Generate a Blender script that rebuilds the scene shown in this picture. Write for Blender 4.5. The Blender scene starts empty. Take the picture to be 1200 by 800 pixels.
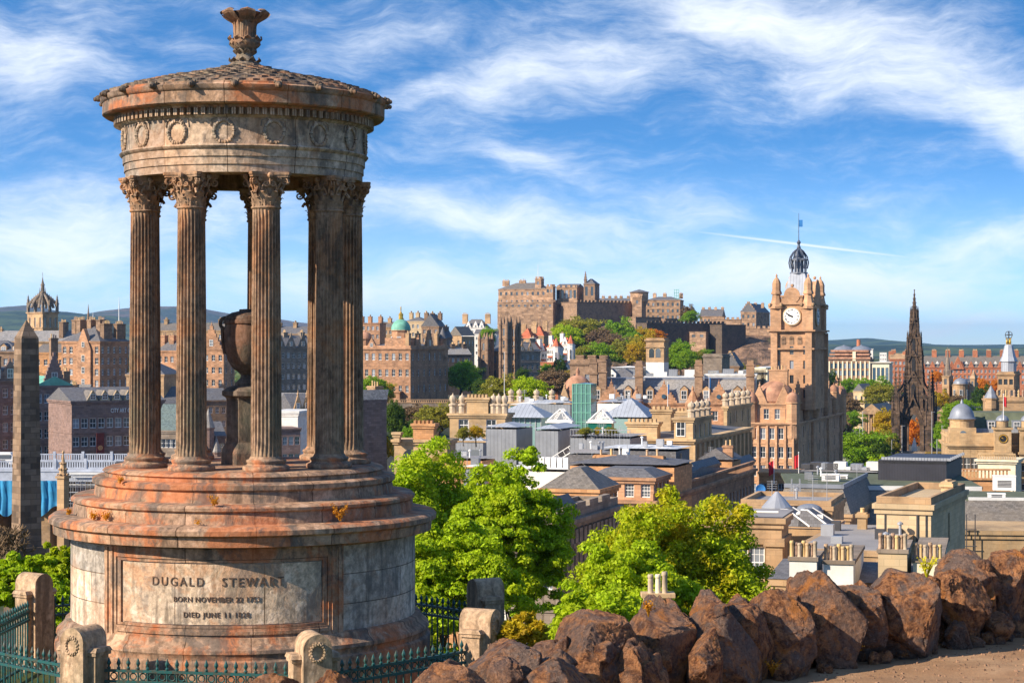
import bpy, math, random
import numpy as np
from math import sin, cos, pi, radians, atan2, sqrt, hypot
from mathutils import Vector, Matrix, noise as mnoise

# ------------------------------------------------------------------ camera, light, sky
scene = bpy.context.scene
COL = scene.collection
F = 2262.0          # focal length in pixels of a 1200 px wide picture
HY = 403.0          # row of the horizon
cam_d = bpy.data.cameras.new('camera')
cam = bpy.data.objects.new('camera', cam_d)
COL.objects.link(cam)
cam_d.sensor_width = 36.0
cam_d.lens = F/1200*36
cam_d.shift_y = (HY-400)/1200
cam_d.clip_start = 0.5
cam_d.clip_end = 60000
cam.rotation_euler = (pi/2, 0, 0)
scene.camera = cam

HAZE = 3.6e-5
SUN_AZ = radians(242)      # compass-like angle measured from +Y towards +X
SUN_EL = radians(31)
sdir = Vector((sin(SUN_AZ)*cos(SUN_EL), cos(SUN_AZ)*cos(SUN_EL), sin(SUN_EL)))
sun_d = bpy.data.lights.new('sun', 'SUN')
sun_d.energy = 5.0
sun_d.angle = radians(0.5)
sun_d.color = (1.0, 0.86, 0.68)
sun = bpy.data.objects.new('sun', sun_d)
sun.rotation_euler = (-sdir).to_track_quat('-Z', 'Y').to_euler()
COL.objects.link(sun)
scene.view_settings.view_transform = 'Standard'
scene.view_settings.look = 'None'
scene.view_settings.gamma = 1
scene.view_settings.exposure = 0.78
scene.cycles.max_bounces = 6
scene.cycles.diffuse_bounces = 3
scene.cycles.glossy_bounces = 2
scene.cycles.transmission_bounces = 3
scene.cycles.volume_bounces = 0
scene.cycles.transparent_max_bounces = 6
scene.cycles.use_denoising = True

class NT:
    """tiny helper round a node tree"""
    def __init__(s, tree):
        s.t = tree; s.N = tree.nodes; s.L = tree.links
    def n(s, kind, **kw):
        nd = s.N.new('ShaderNode'+kind)
        for k, v in kw.items():
            if hasattr(nd, k): setattr(nd, k, v)
        return nd
    def put(s, sock, v):
        if isinstance(v, bpy.types.NodeSocket): s.L.new(v, sock)
        elif isinstance(v, (tuple, list)) and len(v) == 3 and sock.type == 'RGBA': sock.default_value = (*v, 1)
        else: sock.default_value = v
    def math(s, op, a, b=0.0, clamp=False):
        m = s.n('Math', operation=op, use_clamp=clamp); s.put(m.inputs[0], a)
        if len(m.inputs) > 1: s.put(m.inputs[1], b)
        return m.outputs[0]
    def mix(s, f, a, b, blend='MIX'):
        m = s.n('Mix', data_type='RGBA', blend_type=blend)
        s.put(m.inputs[0], f); s.put(m.inputs[6], a); s.put(m.inputs[7], b)
        return m.outputs[2]
    def noise(s, vec, scale, detail=4, rough=0.55, dist=0.0, out=0):
        m = s.n('TexNoise'); m.inputs['Scale'].default_value = scale; m.inputs['Detail'].default_value = detail
        m.inputs['Roughness'].default_value = rough; m.inputs['Distortion'].default_value = dist
        if vec is not None: s.L.new(vec, m.inputs['Vector'])
        return m.outputs[out]
    def ramp(s, f, lo, hi, smooth=False, a=0.0, b=1.0):
        m = s.n('MapRange'); 
        if smooth: m.interpolation_type = 'SMOOTHSTEP'
        s.put(m.inputs[0], f); m.inputs[1].default_value = lo; m.inputs[2].default_value = hi
        m.inputs[3].default_value = a; m.inputs[4].default_value = b
        return m.outputs[0]
    def mapping(s, vec, loc=(0,0,0), rot=(0,0,0), sc=(1,1,1), kind='POINT'):
        m = s.n('Mapping'); m.vector_type = kind
        s.L.new(vec, m.inputs[0]); m.inputs[1].default_value = loc; m.inputs[2].default_value = rot; m.inputs[3].default_value = sc
        return m.outputs[0]

world = bpy.data.worlds.new('World'); scene.world = world; world.use_nodes = True
w = NT(world.node_tree); w.N.clear()
tc = w.n('TexCoord').outputs['Generated']
sep = w.n('SeparateXYZ'); w.L.new(tc, sep.inputs[0])
X, Y, Z = sep.outputs
# the blue deepens quickly with height, as through a polariser
z2 = w.math('ADD', w.math('MULTIPLY', Z, 4.6), 0.04)
cmb = w.n('CombineXYZ'); w.put(cmb.inputs[0], X); w.put(cmb.inputs[1], Y); w.put(cmb.inputs[2], z2)
nrm = w.n('VectorMath', operation='NORMALIZE'); w.L.new(cmb.outputs[0], nrm.inputs[0])
sky = w.n('TexSky'); sky.sky_type = 'NISHITA'; sky.sun_disc = False
sky.sun_elevation = SUN_EL; sky.sun_rotation = SUN_AZ
sky.altitude = 100; sky.air_density = 1.0; sky.dust_density = 0.6; sky.ozone_density = 1.6
w.L.new(nrm.outputs[0], sky.inputs[0])
hsv = w.n('HueSaturation'); hsv.inputs['Saturation'].default_value = 1.34; hsv.inputs['Value'].default_value = 1.9
w.L.new(sky.outputs[0], hsv.inputs['Color'])
# clouds live in (azimuth, elevation)
U = w.math('MULTIPLY', w.math('ARCTAN2', X, Y), F/100)
V = w.math('MULTIPLY', w.math('ARCSINE', Z), F/100)
cuv = w.n('CombineXYZ'); w.put(cuv.inputs[0], U); w.put(cuv.inputs[1], V)
uv = cuv.outputs[0]
warpn = w.noise(uv, 0.55, 3, 0.5, 0, out=1)
wv = w.n('VectorMath', operation='SUBTRACT'); w.L.new(warpn, wv.inputs[0]); wv.inputs[1].default_value = (.5, .5, .5)
ws = w.n('VectorMath', operation='SCALE'); w.L.new(wv.outputs[0], ws.inputs[0]); ws.inputs[3].default_value = .9
wa = w.n('VectorMath', operation='ADD'); w.L.new(uv, wa.inputs[0]); w.L.new(ws.outputs[0], wa.inputs[1])
wuv = wa.outputs[0]
def px(x, y): return ((x-600)/100, (HY-y)/100)
def band(x, y, lx, ly, deg, amp, src=wuv):
    """soft elliptical cloud area: centre in picture units, half lengths, tilt (degrees, up to the right positive)"""
    cx, cy = px(x, y)
    m = w.mapping(src, (cx, cy, 0), (0, 0, radians(deg)), (lx/100, ly/100, 1), 'TEXTURE')
    ln = w.n('VectorMath', operation='LENGTH'); w.L.new(m, ln.inputs[0])
    return w.ramp(ln.outputs['Value'], 0.0, 1.0, True, amp, 0.0)
areas = [(1010, 60, 420, 95, -20, .82), (1200, 170, 230, 70, -28, .72), (800, 15, 300, 45, -8, .6), (600, 95, 190, 62, 8, .85), (500, 110, 120, 40, 10, .4),
         (60, 75, 170, 80, -8, .95), (150, 30, 150, 40, -20, .35), (600, 262, 330, 42, -6, .95), (60, 275, 260, 110, -4, .95), (640, 200, 120, 28, -12, .7), (830, 250, 120, 30, -14, .5),
         (1160, 285, 180, 42, 8, .9), (700, 335, 700, 60, 0, .55), (1090, 378, 200, 22, 2, .7), (880, 320, 260, 40, 3, .55), (300, 240, 160, 60, 0, .55), (900, 110, 260, 60, -10, .45), (720, 60, 200, 60, -20, .5), (420, 60, 160, 50, 15, .45), (560, 170, 160, 40, -5, .35), (980, 330, 260, 40, 0, .5), (450, 330, 250, 50, 0, .5)]
dens = None
for a in areas:
    b = band(*a); dens = b if dens is None else w.math('ADD', dens, b)
st1 = w.noise(w.mapping(wuv, rot=(0, 0, radians(14)), sc=(0.5, 1.7, 1)), 1.05, 12, 0.64, 0.3)
st2 = w.noise(w.mapping(wuv, rot=(0, 0, radians(-24)), sc=(0.5, 1.6, 1)), 2.0, 8, 0.6, 0.2)
tex = w.math('ADD', w.math('MULTIPLY', st1, .62), w.math('MULTIPLY', st2, .38))
# behind the camera and overhead: plain thin cloud
d1 = w.math('ADD', w.math('MINIMUM', dens, 1.25), 0.0)
cl = w.math('ADD', w.math('MULTIPLY', tex, 1.9), w.math('MULTIPLY', d1, .68))
fine = w.noise(w.mapping(wuv, rot=(0, 0, radians(20)), sc=(.55, 2.4, 1)), 6.5, 10, .68, .25)
cl = w.math('ADD', cl, w.math('MULTIPLY', w.math('SUBTRACT', fine, .5), .4))
cl = w.ramp(cl, .82, 1.98, True)
con = band(735, 257, 130, 3.2, -8, .32, uv)
con2 = band(945, 289, 190, 2.8, -7.4, .85, uv)
cl = w.math('MAXIMUM', cl, w.math('MAXIMUM', con, con2))
# unseen cloud veil added overhead and behind the camera for neutral fill light
cl = w.math('MAXIMUM', cl, w.ramp(V, 5.5, 14, True, 0, .12))
# pale air just above the horizon
hz = w.ramp(V, -0.3, 2.4, True, 0.6, 0.0)
ccol = (8.4, 8.8, 9.4)
base = w.mix(hz, hsv.outputs[0], (5.4, 7.2, 8.9))
col = w.mix(w.math('MULTIPLY', cl, .9), base, ccol)
bg = w.n('Background'); bg.inputs['Strength'].default_value = 0.083
w.L.new(col, bg.inputs[0])
wo = w.n('OutputWorld'); w.L.new(bg.outputs[0], wo.inputs[0])

# ------------------------------------------------------------------ materials
MATS = {}
def newmat(name):
    m = bpy.data.materials.new(name); m.use_nodes = True
    t = NT(m.node_tree); t.N.clear()
    p = t.n('BsdfPrincipled'); o = t.n('OutputMaterial'); t.L.new(p.outputs[0], o.inputs[0])
    p.inputs['Specular IOR Level'].default_value = 0.25
    MATS[name] = m
    return m, t, p, o
def bump(t, p, h, strength=0.5, dist=0.05):
    b = t.n('Bump'); b.inputs['Strength'].default_value = strength; b.inputs['Distance'].default_value = dist
    t.L.new(h, b.inputs['Height']); t.L.new(b.outputs[0], p.inputs['Normal'])
def scl(c, k): return tuple(min(1, x*k) for x in c)
def ashlar(name, c, course=0.4, dirt=0.5, var=0.25, mort=0.7, soot=(0.05, 0.042, 0.036)):
    """coursed stone in metric uv"""
    m, t, p, o = newmat(name)
    uvn = t.n('TexCoord').outputs['UV']; ob = t.n('TexCoord').outputs['Object']
    br = t.n('TexBrick'); t.L.new(uvn, br.inputs['Vector'])
    t.put(br.inputs['Color1'], scl(c, 1+var)); t.put(br.inputs['Color2'], scl(c, 1-var)); t.put(br.inputs['Mortar'], scl(c, mort))
    br.inputs['Scale'].default_value = 1.0; br.inputs['Mortar Size'].default_value = 0.02*course/0.4
    br.inputs['Brick Width'].default_value = course*2.1; br.inputs['Row Height'].default_value = course
    br.inputs['Bias'].default_value = 0.0
    ri = t.n('ObjectInfo').outputs['Random']
    n1 = t.noise(ob, 0.25, 6, 0.65); n2 = t.noise(t.mapping(ob, sc=(1, 1, .25)), 1.3, 5, 0.6)
    cc = t.mix(t.ramp(n2, .35, .75, True, 0, .35), br.outputs[0], scl((c[0]*1.25, c[1]*1.05, c[2]*.8), 1))
    cc = t.mix(t.math('MULTIPLY', t.ramp(n1, .42, .72, True), dirt), cc, soot)
    h = t.n('HueSaturation'); t.L.new(cc, h.inputs['Color']); t.put(h.inputs['Value'], t.ramp(ri, 0, 1, False, .86, 1.14))
    t.L.new(h.outputs[0], p.inputs['Base Color']); p.inputs['Roughness'].default_value = .9
    return m
def plain(name, c, rough=.8, var=.15, nscale=.8, metal=0.0, spec=.25):
    m, t, p, o = newmat(name)
    ob = t.n('TexCoord').outputs['Object']
    n = t.noise(ob, nscale, 5, .6)
    cc = t.mix(t.ramp(n, .3, .7, True), scl(c, 1-var), scl(c, 1+var))
    t.L.new(cc, p.inputs['Base Color']); p.inputs['Roughness'].default_value = rough; p.inputs['Metallic'].default_value = metal
    p.inputs['Specular IOR Level'].default_value = spec
    return m
def potm(name, c):
    m, t, p, o = newmat(name); ri = t.n('ObjectInfo').outputs['Random']; ob = t.n('TexCoord').outputs['Object']
    cc = t.mix(ri, c, (c[0]*.75, c[1]*.72, c[2]*1.2)); sp = t.n('SeparateXYZ'); t.L.new(ob, sp.inputs[0])
    n = t.noise(ob, 6, 4, .6); soot = t.math('MULTIPLY', t.ramp(n, .4, .65, True), t.ramp(ri, .2, 1))
    t.L.new(t.mix(t.math('MULTIPLY', soot, .8), cc, (.10, .075, .05)), p.inputs['Base Color']); p.inputs['Roughness'].default_value = .85
def slate(name, c, row=.25):
    m, t, p, o = newmat(name)
    uvn = t.n('TexCoord').outputs['UV']; ob = t.n('TexCoord').outputs['Object']
    br = t.n('TexBrick'); t.L.new(uvn, br.inputs['Vector'])
    t.put(br.inputs['Color1'], scl(c, 1.35)); t.put(br.inputs['Color2'], scl(c, .7)); t.put(br.inputs['Mortar'], scl(c, .5))
    br.inputs['Scale'].default_value = 1; br.inputs['Mortar Size'].default_value = .012
    br.inputs['Brick Width'].default_value = row*1.2; br.inputs['Row Height'].default_value = row
    n = t.noise(ob, .35, 6, .7)
    cc = t.mix(t.ramp(n, .35, .75, True, 0, .5), br.outputs[0], scl((c[0]*1.5, c[1]*1.35, c[2]*1.1), 1))
    t.L.new(cc, p.inputs['Base Color']); p.inputs['Roughness'].default_value = .62; p.inputs['Specular IOR Level'].default_value = .35
    bump(t, p, br.outputs['Fac'], -.3, .02)
    return m
def seam(name, c, step=.6, rough=.45):
    """standing seam metal sheet"""
    m, t, p, o = newmat(name)
    uvn = t.n('TexCoord').outputs['UV']; ob = t.n('TexCoord').outputs['Object']
    s = t.n('SeparateXYZ'); t.L.new(uvn, s.inputs[0])
    fr = t.math('FRACT', t.math('DIVIDE', s.outputs[0], step))
    ln = t.math('LESS_THAN', fr, .14)
    n = t.noise(ob, .5, 4, .6)
    cc = t.mix(t.ramp(n, .3, .7, True), scl(c, .88), scl(c, 1.12))
    cc = t.mix(t.math('MULTIPLY', ln, .55), cc, scl(c, .5))
    t.L.new(cc, p.inputs['Base Color']); p.inputs['Roughness'].default_value = rough; p.inputs['Metallic'].default_value = .15
    bump(t, p, ln, .5, .05)
    return m
def glass(name, c=(.03, .04, .05), rough=.08, spec=.8):
    m, t, p, o = newmat(name)
    ri = t.n('ObjectInfo').outputs['Random']
    cc = t.mix(t.math('POWER', ri, 3.0), c, scl((c[0]+.25, c[1]+.27, c[2]+.3), 1))  # paler random panes: sky reflection and blinds put into the base colour
    t.L.new(cc, p.inputs['Base Color']); p.inputs['Roughness'].default_value = rough; p.inputs['Specular IOR Level'].default_value = spec
    return m
def leafmat(name, c, c2=None, trans=.42, var=.5):
    m, t, p, o = newmat(name)
    g = t.n('NewGeometry').outputs['Random Per Island']; ob = t.n('TexCoord').outputs['Object']
    n = t.noise(ob, .6, 3, .5)
    a, b = scl(c, 1-var), scl(c, 1+var)
    cc = t.mix(g, a, b)
    if c2: cc = t.mix(t.ramp(n, .42, .68, True), cc, c2)
    t.L.new(cc, p.inputs['Base Color']); p.inputs['Roughness'].default_value = .6; p.inputs['Specular IOR Level'].default_value = .2
    tr = t.n('BsdfTranslucent'); t.L.new(t.mix(.5, cc, (c[0]*1.8, c[1]*1.6, c[2]*.5)), tr.inputs[0])
    mx = t.n('MixShader'); mx.inputs[0].default_value = trans
    t.L.new(p.outputs[0], mx.inputs[1]); t.L.new(tr.outputs[0], mx.inputs[2]); t.L.new(mx.outputs[0], o.inputs[0])
    return m

# old weathered monument stone: warm, rusty orange and soot grey patches
def monument_stone(name, warm, rust, soot, joint=None, rustk=.8, sootk=.6, scale=1.0):
    m, t, p, o = newmat(name)
    ob = t.n('TexCoord').outputs['Object']; uvn = t.n('TexCoord').outputs['UV']
    n1 = t.noise(ob, .9*scale, 8, .68, .6); n2 = t.noise(t.mapping(ob, loc=(7, 3, 1), sc=(1, 1, .55)), 1.7*scale, 9, .72, .5)
    n3 = t.noise(ob, 9*scale, 6, .7); n4 = t.noise(t.mapping(ob, loc=(2, 9, 4)), .5*scale, 5, .6)
    streak = t.noise(t.mapping(ob, sc=(3.2, 3.2, .35)), 1.6*scale, 6, .6)
    cc = t.mix(t.ramp(n3, .36, .64), scl(warm, .62), scl(warm, 1.35))
    pale = t.noise(t.mapping(ob, loc=(5, 1, 8)), 2.6*scale, 7, .7, .5)
    cc = t.mix(t.ramp(pale, .52, .62, True, 0, .55), cc, scl((warm[0]*1.75, warm[1]*1.85, warm[2]*2.0), 1))
    cc = t.mix(t.ramp(streak, .48, .66, True, 0, .7), cc, scl(warm, .3))
    if joint:
        br = t.n('TexBrick'); t.L.new(uvn, br.inputs['Vector']); br.inputs['Scale'].default_value = 1
        br.inputs['Brick Width'].default_value = joint[0]; br.inputs['Row Height'].default_value = joint[1]; br.inputs['Mortar Size'].default_value = .009
        t.put(br.inputs['Color1'], (1.3, 1.22, 1.1, 1)); t.put(br.inputs['Color2'], (.62, .68, .74, 1)); t.put(br.inputs['Mortar'], (.22, .17, .13, 1))
        br.offset = .5; br.squash = 1
        cc = t.mix(.9, cc, br.outputs[0], 'MULTIPLY')
    cc = t.mix(t.math('MULTIPLY', t.ramp(n1, .47, .58, True), rustk), cc, t.mix(n3, scl(rust, .6), scl(rust, 1.45)))
    cc = t.mix(t.math('MULTIPLY', t.ramp(n2, .50, .60, True), sootk), cc, t.mix(n3, scl(soot, .45), scl(soot, 1.3)))
    cc = t.mix(t.ramp(n4, .55, .75, True, 0, .3), cc, scl((.32, .34, .22), .8))
    t.L.new(cc, p.inputs['Base Color']); p.inputs['Roughness'].default_value = .88
    hh = t.math('ADD', t.math('MULTIPLY', n3, .5), t.math('MULTIPLY', n2, 1.0))
    bump(t, p, hh, .8, .04)
    return m
WARM = (.31, .20, .135); RUST = (.47, .14, .045); SOOT = (.11, .098, .088)
monument_stone('monument_rusty', WARM, RUST, SOOT, (1.15, 9), .66, .7)
monument_stone('monument_drum', (.50, .41, .33), (.42, .22, .12), (.17, .155, .14), (1.1, .52), .35, .55)
monument_stone('monument_panel', (.50, .39, .29), (.47, .22, .10), (.22, .19, .165), (1.55, 9), .55, .6, 1.3)
monument_stone('monument_frieze', (.38, .29, .22), (.40, .21, .11), (.11, .095, .085), (1.2, 9), .4, .65)
monument_stone('monument_roof', (.17, .125, .09), (.34, .17, .09), (.07, .06, .055), None, .6, .9, 1.6)
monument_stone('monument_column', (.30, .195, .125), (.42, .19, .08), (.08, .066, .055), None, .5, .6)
monument_stone('post_stone', (.44, .30, .19), (.40, .25, .13), (.19, .16, .12), None, .3, .3)
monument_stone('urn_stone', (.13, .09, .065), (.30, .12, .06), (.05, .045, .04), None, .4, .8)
plain('carved_letter', (.13, .085, .06), .9)
def iron(name, c):
    m, t, p, o = newmat(name); ob = t.n('TexCoord').outputs['Object']
    n = t.noise(ob, 14, 5, .7)
    cc = t.mix(t.ramp(n, .46, .64, True, 0, .75), c, (.07, .042, .02))
    t.L.new(cc, p.inputs['Base Color']); p.inputs['Roughness'].default_value = .45; p.inputs['Specular IOR Level'].default_value = .4
    return m
iron('teal_iron', (.012, .085, .085))

# ------------------------------------------------------------------ mesh building
class MB:
    def __init__(s): s.v = []; s.f = []; s.m = []; s.M = None; s.mi = 0
    def vert(s, p):
        if s.M is not None: p = s.M @ Vector(p)
        s.v.append((p[0], p[1], p[2])); return len(s.v)-1
    def face(s, idx): s.f.append(tuple(idx)); s.m.append(s.mi)
    def poly(s, pts): s.face([s.vert(p) for p in pts])
    def hexa(s, b, t):
        i = [s.vert(p) for p in b] + [s.vert(p) for p in t]
        n = len(b)
        s.face(i[:n][::-1]); s.face(i[n:])
        for k in range(n): s.face((i[k], i[(k+1) % n], i[n+(k+1) % n], i[n+k]))
    def box(s, x0, x1, y0, y1, z0, z1):
        s.hexa([(x0, y0, z0), (x1, y0, z0), (x1, y1, z0), (x0, y1, z0)], [(x0, y0, z1), (x1, y0, z1), (x1, y1, z1), (x0, y1, z1)])
    def frustum(s, x0, x1, y0, y1, z0, z1, ix, iy):
        s.hexa([(x0, y0, z0), (x1, y0, z0), (x1, y1, z0), (x0, y1, z0)], [(x0+ix, y0+iy, z1), (x1-ix, y0+iy, z1), (x1-ix, y1-iy, z1), (x0+ix, y1-iy, z1)])
    def prism(s, pts, z0, z1): s.hexa([(x, y, z0) for x, y in pts], [(x, y, z1) for x, y in pts])
    def lathe(s, prof, n=48, c=(0, 0), a0=0, a1=2*pi, cap=True, fn=None):
        """profile of (r, z) from bottom to top; angle measured from -Y towards +X"""
        full = abs(a1-a0-2*pi) < 1e-6
        cnt = n if full else n+1
        rows = []
        for r, z in prof:
            row = []
            for k in range(cnt):
                a = a0+(a1-a0)*k/n
                rr = fn(r, z, a) if fn else r
                row.append(s.vert((c[0]+rr*sin(a), c[1]-rr*cos(a), z)))
            rows.append(row)
        for j in range(len(rows)-1):
            for k in range(n):
                k2 = (k+1) % cnt
                s.face((rows[j][k], rows[j][k2], rows[j+1][k2], rows[j+1][k]))
        if cap and full:
            s.face(rows[-1]); s.face(rows[0][::-1])
    def tube(s, p0, p1, r0, r1=None, n=6, cap=True):
        r1 = r0 if r1 is None else r1
        p0 = Vector(p0); p1 = Vector(p1); d = (p1-p0)
        if d.length < 1e-6: return
        d.normalize(); a = d.orthogonal().normalized(); b = d.cross(a)
        A = [s.vert(p0+(a*cos(2*pi*k/n)+b*sin(2*pi*k/n))*r0) for k in range(n)]
        B = [s.vert(p1+(a*cos(2*pi*k/n)+b*sin(2*pi*k/n))*r1) for k in range(n)]
        for k in range(n): s.face((A[k], A[(k+1) % n], B[(k+1) % n], B[k]))
        if cap: s.face(A[::-1]); s.face(B)
    def path(s, pts, r, n=6, r1=None):
        r1 = r if r1 is None else r1
        m = len(pts)
        for k in range(m-1):
            s.tube(pts[k], pts[k+1], r+(r1-r)*k/(m-1), r+(r1-r)*(k+1)/(m-1), n)
    def ball(s, c, r, n=8, sz=1.0, fn=None):
        rows = []
        for j in range(n+1):
            ph = -pi/2+pi*j/n
            rows.append([s.vert((c[0]+r*cos(ph)*cos(2*pi*k/n), c[1]+r*cos(ph)*sin(2*pi*k/n), c[2]+r*sz*sin(ph))) for k in range(n)])
        for j in range(n):
            for k in range(n): s.face((rows[j][k], rows[j][(k+1) % n], rows[j+1][(k+1) % n], rows[j+1][k]))
    def torus(s, c, R, r, M, n=20, m=8, ry=None):
        """ring in the local xz plane of matrix M"""
        rows = []
        for i in range(n):
            a = 2*pi*i/n; row = []
            for j in range(m):
                b = 2*pi*j/m
                p = M @ Vector((c[0]+(R+r*cos(b))*cos(a), c[1]+(ry or r)*sin(b), c[2]+(R+r*cos(b))*sin(a)))
                row.append(s.vert(p))
            rows.append(row)
        for i in range(n):
            for j in range(m): s.face((rows[i][j], rows[(i+1) % n][j], rows[(i+1) % n][(j+1) % m], rows[i][(j+1) % m]))
    def build(s, name, mats, parent=None, loc=None, smooth=False, cyl=None, link=True, uv=True):
        me = bpy.data.meshes.new(name)
        me.from_pydata(s.v, [], s.f)
        if not isinstance(mats, (list, tuple)): mats = [mats]
        for m in mats: me.materials.append(MATS[m] if isinstance(m, str) else m)
        if len(mats) > 1: me.polygons.foreach_set('material_index', s.m)
        me.update()
        if uv: metric_uv(me, cyl)
        if smooth:
            me.polygons.foreach_set('use_smooth', [True]*len(me.polygons))
            me.update()
            if smooth != 'all':
                try: me.set_sharp_from_angle(angle=radians(38))
                except Exception: pass
        return put(name, me, parent, loc)
def metric_uv(me, cyl=None):
    nl = len(me.loops); npol = len(me.polygons)
    if not nl: return
    lay = me.uv_layers.new(name='UVMap')
    co = np.empty(len(me.vertices)*3, np.float32); me.vertices.foreach_get('co', co); co = co.reshape(-1, 3)
    lv = np.empty(nl, np.int32); me.loops.foreach_get('vertex_index', lv)
    nr = np.empty(npol*3, np.float32); me.polygons.foreach_get('normal', nr); nr = nr.reshape(-1, 3)
    tot = np.empty(npol, np.int32); me.polygons.foreach_get('loop_total', tot)
    fi = np.repeat(np.arange(npol), tot)
    P = co[lv]; Nn = nr[fi]
    up = np.abs(Nn[:, 2]) > .9
    t = np.stack([-Nn[:, 1], Nn[:, 0]], 1); ln = np.linalg.norm(t, axis=1, keepdims=True); ln[ln < 1e-6] = 1; t = t/ln
    u = (P[:, :2]*t).sum(1); v = P[:, 2]/np.maximum(.3, np.sqrt(np.maximum(0, 1-Nn[:, 2]**2)))
    if cyl:
        cx, cy, R = cyl
        a = np.arctan2(P[:, 0]-cx, -(P[:, 1]-cy))
        cen = np.zeros((npol, 2), np.float64); np.add.at(cen, fi, P[:, :2]); cen /= tot[:, None]
        ac = np.arctan2(cen[:, 0]-cx, -(cen[:, 1]-cy))[fi]
        a = np.where(a-ac > pi, a-2*pi, a); a = np.where(ac-a > pi, a+2*pi, a)
        u = a*R; v = P[:, 2]
    u = np.where(up & (cyl is None), P[:, 0], u); v = np.where(up & (cyl is None), P[:, 1], v)
    out = np.stack([u, v], 1).astype(np.float32).ravel()
    lay.data.foreach_set('uv', out)
def put(name, me, parent=None, loc=None):
    o = bpy.data.objects.new(name, me); COL.objects.link(o)
    if parent is not None: o.parent = parent
    if loc is not None: o.location = loc
    return o
def tag(o, label=None, cat=None, group=None, kind=None):
    if label: o['label'] = label
    if cat: o['category'] = cat
    if group: o['group'] = group
    if kind: o['kind'] = kind
    return o
def thing(name, label, cat, loc=(0, 0, 0), rz=0.0, group=None):
    o = bpy.data.objects.new(name, None); COL.objects.link(o)
    o.location = loc; o.rotation_euler = (0, 0, rz)
    o.empty_display_size = .1
    return tag(o, label, cat, group, 'thing')
def dup(o, parent=None, loc=None, rz=None):
    kids = list(o.children)
    c = o.copy(); COL.objects.link(c); c.parent = parent
    if loc is not None: c.location = loc
    if rz is not None: c.rotation_euler = (0, 0, rz)
    for k in kids: dup(k, c)
    return c
def at(x, y, D): return Vector(((x-600)/F*D, D, (HY-y)/F*D))
def Z_(y, D): return (HY-y)/F*D
def RZ(a): return Matrix.Rotation(a, 4, 'Z')
def TR(x, y, z): return Matrix.Translation((x, y, z))
def text_mesh(txt, size, depth=.01, spacing=1.0, align='CENTER'):
    cu = bpy.data.curves.new('text', 'FONT'); cu.body = txt; cu.size = size; cu.extrude = depth
    cu.align_x = align; cu.align_y = 'CENTER'; cu.space_character = spacing; cu.resolution_u = 3
    o = bpy.data.objects.new('text_tmp', cu); COL.objects.link(o)
    bpy.context.view_layer.update()
    dg = bpy.context.evaluated_depsgraph_get()
    me = bpy.data.meshes.new_from_object(o.evaluated_get(dg))
    vs = [tuple(v.co) for v in me.vertices]; fs = [tuple(p.vertices) for p in me.polygons]
    bpy.data.objects.remove(o); bpy.data.curves.remove(cu); bpy.data.meshes.remove(me)
    return vs, fs
# ------------------------------------------------------------------ terrain
WALL = [(2000, 23.0), (1400, 18.6), (1200, 17.3), (1000, 15.9), (850, 14.8), (700, 13.9), (600, 13.0), (500, 12.2), (400, 11.5), (300, 10.9), (100, 9.9), (-300, 8.6)]
WL = [((x-600)/F*D, D) for x, D in WALL]
WL.sort()
wlx = [p[0] for p in WL]; wly = [p[1] for p in WL]
def wall_y(x): return float(np.interp(x, wlx, wly))
MX, MY = (287-600)/F*36, 36.0
def T(x, y):
    d = y-wall_y(max(-4, min(12, x)))
    # hillside
    hs = np.interp(d, [-40, 0, 1.2, 4, 12, 22, 34, 60, 95, 130, 170], [-2.68, -2.68, -3.2, -4.3, -5.9, -6.6, -8.2, -18, -29, -37, -41])
    if y > 0: hs += 0
    r = hypot(x-MX, y-MY)
    k = min(1, max(0, (9.5-r)/3.0))
    hs = hs*(1-k)+(-6.62)*k
    if y > 150:
        hs = -41.0
        # the old town ridge to the left, the valley between
        rx = x/ max(1, y)
        far = min(1, max(0, (y-640)/160))
        left = min(1, max(0, (-.02+.075*far-rx)/.05))
        ky = min(1, max(0, (y-330)/250))
        hs += left*ky*(14+5*far)*min(1, max(0, (1500-y)/400))
        if y > 1500: hs += -min(30, (y-1500)/200)
    return float(hs)
def sheet(name, xs, ys, zf, mat, kind='structure'):
    nx, ny = len(xs), len(ys)
    v = [(x, y, zf(x, y)) for y in ys for x in xs]
    f = [(j*nx+i, j*nx+i+1, (j+1)*nx+i+1, (j+1)*nx+i) for j in range(ny-1) for i in range(nx-1)]
    me = bpy.data.meshes.new(name); me.from_pydata(v, [], f); me.materials.append(MATS[mat])
    me.polygons.foreach_set('use_smooth', [True]*len(me.polygons)); me.update()
    o = put(name, me); tag(o, kind=kind); return o
def ground_mat():
    m, t, p, o = newmat('hill_grass')
    ob = t.n('TexCoord').outputs['Object']
    n = t.noise(ob, .12, 8, .7); n2 = t.noise(ob, 3.5, 5, .7); n3 = t.noise(ob, .012, 5, .7)
    cc = t.mix(t.ramp(n, .38, .62, True), (.035, .05, .012), (.075, .1, .02))
    cc = t.mix(t.ramp(n2, .45, .75, True, 0, .7), cc, (.11, .085, .045))
    sp = t.n('SeparateXYZ'); t.L.new(ob, sp.inputs[0])
    city = t.ramp(sp.outputs[1], 110, 180, True)
    far = t.ramp(sp.outputs[1], 1600, 3000, True)
    cc = t.mix(t.math('MULTIPLY', city, .9), cc, t.mix(t.ramp(n3, .45, .6, True), (.07, .066, .06), (.03, .045, .014)))
    cc = t.mix(far, cc, t.mix(t.ramp(n3, .4, .6, True), (.03, .055, .02), (.1, .12, .05)))
    t.L.new(cc, p.inputs['Base Color']); p.inputs['Roughness'].default_value = .95
    bump(t, p, n2, .6, .08)
ground_mat()
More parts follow.
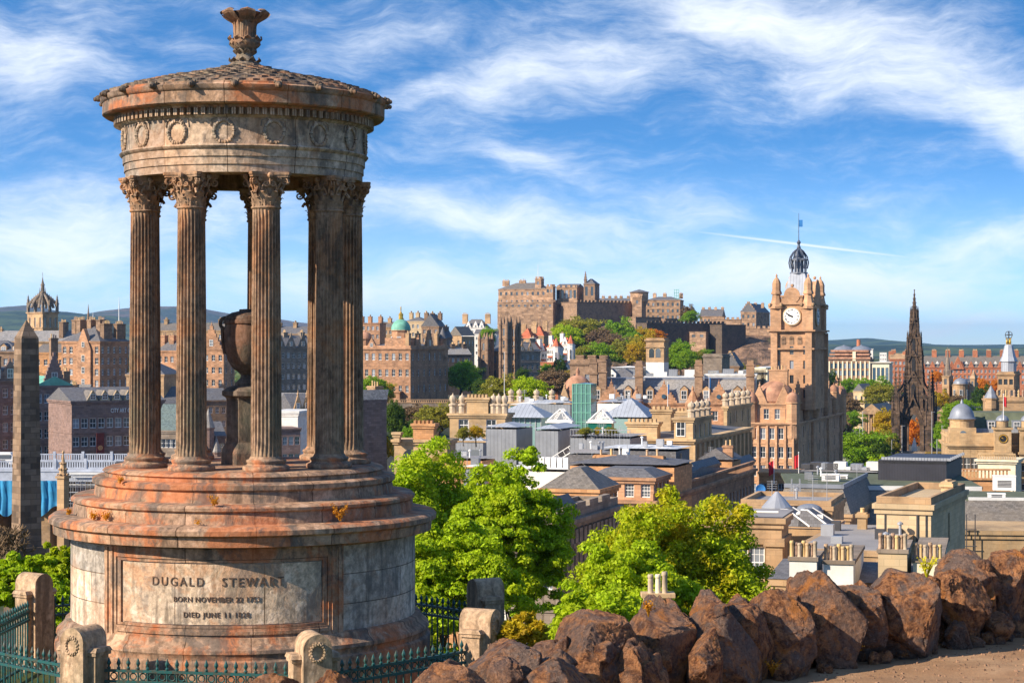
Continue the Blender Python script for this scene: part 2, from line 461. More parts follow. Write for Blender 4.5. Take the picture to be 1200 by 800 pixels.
def sgn_geo(a, b, n): return [a*(b/a)**(i/(n-1)) for i in range(n)]
ys = [-60, -30, -12, -4, 0]+[2+1.2*i for i in range(45)]+sgn_geo(57, 26000, 80)
h = [.7*i for i in range(1, 34)]+sgn_geo(24, 9000, 50)
xs = [-q for q in h[::-1]]+[0]+h
sheet('ground', xs, ys, T, 'hill_grass')
# dirt path on the camera's side of the wall
def dirt():
    m, t, p, o = newmat('dirt'); ob = t.n('TexCoord').outputs['Object']
    n = t.noise(ob, 1.2, 8, .7); n2 = t.noise(ob, 26, 6, .75); vo = t.n('TexVoronoi'); t.L.new(ob, vo.inputs['Vector']); vo.inputs['Scale'].default_value = 34
    cc = t.mix(t.ramp(n, .35, .65, True), (.27, .15, .075), (.38, .235, .13))
    n5 = t.noise(t.mapping(ob, rot=(0, 0, .8), sc=(.35, 1.4, 1)), 1.1, 6, .6)
    cc = t.mix(t.ramp(n5, .5, .66, True, 0, .55), cc, (.17, .10, .055))
    cc = t.mix(t.ramp(n2, .55, .8, True, 0, .6), cc, (.46, .35, .23))
    cc = t.mix(t.ramp(n2, .15, .42, True, .5, 0), cc, (.09, .05, .03))
    t.L.new(cc, p.inputs['Base Color']); p.inputs['Roughness'].default_value = .95
    bump(t, p, t.math('ADD', n2, t.math('MULTIPLY', vo.outputs[0], -.3)), .45, .02)
dirt()
def path_z(x, y): return -2.60+.05*mnoise.noise(Vector((x*.6, y*.6, 0)))+.018*mnoise.noise(Vector((x*3, y*3, 5)))
def path_sheet():
    v = []; f = []; nx, ny = 130, 90
    for j in range(ny):
        for i in range(nx):
            x = -5+20*i/(nx-1); y0 = wall_y(x)+.95; y = y0-(y0-2)*(j/(ny-1))**1.0
            v.append((x, y, path_z(x, y)))
    for j in range(ny-1):
        for i in range(nx-1): f.append((j*nx+i, (j+1)*nx+i, (j+1)*nx+i+1, j*nx+i+1))
    me = bpy.data.meshes.new('path'); me.from_pydata(v, [], f); me.materials.append(MATS['dirt'])
    me.polygons.foreach_set('use_smooth', [True]*len(f)); me.update()
    tag(put('path', me), kind='structure')
path_sheet()
def pebbles():
    mb = MB(); R = random.Random(5)
    for i in range(900):
        x = R.uniform(2.2, 6.5); y = wall_y(x)-.1-abs(R.gauss(0, 1))*1.3-R.random()*.5
        r = R.choice([.005, .006, .008, .01, .012, .016])*R.uniform(.7, 1.3)
        mb.M = TR(x, y, path_z(x, y)+r*.2) @ Matrix.Rotation(R.random()*6, 4, 'Z')
        mb.hexa([(-r, -r*.7, -r*.5), (r, -r*.6, -r*.5), (r*.9, r*.8, -r*.5), (-r*.8, r*.7, -r*.5)], [(-r*.6, -r*.4, r*.6), (r*.6, -r*.5, r*.5), (r*.5, r*.4, r*.7), (-r*.4, r*.5, r*.5)])
    o = mb.build('gravel', 'pebble', uv=False); tag(o, 'loose small stones scattered on the dirt path', 'gravel', kind='stuff')
plain('pebble', (.22, .13, .08), .9, .4, 3)
pebbles()

# ------------------------------------------------------------------ distant hills
def hill_mat(name, a, b, sc):
    m, t, p, o = newmat(name); ob = t.n('TexCoord').outputs['Object']
    n = t.noise(ob, sc, 8, .72, .5); n2 = t.noise(t.mapping(ob, sc=(1, .4, 1)), sc*9, 6, .7)
    cc = t.mix(t.ramp(n, .42, .58, True), a, b); cc = t.mix(t.ramp(n2, .45, .65, True, 0, .7), cc, scl(a, .5))
    t.L.new(cc, p.inputs['Base Color']); p.inputs['Roughness'].default_value = 1
hill_mat('moor', (.045, .06, .035), (.14, .10, .075), .0016)
hill_mat('woodland_hill', (.014, .036, .026), (.075, .11, .045), .0022)
def hills(name, prof, D, depth, mat, seed, rough=1.0):
    """ridge with a crest that follows (px x, px y) at distance D and falls towards the camera"""
    xs_ = [p[0] for p in prof]; ys_ = [p[1] for p in prof]
    nx, ny = 260, 26; v = []; f = []
    for j in range(ny):
        tj = j/(ny-1)
        for i in range(nx):
            pxx = xs_[0]+(xs_[-1]-xs_[0])*i/(nx-1)
            y = D-depth+depth*1.6*tj
            x = (pxx-600)/F*D
            top = Z_(np.interp(pxx, xs_, ys_), D)
            s = sin(min(1, tj*1.6)*pi/2)**1.3 if tj <= .625 else cos((tj-.625)/.375*pi/2)
            base = -75
            nz = mnoise.fractal(Vector((x/900+seed, y/900, 0)), 1.0, 2.0, 5)*55*rough*(D/12000)
            z = base+(top-base)*s+nz*(s if tj < .6 else s*.4)*.6
            if abs(tj-.625) < .03: z = base+(top-base)*s+nz*.12
            v.append((x, y, z))
    for j in range(ny-1):
        for i in range(nx-1): f.append((j*nx+i, j*nx+i+1, (j+1)*nx+i+1, (j+1)*nx+i))
    me = bpy.data.meshes.new(name); me.from_pydata(v, [], f); me.materials.append(MATS[mat])
    me.polygons.foreach_set('use_smooth', [True]*len(f)); me.update()
    tag(put(name, me), kind='structure')
hills('hills', [(-500, 372), (-60, 366), (10, 360), (40, 358), (75, 366), (110, 370), (150, 366), (200, 362), (235, 361), (262, 366), (300, 372), (330, 375), (380, 384), (440, 392), (520, 398), (640, 404)], 12500, 3500, 'moor', 3)
hills('hills', [(-500, 384), (-60, 372), (0, 366), (30, 364), (75, 365), (120, 371), (150, 372), (180, 378), (260, 380), (300, 386), (380, 392), (460, 398), (560, 403)], 8500, 2800, 'woodland_hill', 9, 1.3)
hills('hills', [(430, 402), (540, 400), (620, 401), (800, 402), (900, 403), (960, 399), (985, 398), (1010, 396), (1030, 398), (1055, 400), (1075, 403), (1120, 404), (1200, 404), (1400, 400), (1800, 398)], 11500, 3000, 'woodland_hill', 21, .5)
hills('hills', [(700, 410), (900, 408), (960, 404), (1005, 405), (1050, 404), (1100, 407), (1150, 408), (1200, 407), (1500, 406), (1800, 405)], 6500, 2200, 'woodland_hill', 33, .6)
# ------------------------------------------------------------------ the round temple monument
mon = thing('monument', 'round stone temple with nine fluted columns on an inscribed drum, in the left foreground', 'monument', (MX, MY, -6.6))
ZB = 6.6
def mz(z): return z+ZB
def mpart(mb, name, mat, cyl=None, smooth=True, parent=mon):
    return mb.build(name, mat, parent, smooth=smooth, cyl=cyl)
def wob(seed, amp=.012, f=2.2):
    def fn(r, z, a):
        if r < .2: return r
        return r+amp*mnoise.noise(Vector((r*sin(a)*f+seed, r*cos(a)*f, z*f*1.5)))
    return fn
mb = MB(); mb.lathe([(3.44, 0), (3.44, .75), (3.46, 1.15), (3.45, 1.22), (3.40, 1.25), (3.40, 1.32), (3.43, 1.36), (3.42, 1.42), (3.36, 1.47), (3.30, 1.52), (3.27, 1.6), (3.2, 1.62)], 144, fn=wob(1)); mpart(mb, 'plinth', 'monument_rusty', (0, 0, 3.4))
mb = MB(); mb.lathe([(3.17, 1.6), (3.17, 3.14)], 120, fn=wob(2, .006), cap=False); mpart(mb, 'drum', 'monument_drum', (0, 0, 3.17))
# inscription panel with its raised frame, following the curve of the drum
def arc_slab(mb, r0, r1, z0, z1, a0, a1, n=24):
    A = [[], [], [], []]
    for k in range(n+1):
        a = radians(a0+(a1-a0)*k/n)
        for q, (r, z) in enumerate(((r0, z0), (r1, z0), (r1, z1), (r0, z1))): A[q].append(mb.vert((r*sin(a), -r*cos(a), z)))
    for k in range(n):
        for q in range(4): mb.face((A[q][k], A[q][k+1], A[(q+1) % 4][k+1], A[(q+1) % 4][k]))
    mb.face([A[q][0] for q in range(4)]); mb.face([A[q][n] for q in range(4)][::-1])
PA = -.5
mb = MB()
arc_slab(mb, 3.10, 3.235, 1.58, 3.12, PA-40, PA-34.6, 5); arc_slab(mb, 3.10, 3.235, 1.58, 3.12, PA+34.6, PA+40, 5)
arc_slab(mb, 3.10, 3.233, 1.60, 1.76, PA-34.5, PA+34.5); arc_slab(mb, 3.10, 3.233, 2.94, 3.12, PA-34.5, PA+34.5)
arc_slab(mb, 3.10, 3.26, 1.66, 1.72, PA-34.3, PA+34.3)
for s_ in (-1, 1):
    arc_slab(mb, 3.10, 3.26, 1.60, 3.1, PA+s_*38.6-.5, PA+s_*38.6+.5, 2); arc_slab(mb, 3.10, 3.26, 1.60, 3.1, PA+s_*36.2-.4, PA+s_*36.2+.4, 2)
    arc_slab(mb, 3.10, 3.212, 1.77, 2.93, PA+s_*33.7-.7, PA+s_*33.7+.7, 3)
arc_slab(mb, 3.10, 3.21, 2.88, 2.93, PA-33, PA+33); arc_slab(mb, 3.10, 3.21, 1.77, 1.81, PA-33, PA+33)
mpart(mb, 'panel_frame', 'monument_rusty', (0, 0, 3.2), smooth=False)
mb = MB(); arc_slab(mb, 3.12, 3.19, 1.83, 2.86, PA-32.4, PA+32.4, 40)
panel = mpart(mb, 'inscription_panel', 'monument_panel', (0, 0, 3.2), smooth=False)
mb = MB()
for txt, size, zc, sp, wd in (('DUGALD   STEWART', .215, mz(-4.05), 1.35, 2.30), ('BORN NOVEMBER 22 1753', .128, mz(-4.345), 1.1, 1.48), ('DIED JUNE 11 1828', .128, mz(-4.605), 1.2, 1.13)):
    vs, fs = text_mesh(txt, size, .012, sp)
    xs_ = [v[0] for v in vs]; k = wd/(max(xs_)-min(xs_))
    b = len(mb.v)
    for x, y, z in vs:
        a = radians(PA-.4)+x*k/3.195; rr = 3.192+z
        mb.vert((rr*sin(a), -rr*cos(a), zc+y))
    for f_ in fs: mb.face([b+i for i in f_])
mb.build('inscription', 'carved_letter', panel, uv=False)
# cornice and steps
def step(prof, name='step', seed=3): 
    mb = MB(); mb.lathe(prof, 160, fn=wob(seed, .014, 1.6)); return mpart(mb, name, 'monument_rusty', (0, 0, 3.0))
step([(3.2, 3.1), (3.24, 3.13), (3.30, 3.15), (3.48, 3.17), (3.49, 3.33), (3.52, 3.35), (3.565, 3.37), (3.565, 3.45), (3.5, 3.5), (3.0, 3.53)], 'drum_cornice', 3)
step([(3.0, 3.5), (3.13, 3.52), (3.12, 3.68), (3.10, 3.72), (3.16, 3.75), (3.165, 3.80), (3.12, 3.84), (2.6, 3.87)], seed=4)
step([(2.6, 3.84), (2.76, 3.86), (2.745, 4.0), (2.73, 4.04), (2.785, 4.08), (2.785, 4.16), (2.72, 4.19), (2.62, 4.2), (2.56, 4.2), (2.56, 4.26), (2.6, 4.29), (2.56, 4.33), (2.46, 4.36), (.5, 4.37)], seed=5)
# columns
ZC0 = 4.36; HC = mz(3.015)-ZC0
def column_proto():
    c = MB()
    c.box(-.41, .41, -.41, .41, 0, .001)
    base = MB(); base.lathe([(.40, 0), (.415, .02), (.42, .05), (.41, .085), (.385, .095), (.35, .11), (.335, .13), (.345, .15), (.355, .165), (.355, .19), (.34, .2), (.31, .21), (.29, .24), (.28, .26)], 40)
    sh = MB(); nf = 24
    z0, z1 = .24, HC-.62
    prof = []
    for k in range(19):
        t = k/18; r = .272-.030*t**1.4
        prof.append((r, z0+(z1-z0)*t))
    def flute(r, z, a):
        ph = (a*nf/(2*pi)) % 1.0
        d = max(0.0, sin(pi*min(1, max(0, (ph-.12)/.76))))
        tz = min(1, (z-z0)/.07, (z1-z)/.09); tz = max(0, tz)
        return r-.038*sqrt(d)*tz
    sh.lathe(prof, nf*9, fn=flute, cap=False)
    ring = MB(); ring.lathe([(.245, z1-.012), (.262, z1-.005), (.27, z1+.012), (.262, z1+.03), (.235, z1+.035)], 32)
    cap = MB(); zc = z1+.03; H = HC-zc
    cap.lathe([(.225, zc), (.222, zc+H*.45), (.25, zc+H*.7), (.31, zc+H*.86)], 24)
    # two rows of leaves
    def leaf(a, zb, hh, wdt, r0, out):
        mbs = cap; prev = None
        for q in range(7):
            t = q/6; wd = wdt*(.55+.55*sin(pi*min(1, t*.95+.1)))*(1 if t < .8 else (1-(t-.8)*3.4))
            r = r0+.01+out*t**2.6
            z = zb+hh*(t if t < .86 else .86-(t-.86)*.9)
            mid = Vector((sin(a)*(r+.014), -cos(a)*(r+.014), z)); tx = Vector((cos(a), sin(a), 0))
            L = Vector((sin(a)*r, -cos(a)*r, z))-tx*wd/2; R_ = Vector((sin(a)*r, -cos(a)*r, z))+tx*wd/2
            cur = [mbs.vert(L), mbs.vert(mid), mbs.vert(R_)]
            if prev: mbs.face((prev[0], prev[1], cur[1], cur[0])); mbs.face((prev[1], prev[2], cur[2], cur[1]))
            prev = cur
    for k in range(8): leaf(2*pi*k/8, zc, H*.34, .15, .225, .07)
    for k in range(8): leaf(2*pi*(k+.5)/8, zc+H*.08, H*.46, .16, .225, .09)
    for k in range(16): leaf(2*pi*k/16+.1, zc+H*.0, H*.16, .07, .228, .03)
    # volutes: four big ones under the abacus corners, small inner spirals on each side
    def spiral(mbs, org, ux, uz, r, thick, turns=1.6, sgn=1, n=18):
        pts = []
        for q in range(n+1):
            t = q/n; a = t*turns*2*pi; rr = r*(1-t*.82)
            pts.append(org+ux*(rr*cos(a+pi*.6)*sgn)+uz*(rr*sin(a+pi*.6)))
        mbs.path(pts, thick, 5, thick*.6)
    up = Vector((0, 0, 1))
    for k in range(4):
        a = pi/4+k*pi/2; d = Vector((sin(a), -cos(a), 0)); s = Vector((cos(a), sin(a), 0))
        for sg in (-1, 1):
            st = [d*.24+up*(zc+H*.42)+s*sg*.05, d*.29+up*(zc+H*.60)+s*sg*.045, d*.36+up*(zc+H*.78)+s*sg*.03, d*.42+up*(zc+H*.86)+s*sg*.02]
            cap.path(st, .022, 5)
            spiral(cap, d*.415+up*(zc+H*.745)+s*sg*.022, d, up, .078, .02)
        cap.path([d*.2+up*(zc+H*.5), d*.30+up*(zc+H*.52), d*.34+up*(zc+H*.46), d*.36+up*(zc+H*.38)], .03, 5)
        b = a+pi/4; e = Vector((sin(b), -cos(b), 0)); s2 = Vector((cos(b), sin(b), 0))
        for sg in (-1, 1):
            cap.path([e*.24+up*(zc+H*.40)+s2*sg*.12, e*.27+up*(zc+H*.55)+s2*sg*.13, e*.29+up*(zc+H*.66)+s2*sg*.10], .018, 5)
            spiral(cap, e*.30+up*(zc+H*.66)+s2*sg*.065, s2*sg, up, .058, .016)
            spiral(cap, e*.31+up*(zc+H*.80)+s2*sg*.16, s2*-sg, up, .045, .014)
        cap.ball(e*.36+up*(zc+H*.9), .055, 6)
        cap.path([e*.3+up*(zc+H*.6), e*.33+up*(zc+H*.75), e*.36+up*(zc+H*.88)], .02, 5)
    # abacus with hollow sides
    pts = []
    for k in range(4):
        a = pi/4+k*pi/2; c0 = Vector((sin(a)*.50, -cos(a)*.50)); s = Vector((cos(a), sin(a)))
        pts += [c0-s*.035, c0+s*.035]
        b = a+pi/4
        for q in (-.6, -.25, .25, .6):
            e = Vector((sin(b), -cos(b))); s2 = Vector((cos(b), sin(b)))
            pts.append(e*(.30+.06*abs(q)**1.5*2)+s2*q*.42)
    cap.prism([(p.x*.95, p.y*.95) for p in pts], HC-.085, HC-.045); cap.prism([(p.x, p.y) for p in pts], HC-.045, HC+.005)
    return base, sh, ring, cap
base_, sh_, ring_, cap_ = column_proto()
proto = None
for k in range(9):
    a = radians(19+40*k); Rr = 122*36/F
    e = bpy.data.objects.new('column', None) if k == 0 else proto.copy()
    COL.objects.link(e); e.parent = mon
    e.location = (Rr*sin(a), -Rr*cos(a), ZC0); e.rotation_euler = (0, 0, a); e.empty_display_size = .1
    if k == 0:
        proto = e
        base_.build('base', 'monument_rusty', e, smooth=True); s0 = sh_.build('shaft', 'monument_column', e, smooth=True)
        ring_.build('necking', 'monument_column', e, smooth=True); cap_.build('capital', 'monument_column', e, smooth=True)
    else:
        for ch in list(proto.children):
            c = ch.copy(); COL.objects.link(c); c.parent = e
# entablature
mb = MB(); prof = [(1.72, mz(3.015)), (2.19, mz(3.015)), (2.19, mz(3.15)), (2.215, mz(3.155)), (2.215, mz(3.29)), (2.24, mz(3.295)), (2.24, mz(3.42)), (2.275, mz(3.44)), (2.30, mz(3.475)), (2.28, mz(3.50)), (2.2, mz(3.505))]
mb.lathe(prof, 144, cap=False, fn=wob(6, .008)); mpart(mb, 'architrave', 'monument_frieze', (0, 0, 2.2))
mb = MB(); mb.lathe([(1.72, mz(3.0)), (1.70, mz(3.9)), (.01, mz(3.92))], 96, cap=False); mpart(mb, 'ceiling', 'monument_column')
mb = MB(); mb.lathe([(2.235, mz(3.49)), (2.235, mz(3.96)), (2.27, mz(3.975)), (2.29, mz(4.0)), (2.2, mz(4.0))], 144, cap=False); mpart(mb, 'frieze', 'monument_frieze', (0, 0, 2.2))
wr = MB()
for q in range(22):
    a = 2*pi*q/22
    wr.ball((.175*cos(a), 0, .195*sin(a)), .034+.006*(q % 2), 5, 1.0)
wr.torus((0, 0, 0), .175, .026, Matrix.Scale(1.1, 4, (0, 0, 1)), 20, 6)
for s_ in (-1, 1):
    wr.path([Vector((0, 0, .19)), Vector((s_*.13, .005, .235)), Vector((s_*.22, .01, .20)), Vector((s_*.235, .01, .09))], .014, 4)
    wr.path([Vector((s_*.02, 0, -.19)), Vector((s_*.1, .0, -.235))], .016, 4)
wme = None
for k in range(16):
    a = radians(-1.5+22.5*k)
    if wme is None: o = wr.build('wreath', 'monument_frieze', mon, smooth=True); wme = o
    else: o = wme.copy(); COL.objects.link(o)
    o.location = (2.245*sin(a), -2.245*cos(a), mz(3.725)); o.rotation_euler = (0, 0, a)
mb = MB()
for k in range(112):
    a = 2*pi*k/112; mb.M = RZ(a)
    mb.box(-.034, .034, -2.40, -2.25, mz(4.005), mz(4.125))
mb.M = None
mb.lathe([(2.25, mz(3.998)), (2.30, mz(4.004)), (2.30, mz(4.13)), (2.2, mz(4.14))], 120, cap=False)
mpart(mb, 'dentil_band', 'monument_frieze', smooth=False)
mb = MB(); mb.lathe([(2.25, mz(4.125)), (2.38, mz(4.13)), (2.40, mz(4.17)), (2.57, mz(4.175)), (2.60, mz(4.20)), (2.60, mz(4.40)), (2.62, mz(4.41)), (2.64, mz(4.44)), (2.655, mz(4.50)), (2.60, mz(4.53)), (2.60, mz(4.56)), (2.48, mz(4.58))], 160, cap=False, fn=wob(8, .02, 1.3)); mpart(mb, 'cornice', 'monument_rusty', (0, 0, 2.7))
lh = MB(); lh.ball((0, -.03, 0), .07, 7, .9); lh.ball((0, -.09, -.015), .042, 6); lh.tube((0, .1, 0), (0, -.02, .01), .075, .06, 7)
for s_ in (-1, 1): lh.ball((s_*.055, 0, .05), .028, 5)
CS = .955
lme = None
for k in range(22):
    a = radians(360/22*k+4)
    if lme is None: o = lh.build('lion_head', 'monument_roof', mon, smooth=True); lme = o
    else: o = lme.copy(); COL.objects.link(o)
    o.location = (2.64*sin(a), -2.64*cos(a), mz(4.50)); o.rotation_euler = (0, 0, a)
# scale tiled roof: overlapping rounded stone tiles in rings
mb = MB(); prof = [(2.56, mz(4.56)), (2.25, mz(4.68)), (1.8, mz(4.80)), (1.34, mz(4.89)), (.86, mz(5.01)), (.4, mz(5.13)), (.25, mz(5.17))]
mb.lathe(prof, 96, cap=False)
pr = [p[0] for p in prof][::-1]; pz = [p[1] for p in prof][::-1]
R0 = random.Random(3)
r = 2.50; row = 0
while r > .34:
    n = max(12, int(2*pi*r/.24))
    z0 = np.interp(r, pr, pz); r2 = r-.24; z1 = np.interp(r2, pr, pz)
    for k in range(n):
        a = 2*pi*(k+.5*(row % 2))/n; wd = pi*r/n*.97
        j = R0.uniform(-.012, .015); th = .045+j
        A = Vector((sin(a), -cos(a), 0)); S = Vector((cos(a), sin(a), 0))
        pts = [A*(r2)+S*-wd*.8+Vector((0, 0, z1+.012)), A*(r-.05)-S*wd+Vector((0, 0, z0+th*.8)), A*(r+.01)-S*wd*.45+Vector((0, 0, z0+th-.01)), A*(r+.03)+Vector((0, 0, z0+th-.015)), A*(r+.01)+S*wd*.45+Vector((0, 0, z0+th-.01)), A*(r-.05)+S*wd+Vector((0, 0, z0+th*.8)), A*r2+S*wd*.8+Vector((0, 0, z1+.012))]
        i = [mb.vert(p) for p in pts]; b = [mb.vert(p-Vector((0, 0, .05))) for p in pts]
        mb.face(i)
        for q in range(7): mb.face((b[q], b[(q+1) % 7], i[(q+1) % 7], i[q]))
    r -= .175; row += 1
mpart(mb, 'roof', 'monument_roof', smooth=False)
# finial: a leafy stem opening into a curled bowl
mb = MB(); zf = mz(5.12)
mb.lathe([(.36, zf), (.30, zf+.07), (.2, zf+.15), (.15, zf+.25), (.14, zf+.33), (.19, zf+.37), (.25, zf+.42), (.27, zf+.50), (.25, zf+.55), (.20, zf+.58), (.195, zf+.78), (.21, zf+.9), (.26, zf+.98), (.30, zf+1.05), (.12, zf+1.06)], 40, fn=lambda r, z, a: r*(1+.07*abs(sin(a*8))))
fin = mpart(mb, 'finial', 'monument_roof')
mb = MB()
def fleaf(a, z, r0, out, hh, wdt, curl):
    prev = None
    for q in range(9):
        t = q/8; ang = t*curl
        r = r0+out*sin(ang)/max(.3, sin(min(curl, pi/2))); zz = z+hh*(1-cos(ang)) if curl < 1.6 else z+hh*sin(ang*.62)
        wd = wdt*(.6+.6*sin(pi*min(1, t*.9+.15)))*(1 if t < .75 else 1-(t-.75)*2.2)
        tx = Vector((cos(a), sin(a), 0)); C = Vector((sin(a)*r, -cos(a)*r, zz))
        cur = [mb.vert(C-tx*wd/2-Vector((0, 0, .02))), mb.vert(C+Vector((0, 0, .015))), mb.vert(C+tx*wd/2-Vector((0, 0, .02)))]
        if prev: mb.face((prev[0], prev[1], cur[1], cur[0])); mb.face((prev[1], prev[2], cur[2], cur[1]))
        prev = cur
for k in range(7): fleaf(2*pi*k/7+.25, zf+.86, .20, .25, .23, .26, 2.75)
for rw, (z, r0, o_, h_) in enumerate(((zf+.12, .22, .08, .07), (zf+.28, .15, .07, .08), (zf+.40, .2, .09, .1), (zf+.5, .22, .10, .1))):
    for k in range(10): fleaf(2*pi*(k+.5*(rw % 2))/10, z, r0, o_, h_, .11, 2.4)
for k in range(14):
    a = 2*pi*k/14; mb.path([Vector((sin(a)*.195, -cos(a)*.195, zf+.58)), Vector((sin(a)*.2, -cos(a)*.2, zf+.8)), Vector((sin(a)*.26, -cos(a)*.26, zf+.98))], .02, 5)
mpart(mb, 'carved_leaves', 'monument_roof', smooth=False, parent=fin)
# weeds in the joints of the steps
leafmat('autumn_weed', (.50, .22, .02), (.62, .36, .03))
def weed(x, y, rr, z, n, hgt, lab, seed):
    R = random.Random(seed); mb = MB()
    for q in range(n):
        a = R.uniform(0, 6.28); l = hgt*R.uniform(.5, 1.1); tip = Vector((cos(a)*l*.5, sin(a)*l*.5-.03, l)); 
        mb.path([Vector((0, 0, 0)), tip*.6, tip], .004, 3)
        for s in range(7):
            c = tip*R.uniform(.3, 1)+Vector((R.gauss(0, .02), R.gauss(0, .02), R.gauss(0, .015))); r = R.uniform(.012, .024)
            u = Vector((R.gauss(0, 1), R.gauss(0, 1), R.gauss(0, 1))).normalized(); v = u.orthogonal().normalized()
            mb.poly([c-u*r, c-v*r*.6, c+u*r, c+v*r*.6])
    # on the step whose rim has radius rr
    d = Vector(((x-600)/F, 1)); cx, cy = MX, MY
    A = d.dot(d); B = -2*(d.x*cx+d.y*cy); C = cx*cx+cy*cy-rr*rr
    t = (-B-sqrt(max(0, B*B-4*A*C)))/(2*A)
    o = mb.build('weed', 'autumn_weed', None, (d.x*t, t, z), uv=False)
    tag(o, lab, 'weed', 'weeds growing from the joints of the monument steps')
weed(251, 590, 3.12, -2.76, 16, .17, 'small yellow weed near the middle of the middle monument step', 1)
weed(398, 600, 3.22, -3.07, 26, .30, 'tall straggling orange weed at the right of the monument steps', 2)
weed(141, 560, 2.82, -2.44, 10, .12, 'small orange weed on the upper monument step, below the leftmost column', 3)
weed(81, 598, 3.25, -3.07, 12, .13, 'yellow weed at the far left end of the middle monument step', 4)
weed(110, 603, 3.2, -3.07, 20, .13, 'orange rusty weed tuft on the left of the lower monument step', 5)
weed(124, 606, 3.2, -3.07, 14, .15, 'yellow weed tuft just right of the rusty tuft on the lower monument step', 6)
weed(232, 613, 3.2, -3.07, 6, .09, 'tiny yellow weed low on the front of the monument cornice', 7)

# urn on its pedestal inside the temple
urn = thing('urn', 'tall dark stone urn on an eight sided pedestal inside the round temple', 'urn', (MX+.03, MY, -2.235), radians(10)); urn.scale = (.9, .9, 1)
mb = MB(); mb.lathe([(.56, 0), (.56, .22), (.54, .28), (.47, .38), (.44, .42), (.44, 1.2), (.47, 1.25), (.54, 1.28), (.54, 1.36), (.44, 1.42), (.3, 1.46)], 8, a0=pi/8, a1=2*pi+pi/8); mb.build('pedestal', 'urn_stone', urn, smooth=False)
mb = MB(); mb.lathe([(.24, 1.44), (.24, 1.50), (.2, 1.54), (.13, 1.6), (.12, 1.66), (.18, 1.72), (.28, 1.78), (.38, 1.92), (.44, 2.1), (.465, 2.3), (.46, 2.5), (.44, 2.6), (.47, 2.62), (.47, 2.68), (.44, 2.70)], 40); mb.build('bowl', 'urn_stone', urn, smooth=True)
mb = MB(); mb.lathe([(.45, 2.70), (.44, 2.75), (.3, 2.82), (.15, 2.85), (.15, 2.88), (.01, 2.89)], 40); mb.build('lid', 'urn_stone', urn, smooth=True)
for s_ in (-1, 1):
    mb = MB(); M_ = Matrix.Identity(4)
    mb.torus((s_*.44, 0, 2.62), .10, .035, M_, 18, 6); mb.path([Vector((s_*.5, 0, 2.55)), Vector((s_*.49, 0, 2.3)), Vector((s_*.45, 0, 2.05))], .035, 6)
    mb.build('handle', 'urn_stone', urn, smooth=True)

# ------------------------------------------------------------------ fence of stone posts and spearhead railings round the monument
ZP = -4.65
posts = [(98, 31.9, 'round topped stone fence post with a carved wreath at the front left of the monument'),
         (367, 31.2, 'round topped wreath carved stone post right of the inscription in front of the monument'),
         (563, 34.0, 'sunlit round topped post right of the monument, nearer of the two there'),
         (569, 38.4, 'shaded stone fence post right of the monument, the farther of the two there'),
         (40, 39.3, 'mossy stone fence post standing left of the monument by the green bushes'),
         (-49, 34.5, None)]
def post(x, D, lab):
    X0 = (x-600)/F*D; ang = atan2(X0-MX, -(D-MY))
    g = T(X0, D)
    e = thing('stone_post', lab, 'post', (X0, D, g-.1), ang, 'stone posts of the monument fence')
    h = ZP-(g-.1)
    mb = MB(); w_, dp = .235, .30
    prof = [(-w_, 0), (w_, 0), (w_, h-w_)]+[(w_*cos(a), h-w_+w_*sin(a)) for a in np.linspace(.2, pi-.2, 11)]+[(-w_, h-w_)]
    A = [mb.vert((x_, -dp, z_)) for x_, z_ in prof]; B = [mb.vert((x_, dp, z_)) for x_, z_ in prof]
    n = len(prof); mb.face(A); mb.face(B[::-1])
    for q in range(n): mb.face((A[q], B[q], B[(q+1) % n], A[(q+1) % n]))
    mb.build('shaft', 'post_stone', e, smooth=True)
    for s_ in (-1, 1):
        mb = MB(); x0, x1 = (w_, w_+.13) if s_ > 0 else (-w_-.13, -w_)
        mb.box(x0, x1, -.15, .19, 0, h-.46); mb.box(x0-.03*(s_ < 0), x1+.03*(s_ > 0), -.18, .22, h-.46, h-.40); mb.frustum(x0-.05*(s_ < 0), x1+.05*(s_ > 0), -.20, .24, h-.40, h-.33, .02, .05)
        mb.build('shoulder', 'post_stone', e)
    mb = MB()
    for q in range(16): a = 2*pi*q/16; mb.ball((.11*cos(a), -dp-.01, h-.29+.13*sin(a)), .026, 5)
    for q in range(16): a = 2*pi*(q+.5)/16; mb.ball((.135*cos(a), -dp-.005, h-.29+.155*sin(a)), .02, 5)
    mb.torus((0, -dp-.008, h-.29), .115, .014, Matrix.Identity(4), 18, 5)
    mb.build('wreath', 'post_stone', e, smooth=True)
    return Vector((X0, D, 0))
pp = [post(x, D, l) if l else Vector(((x-600)/F*D, D, 0)) for x, D, l in posts]
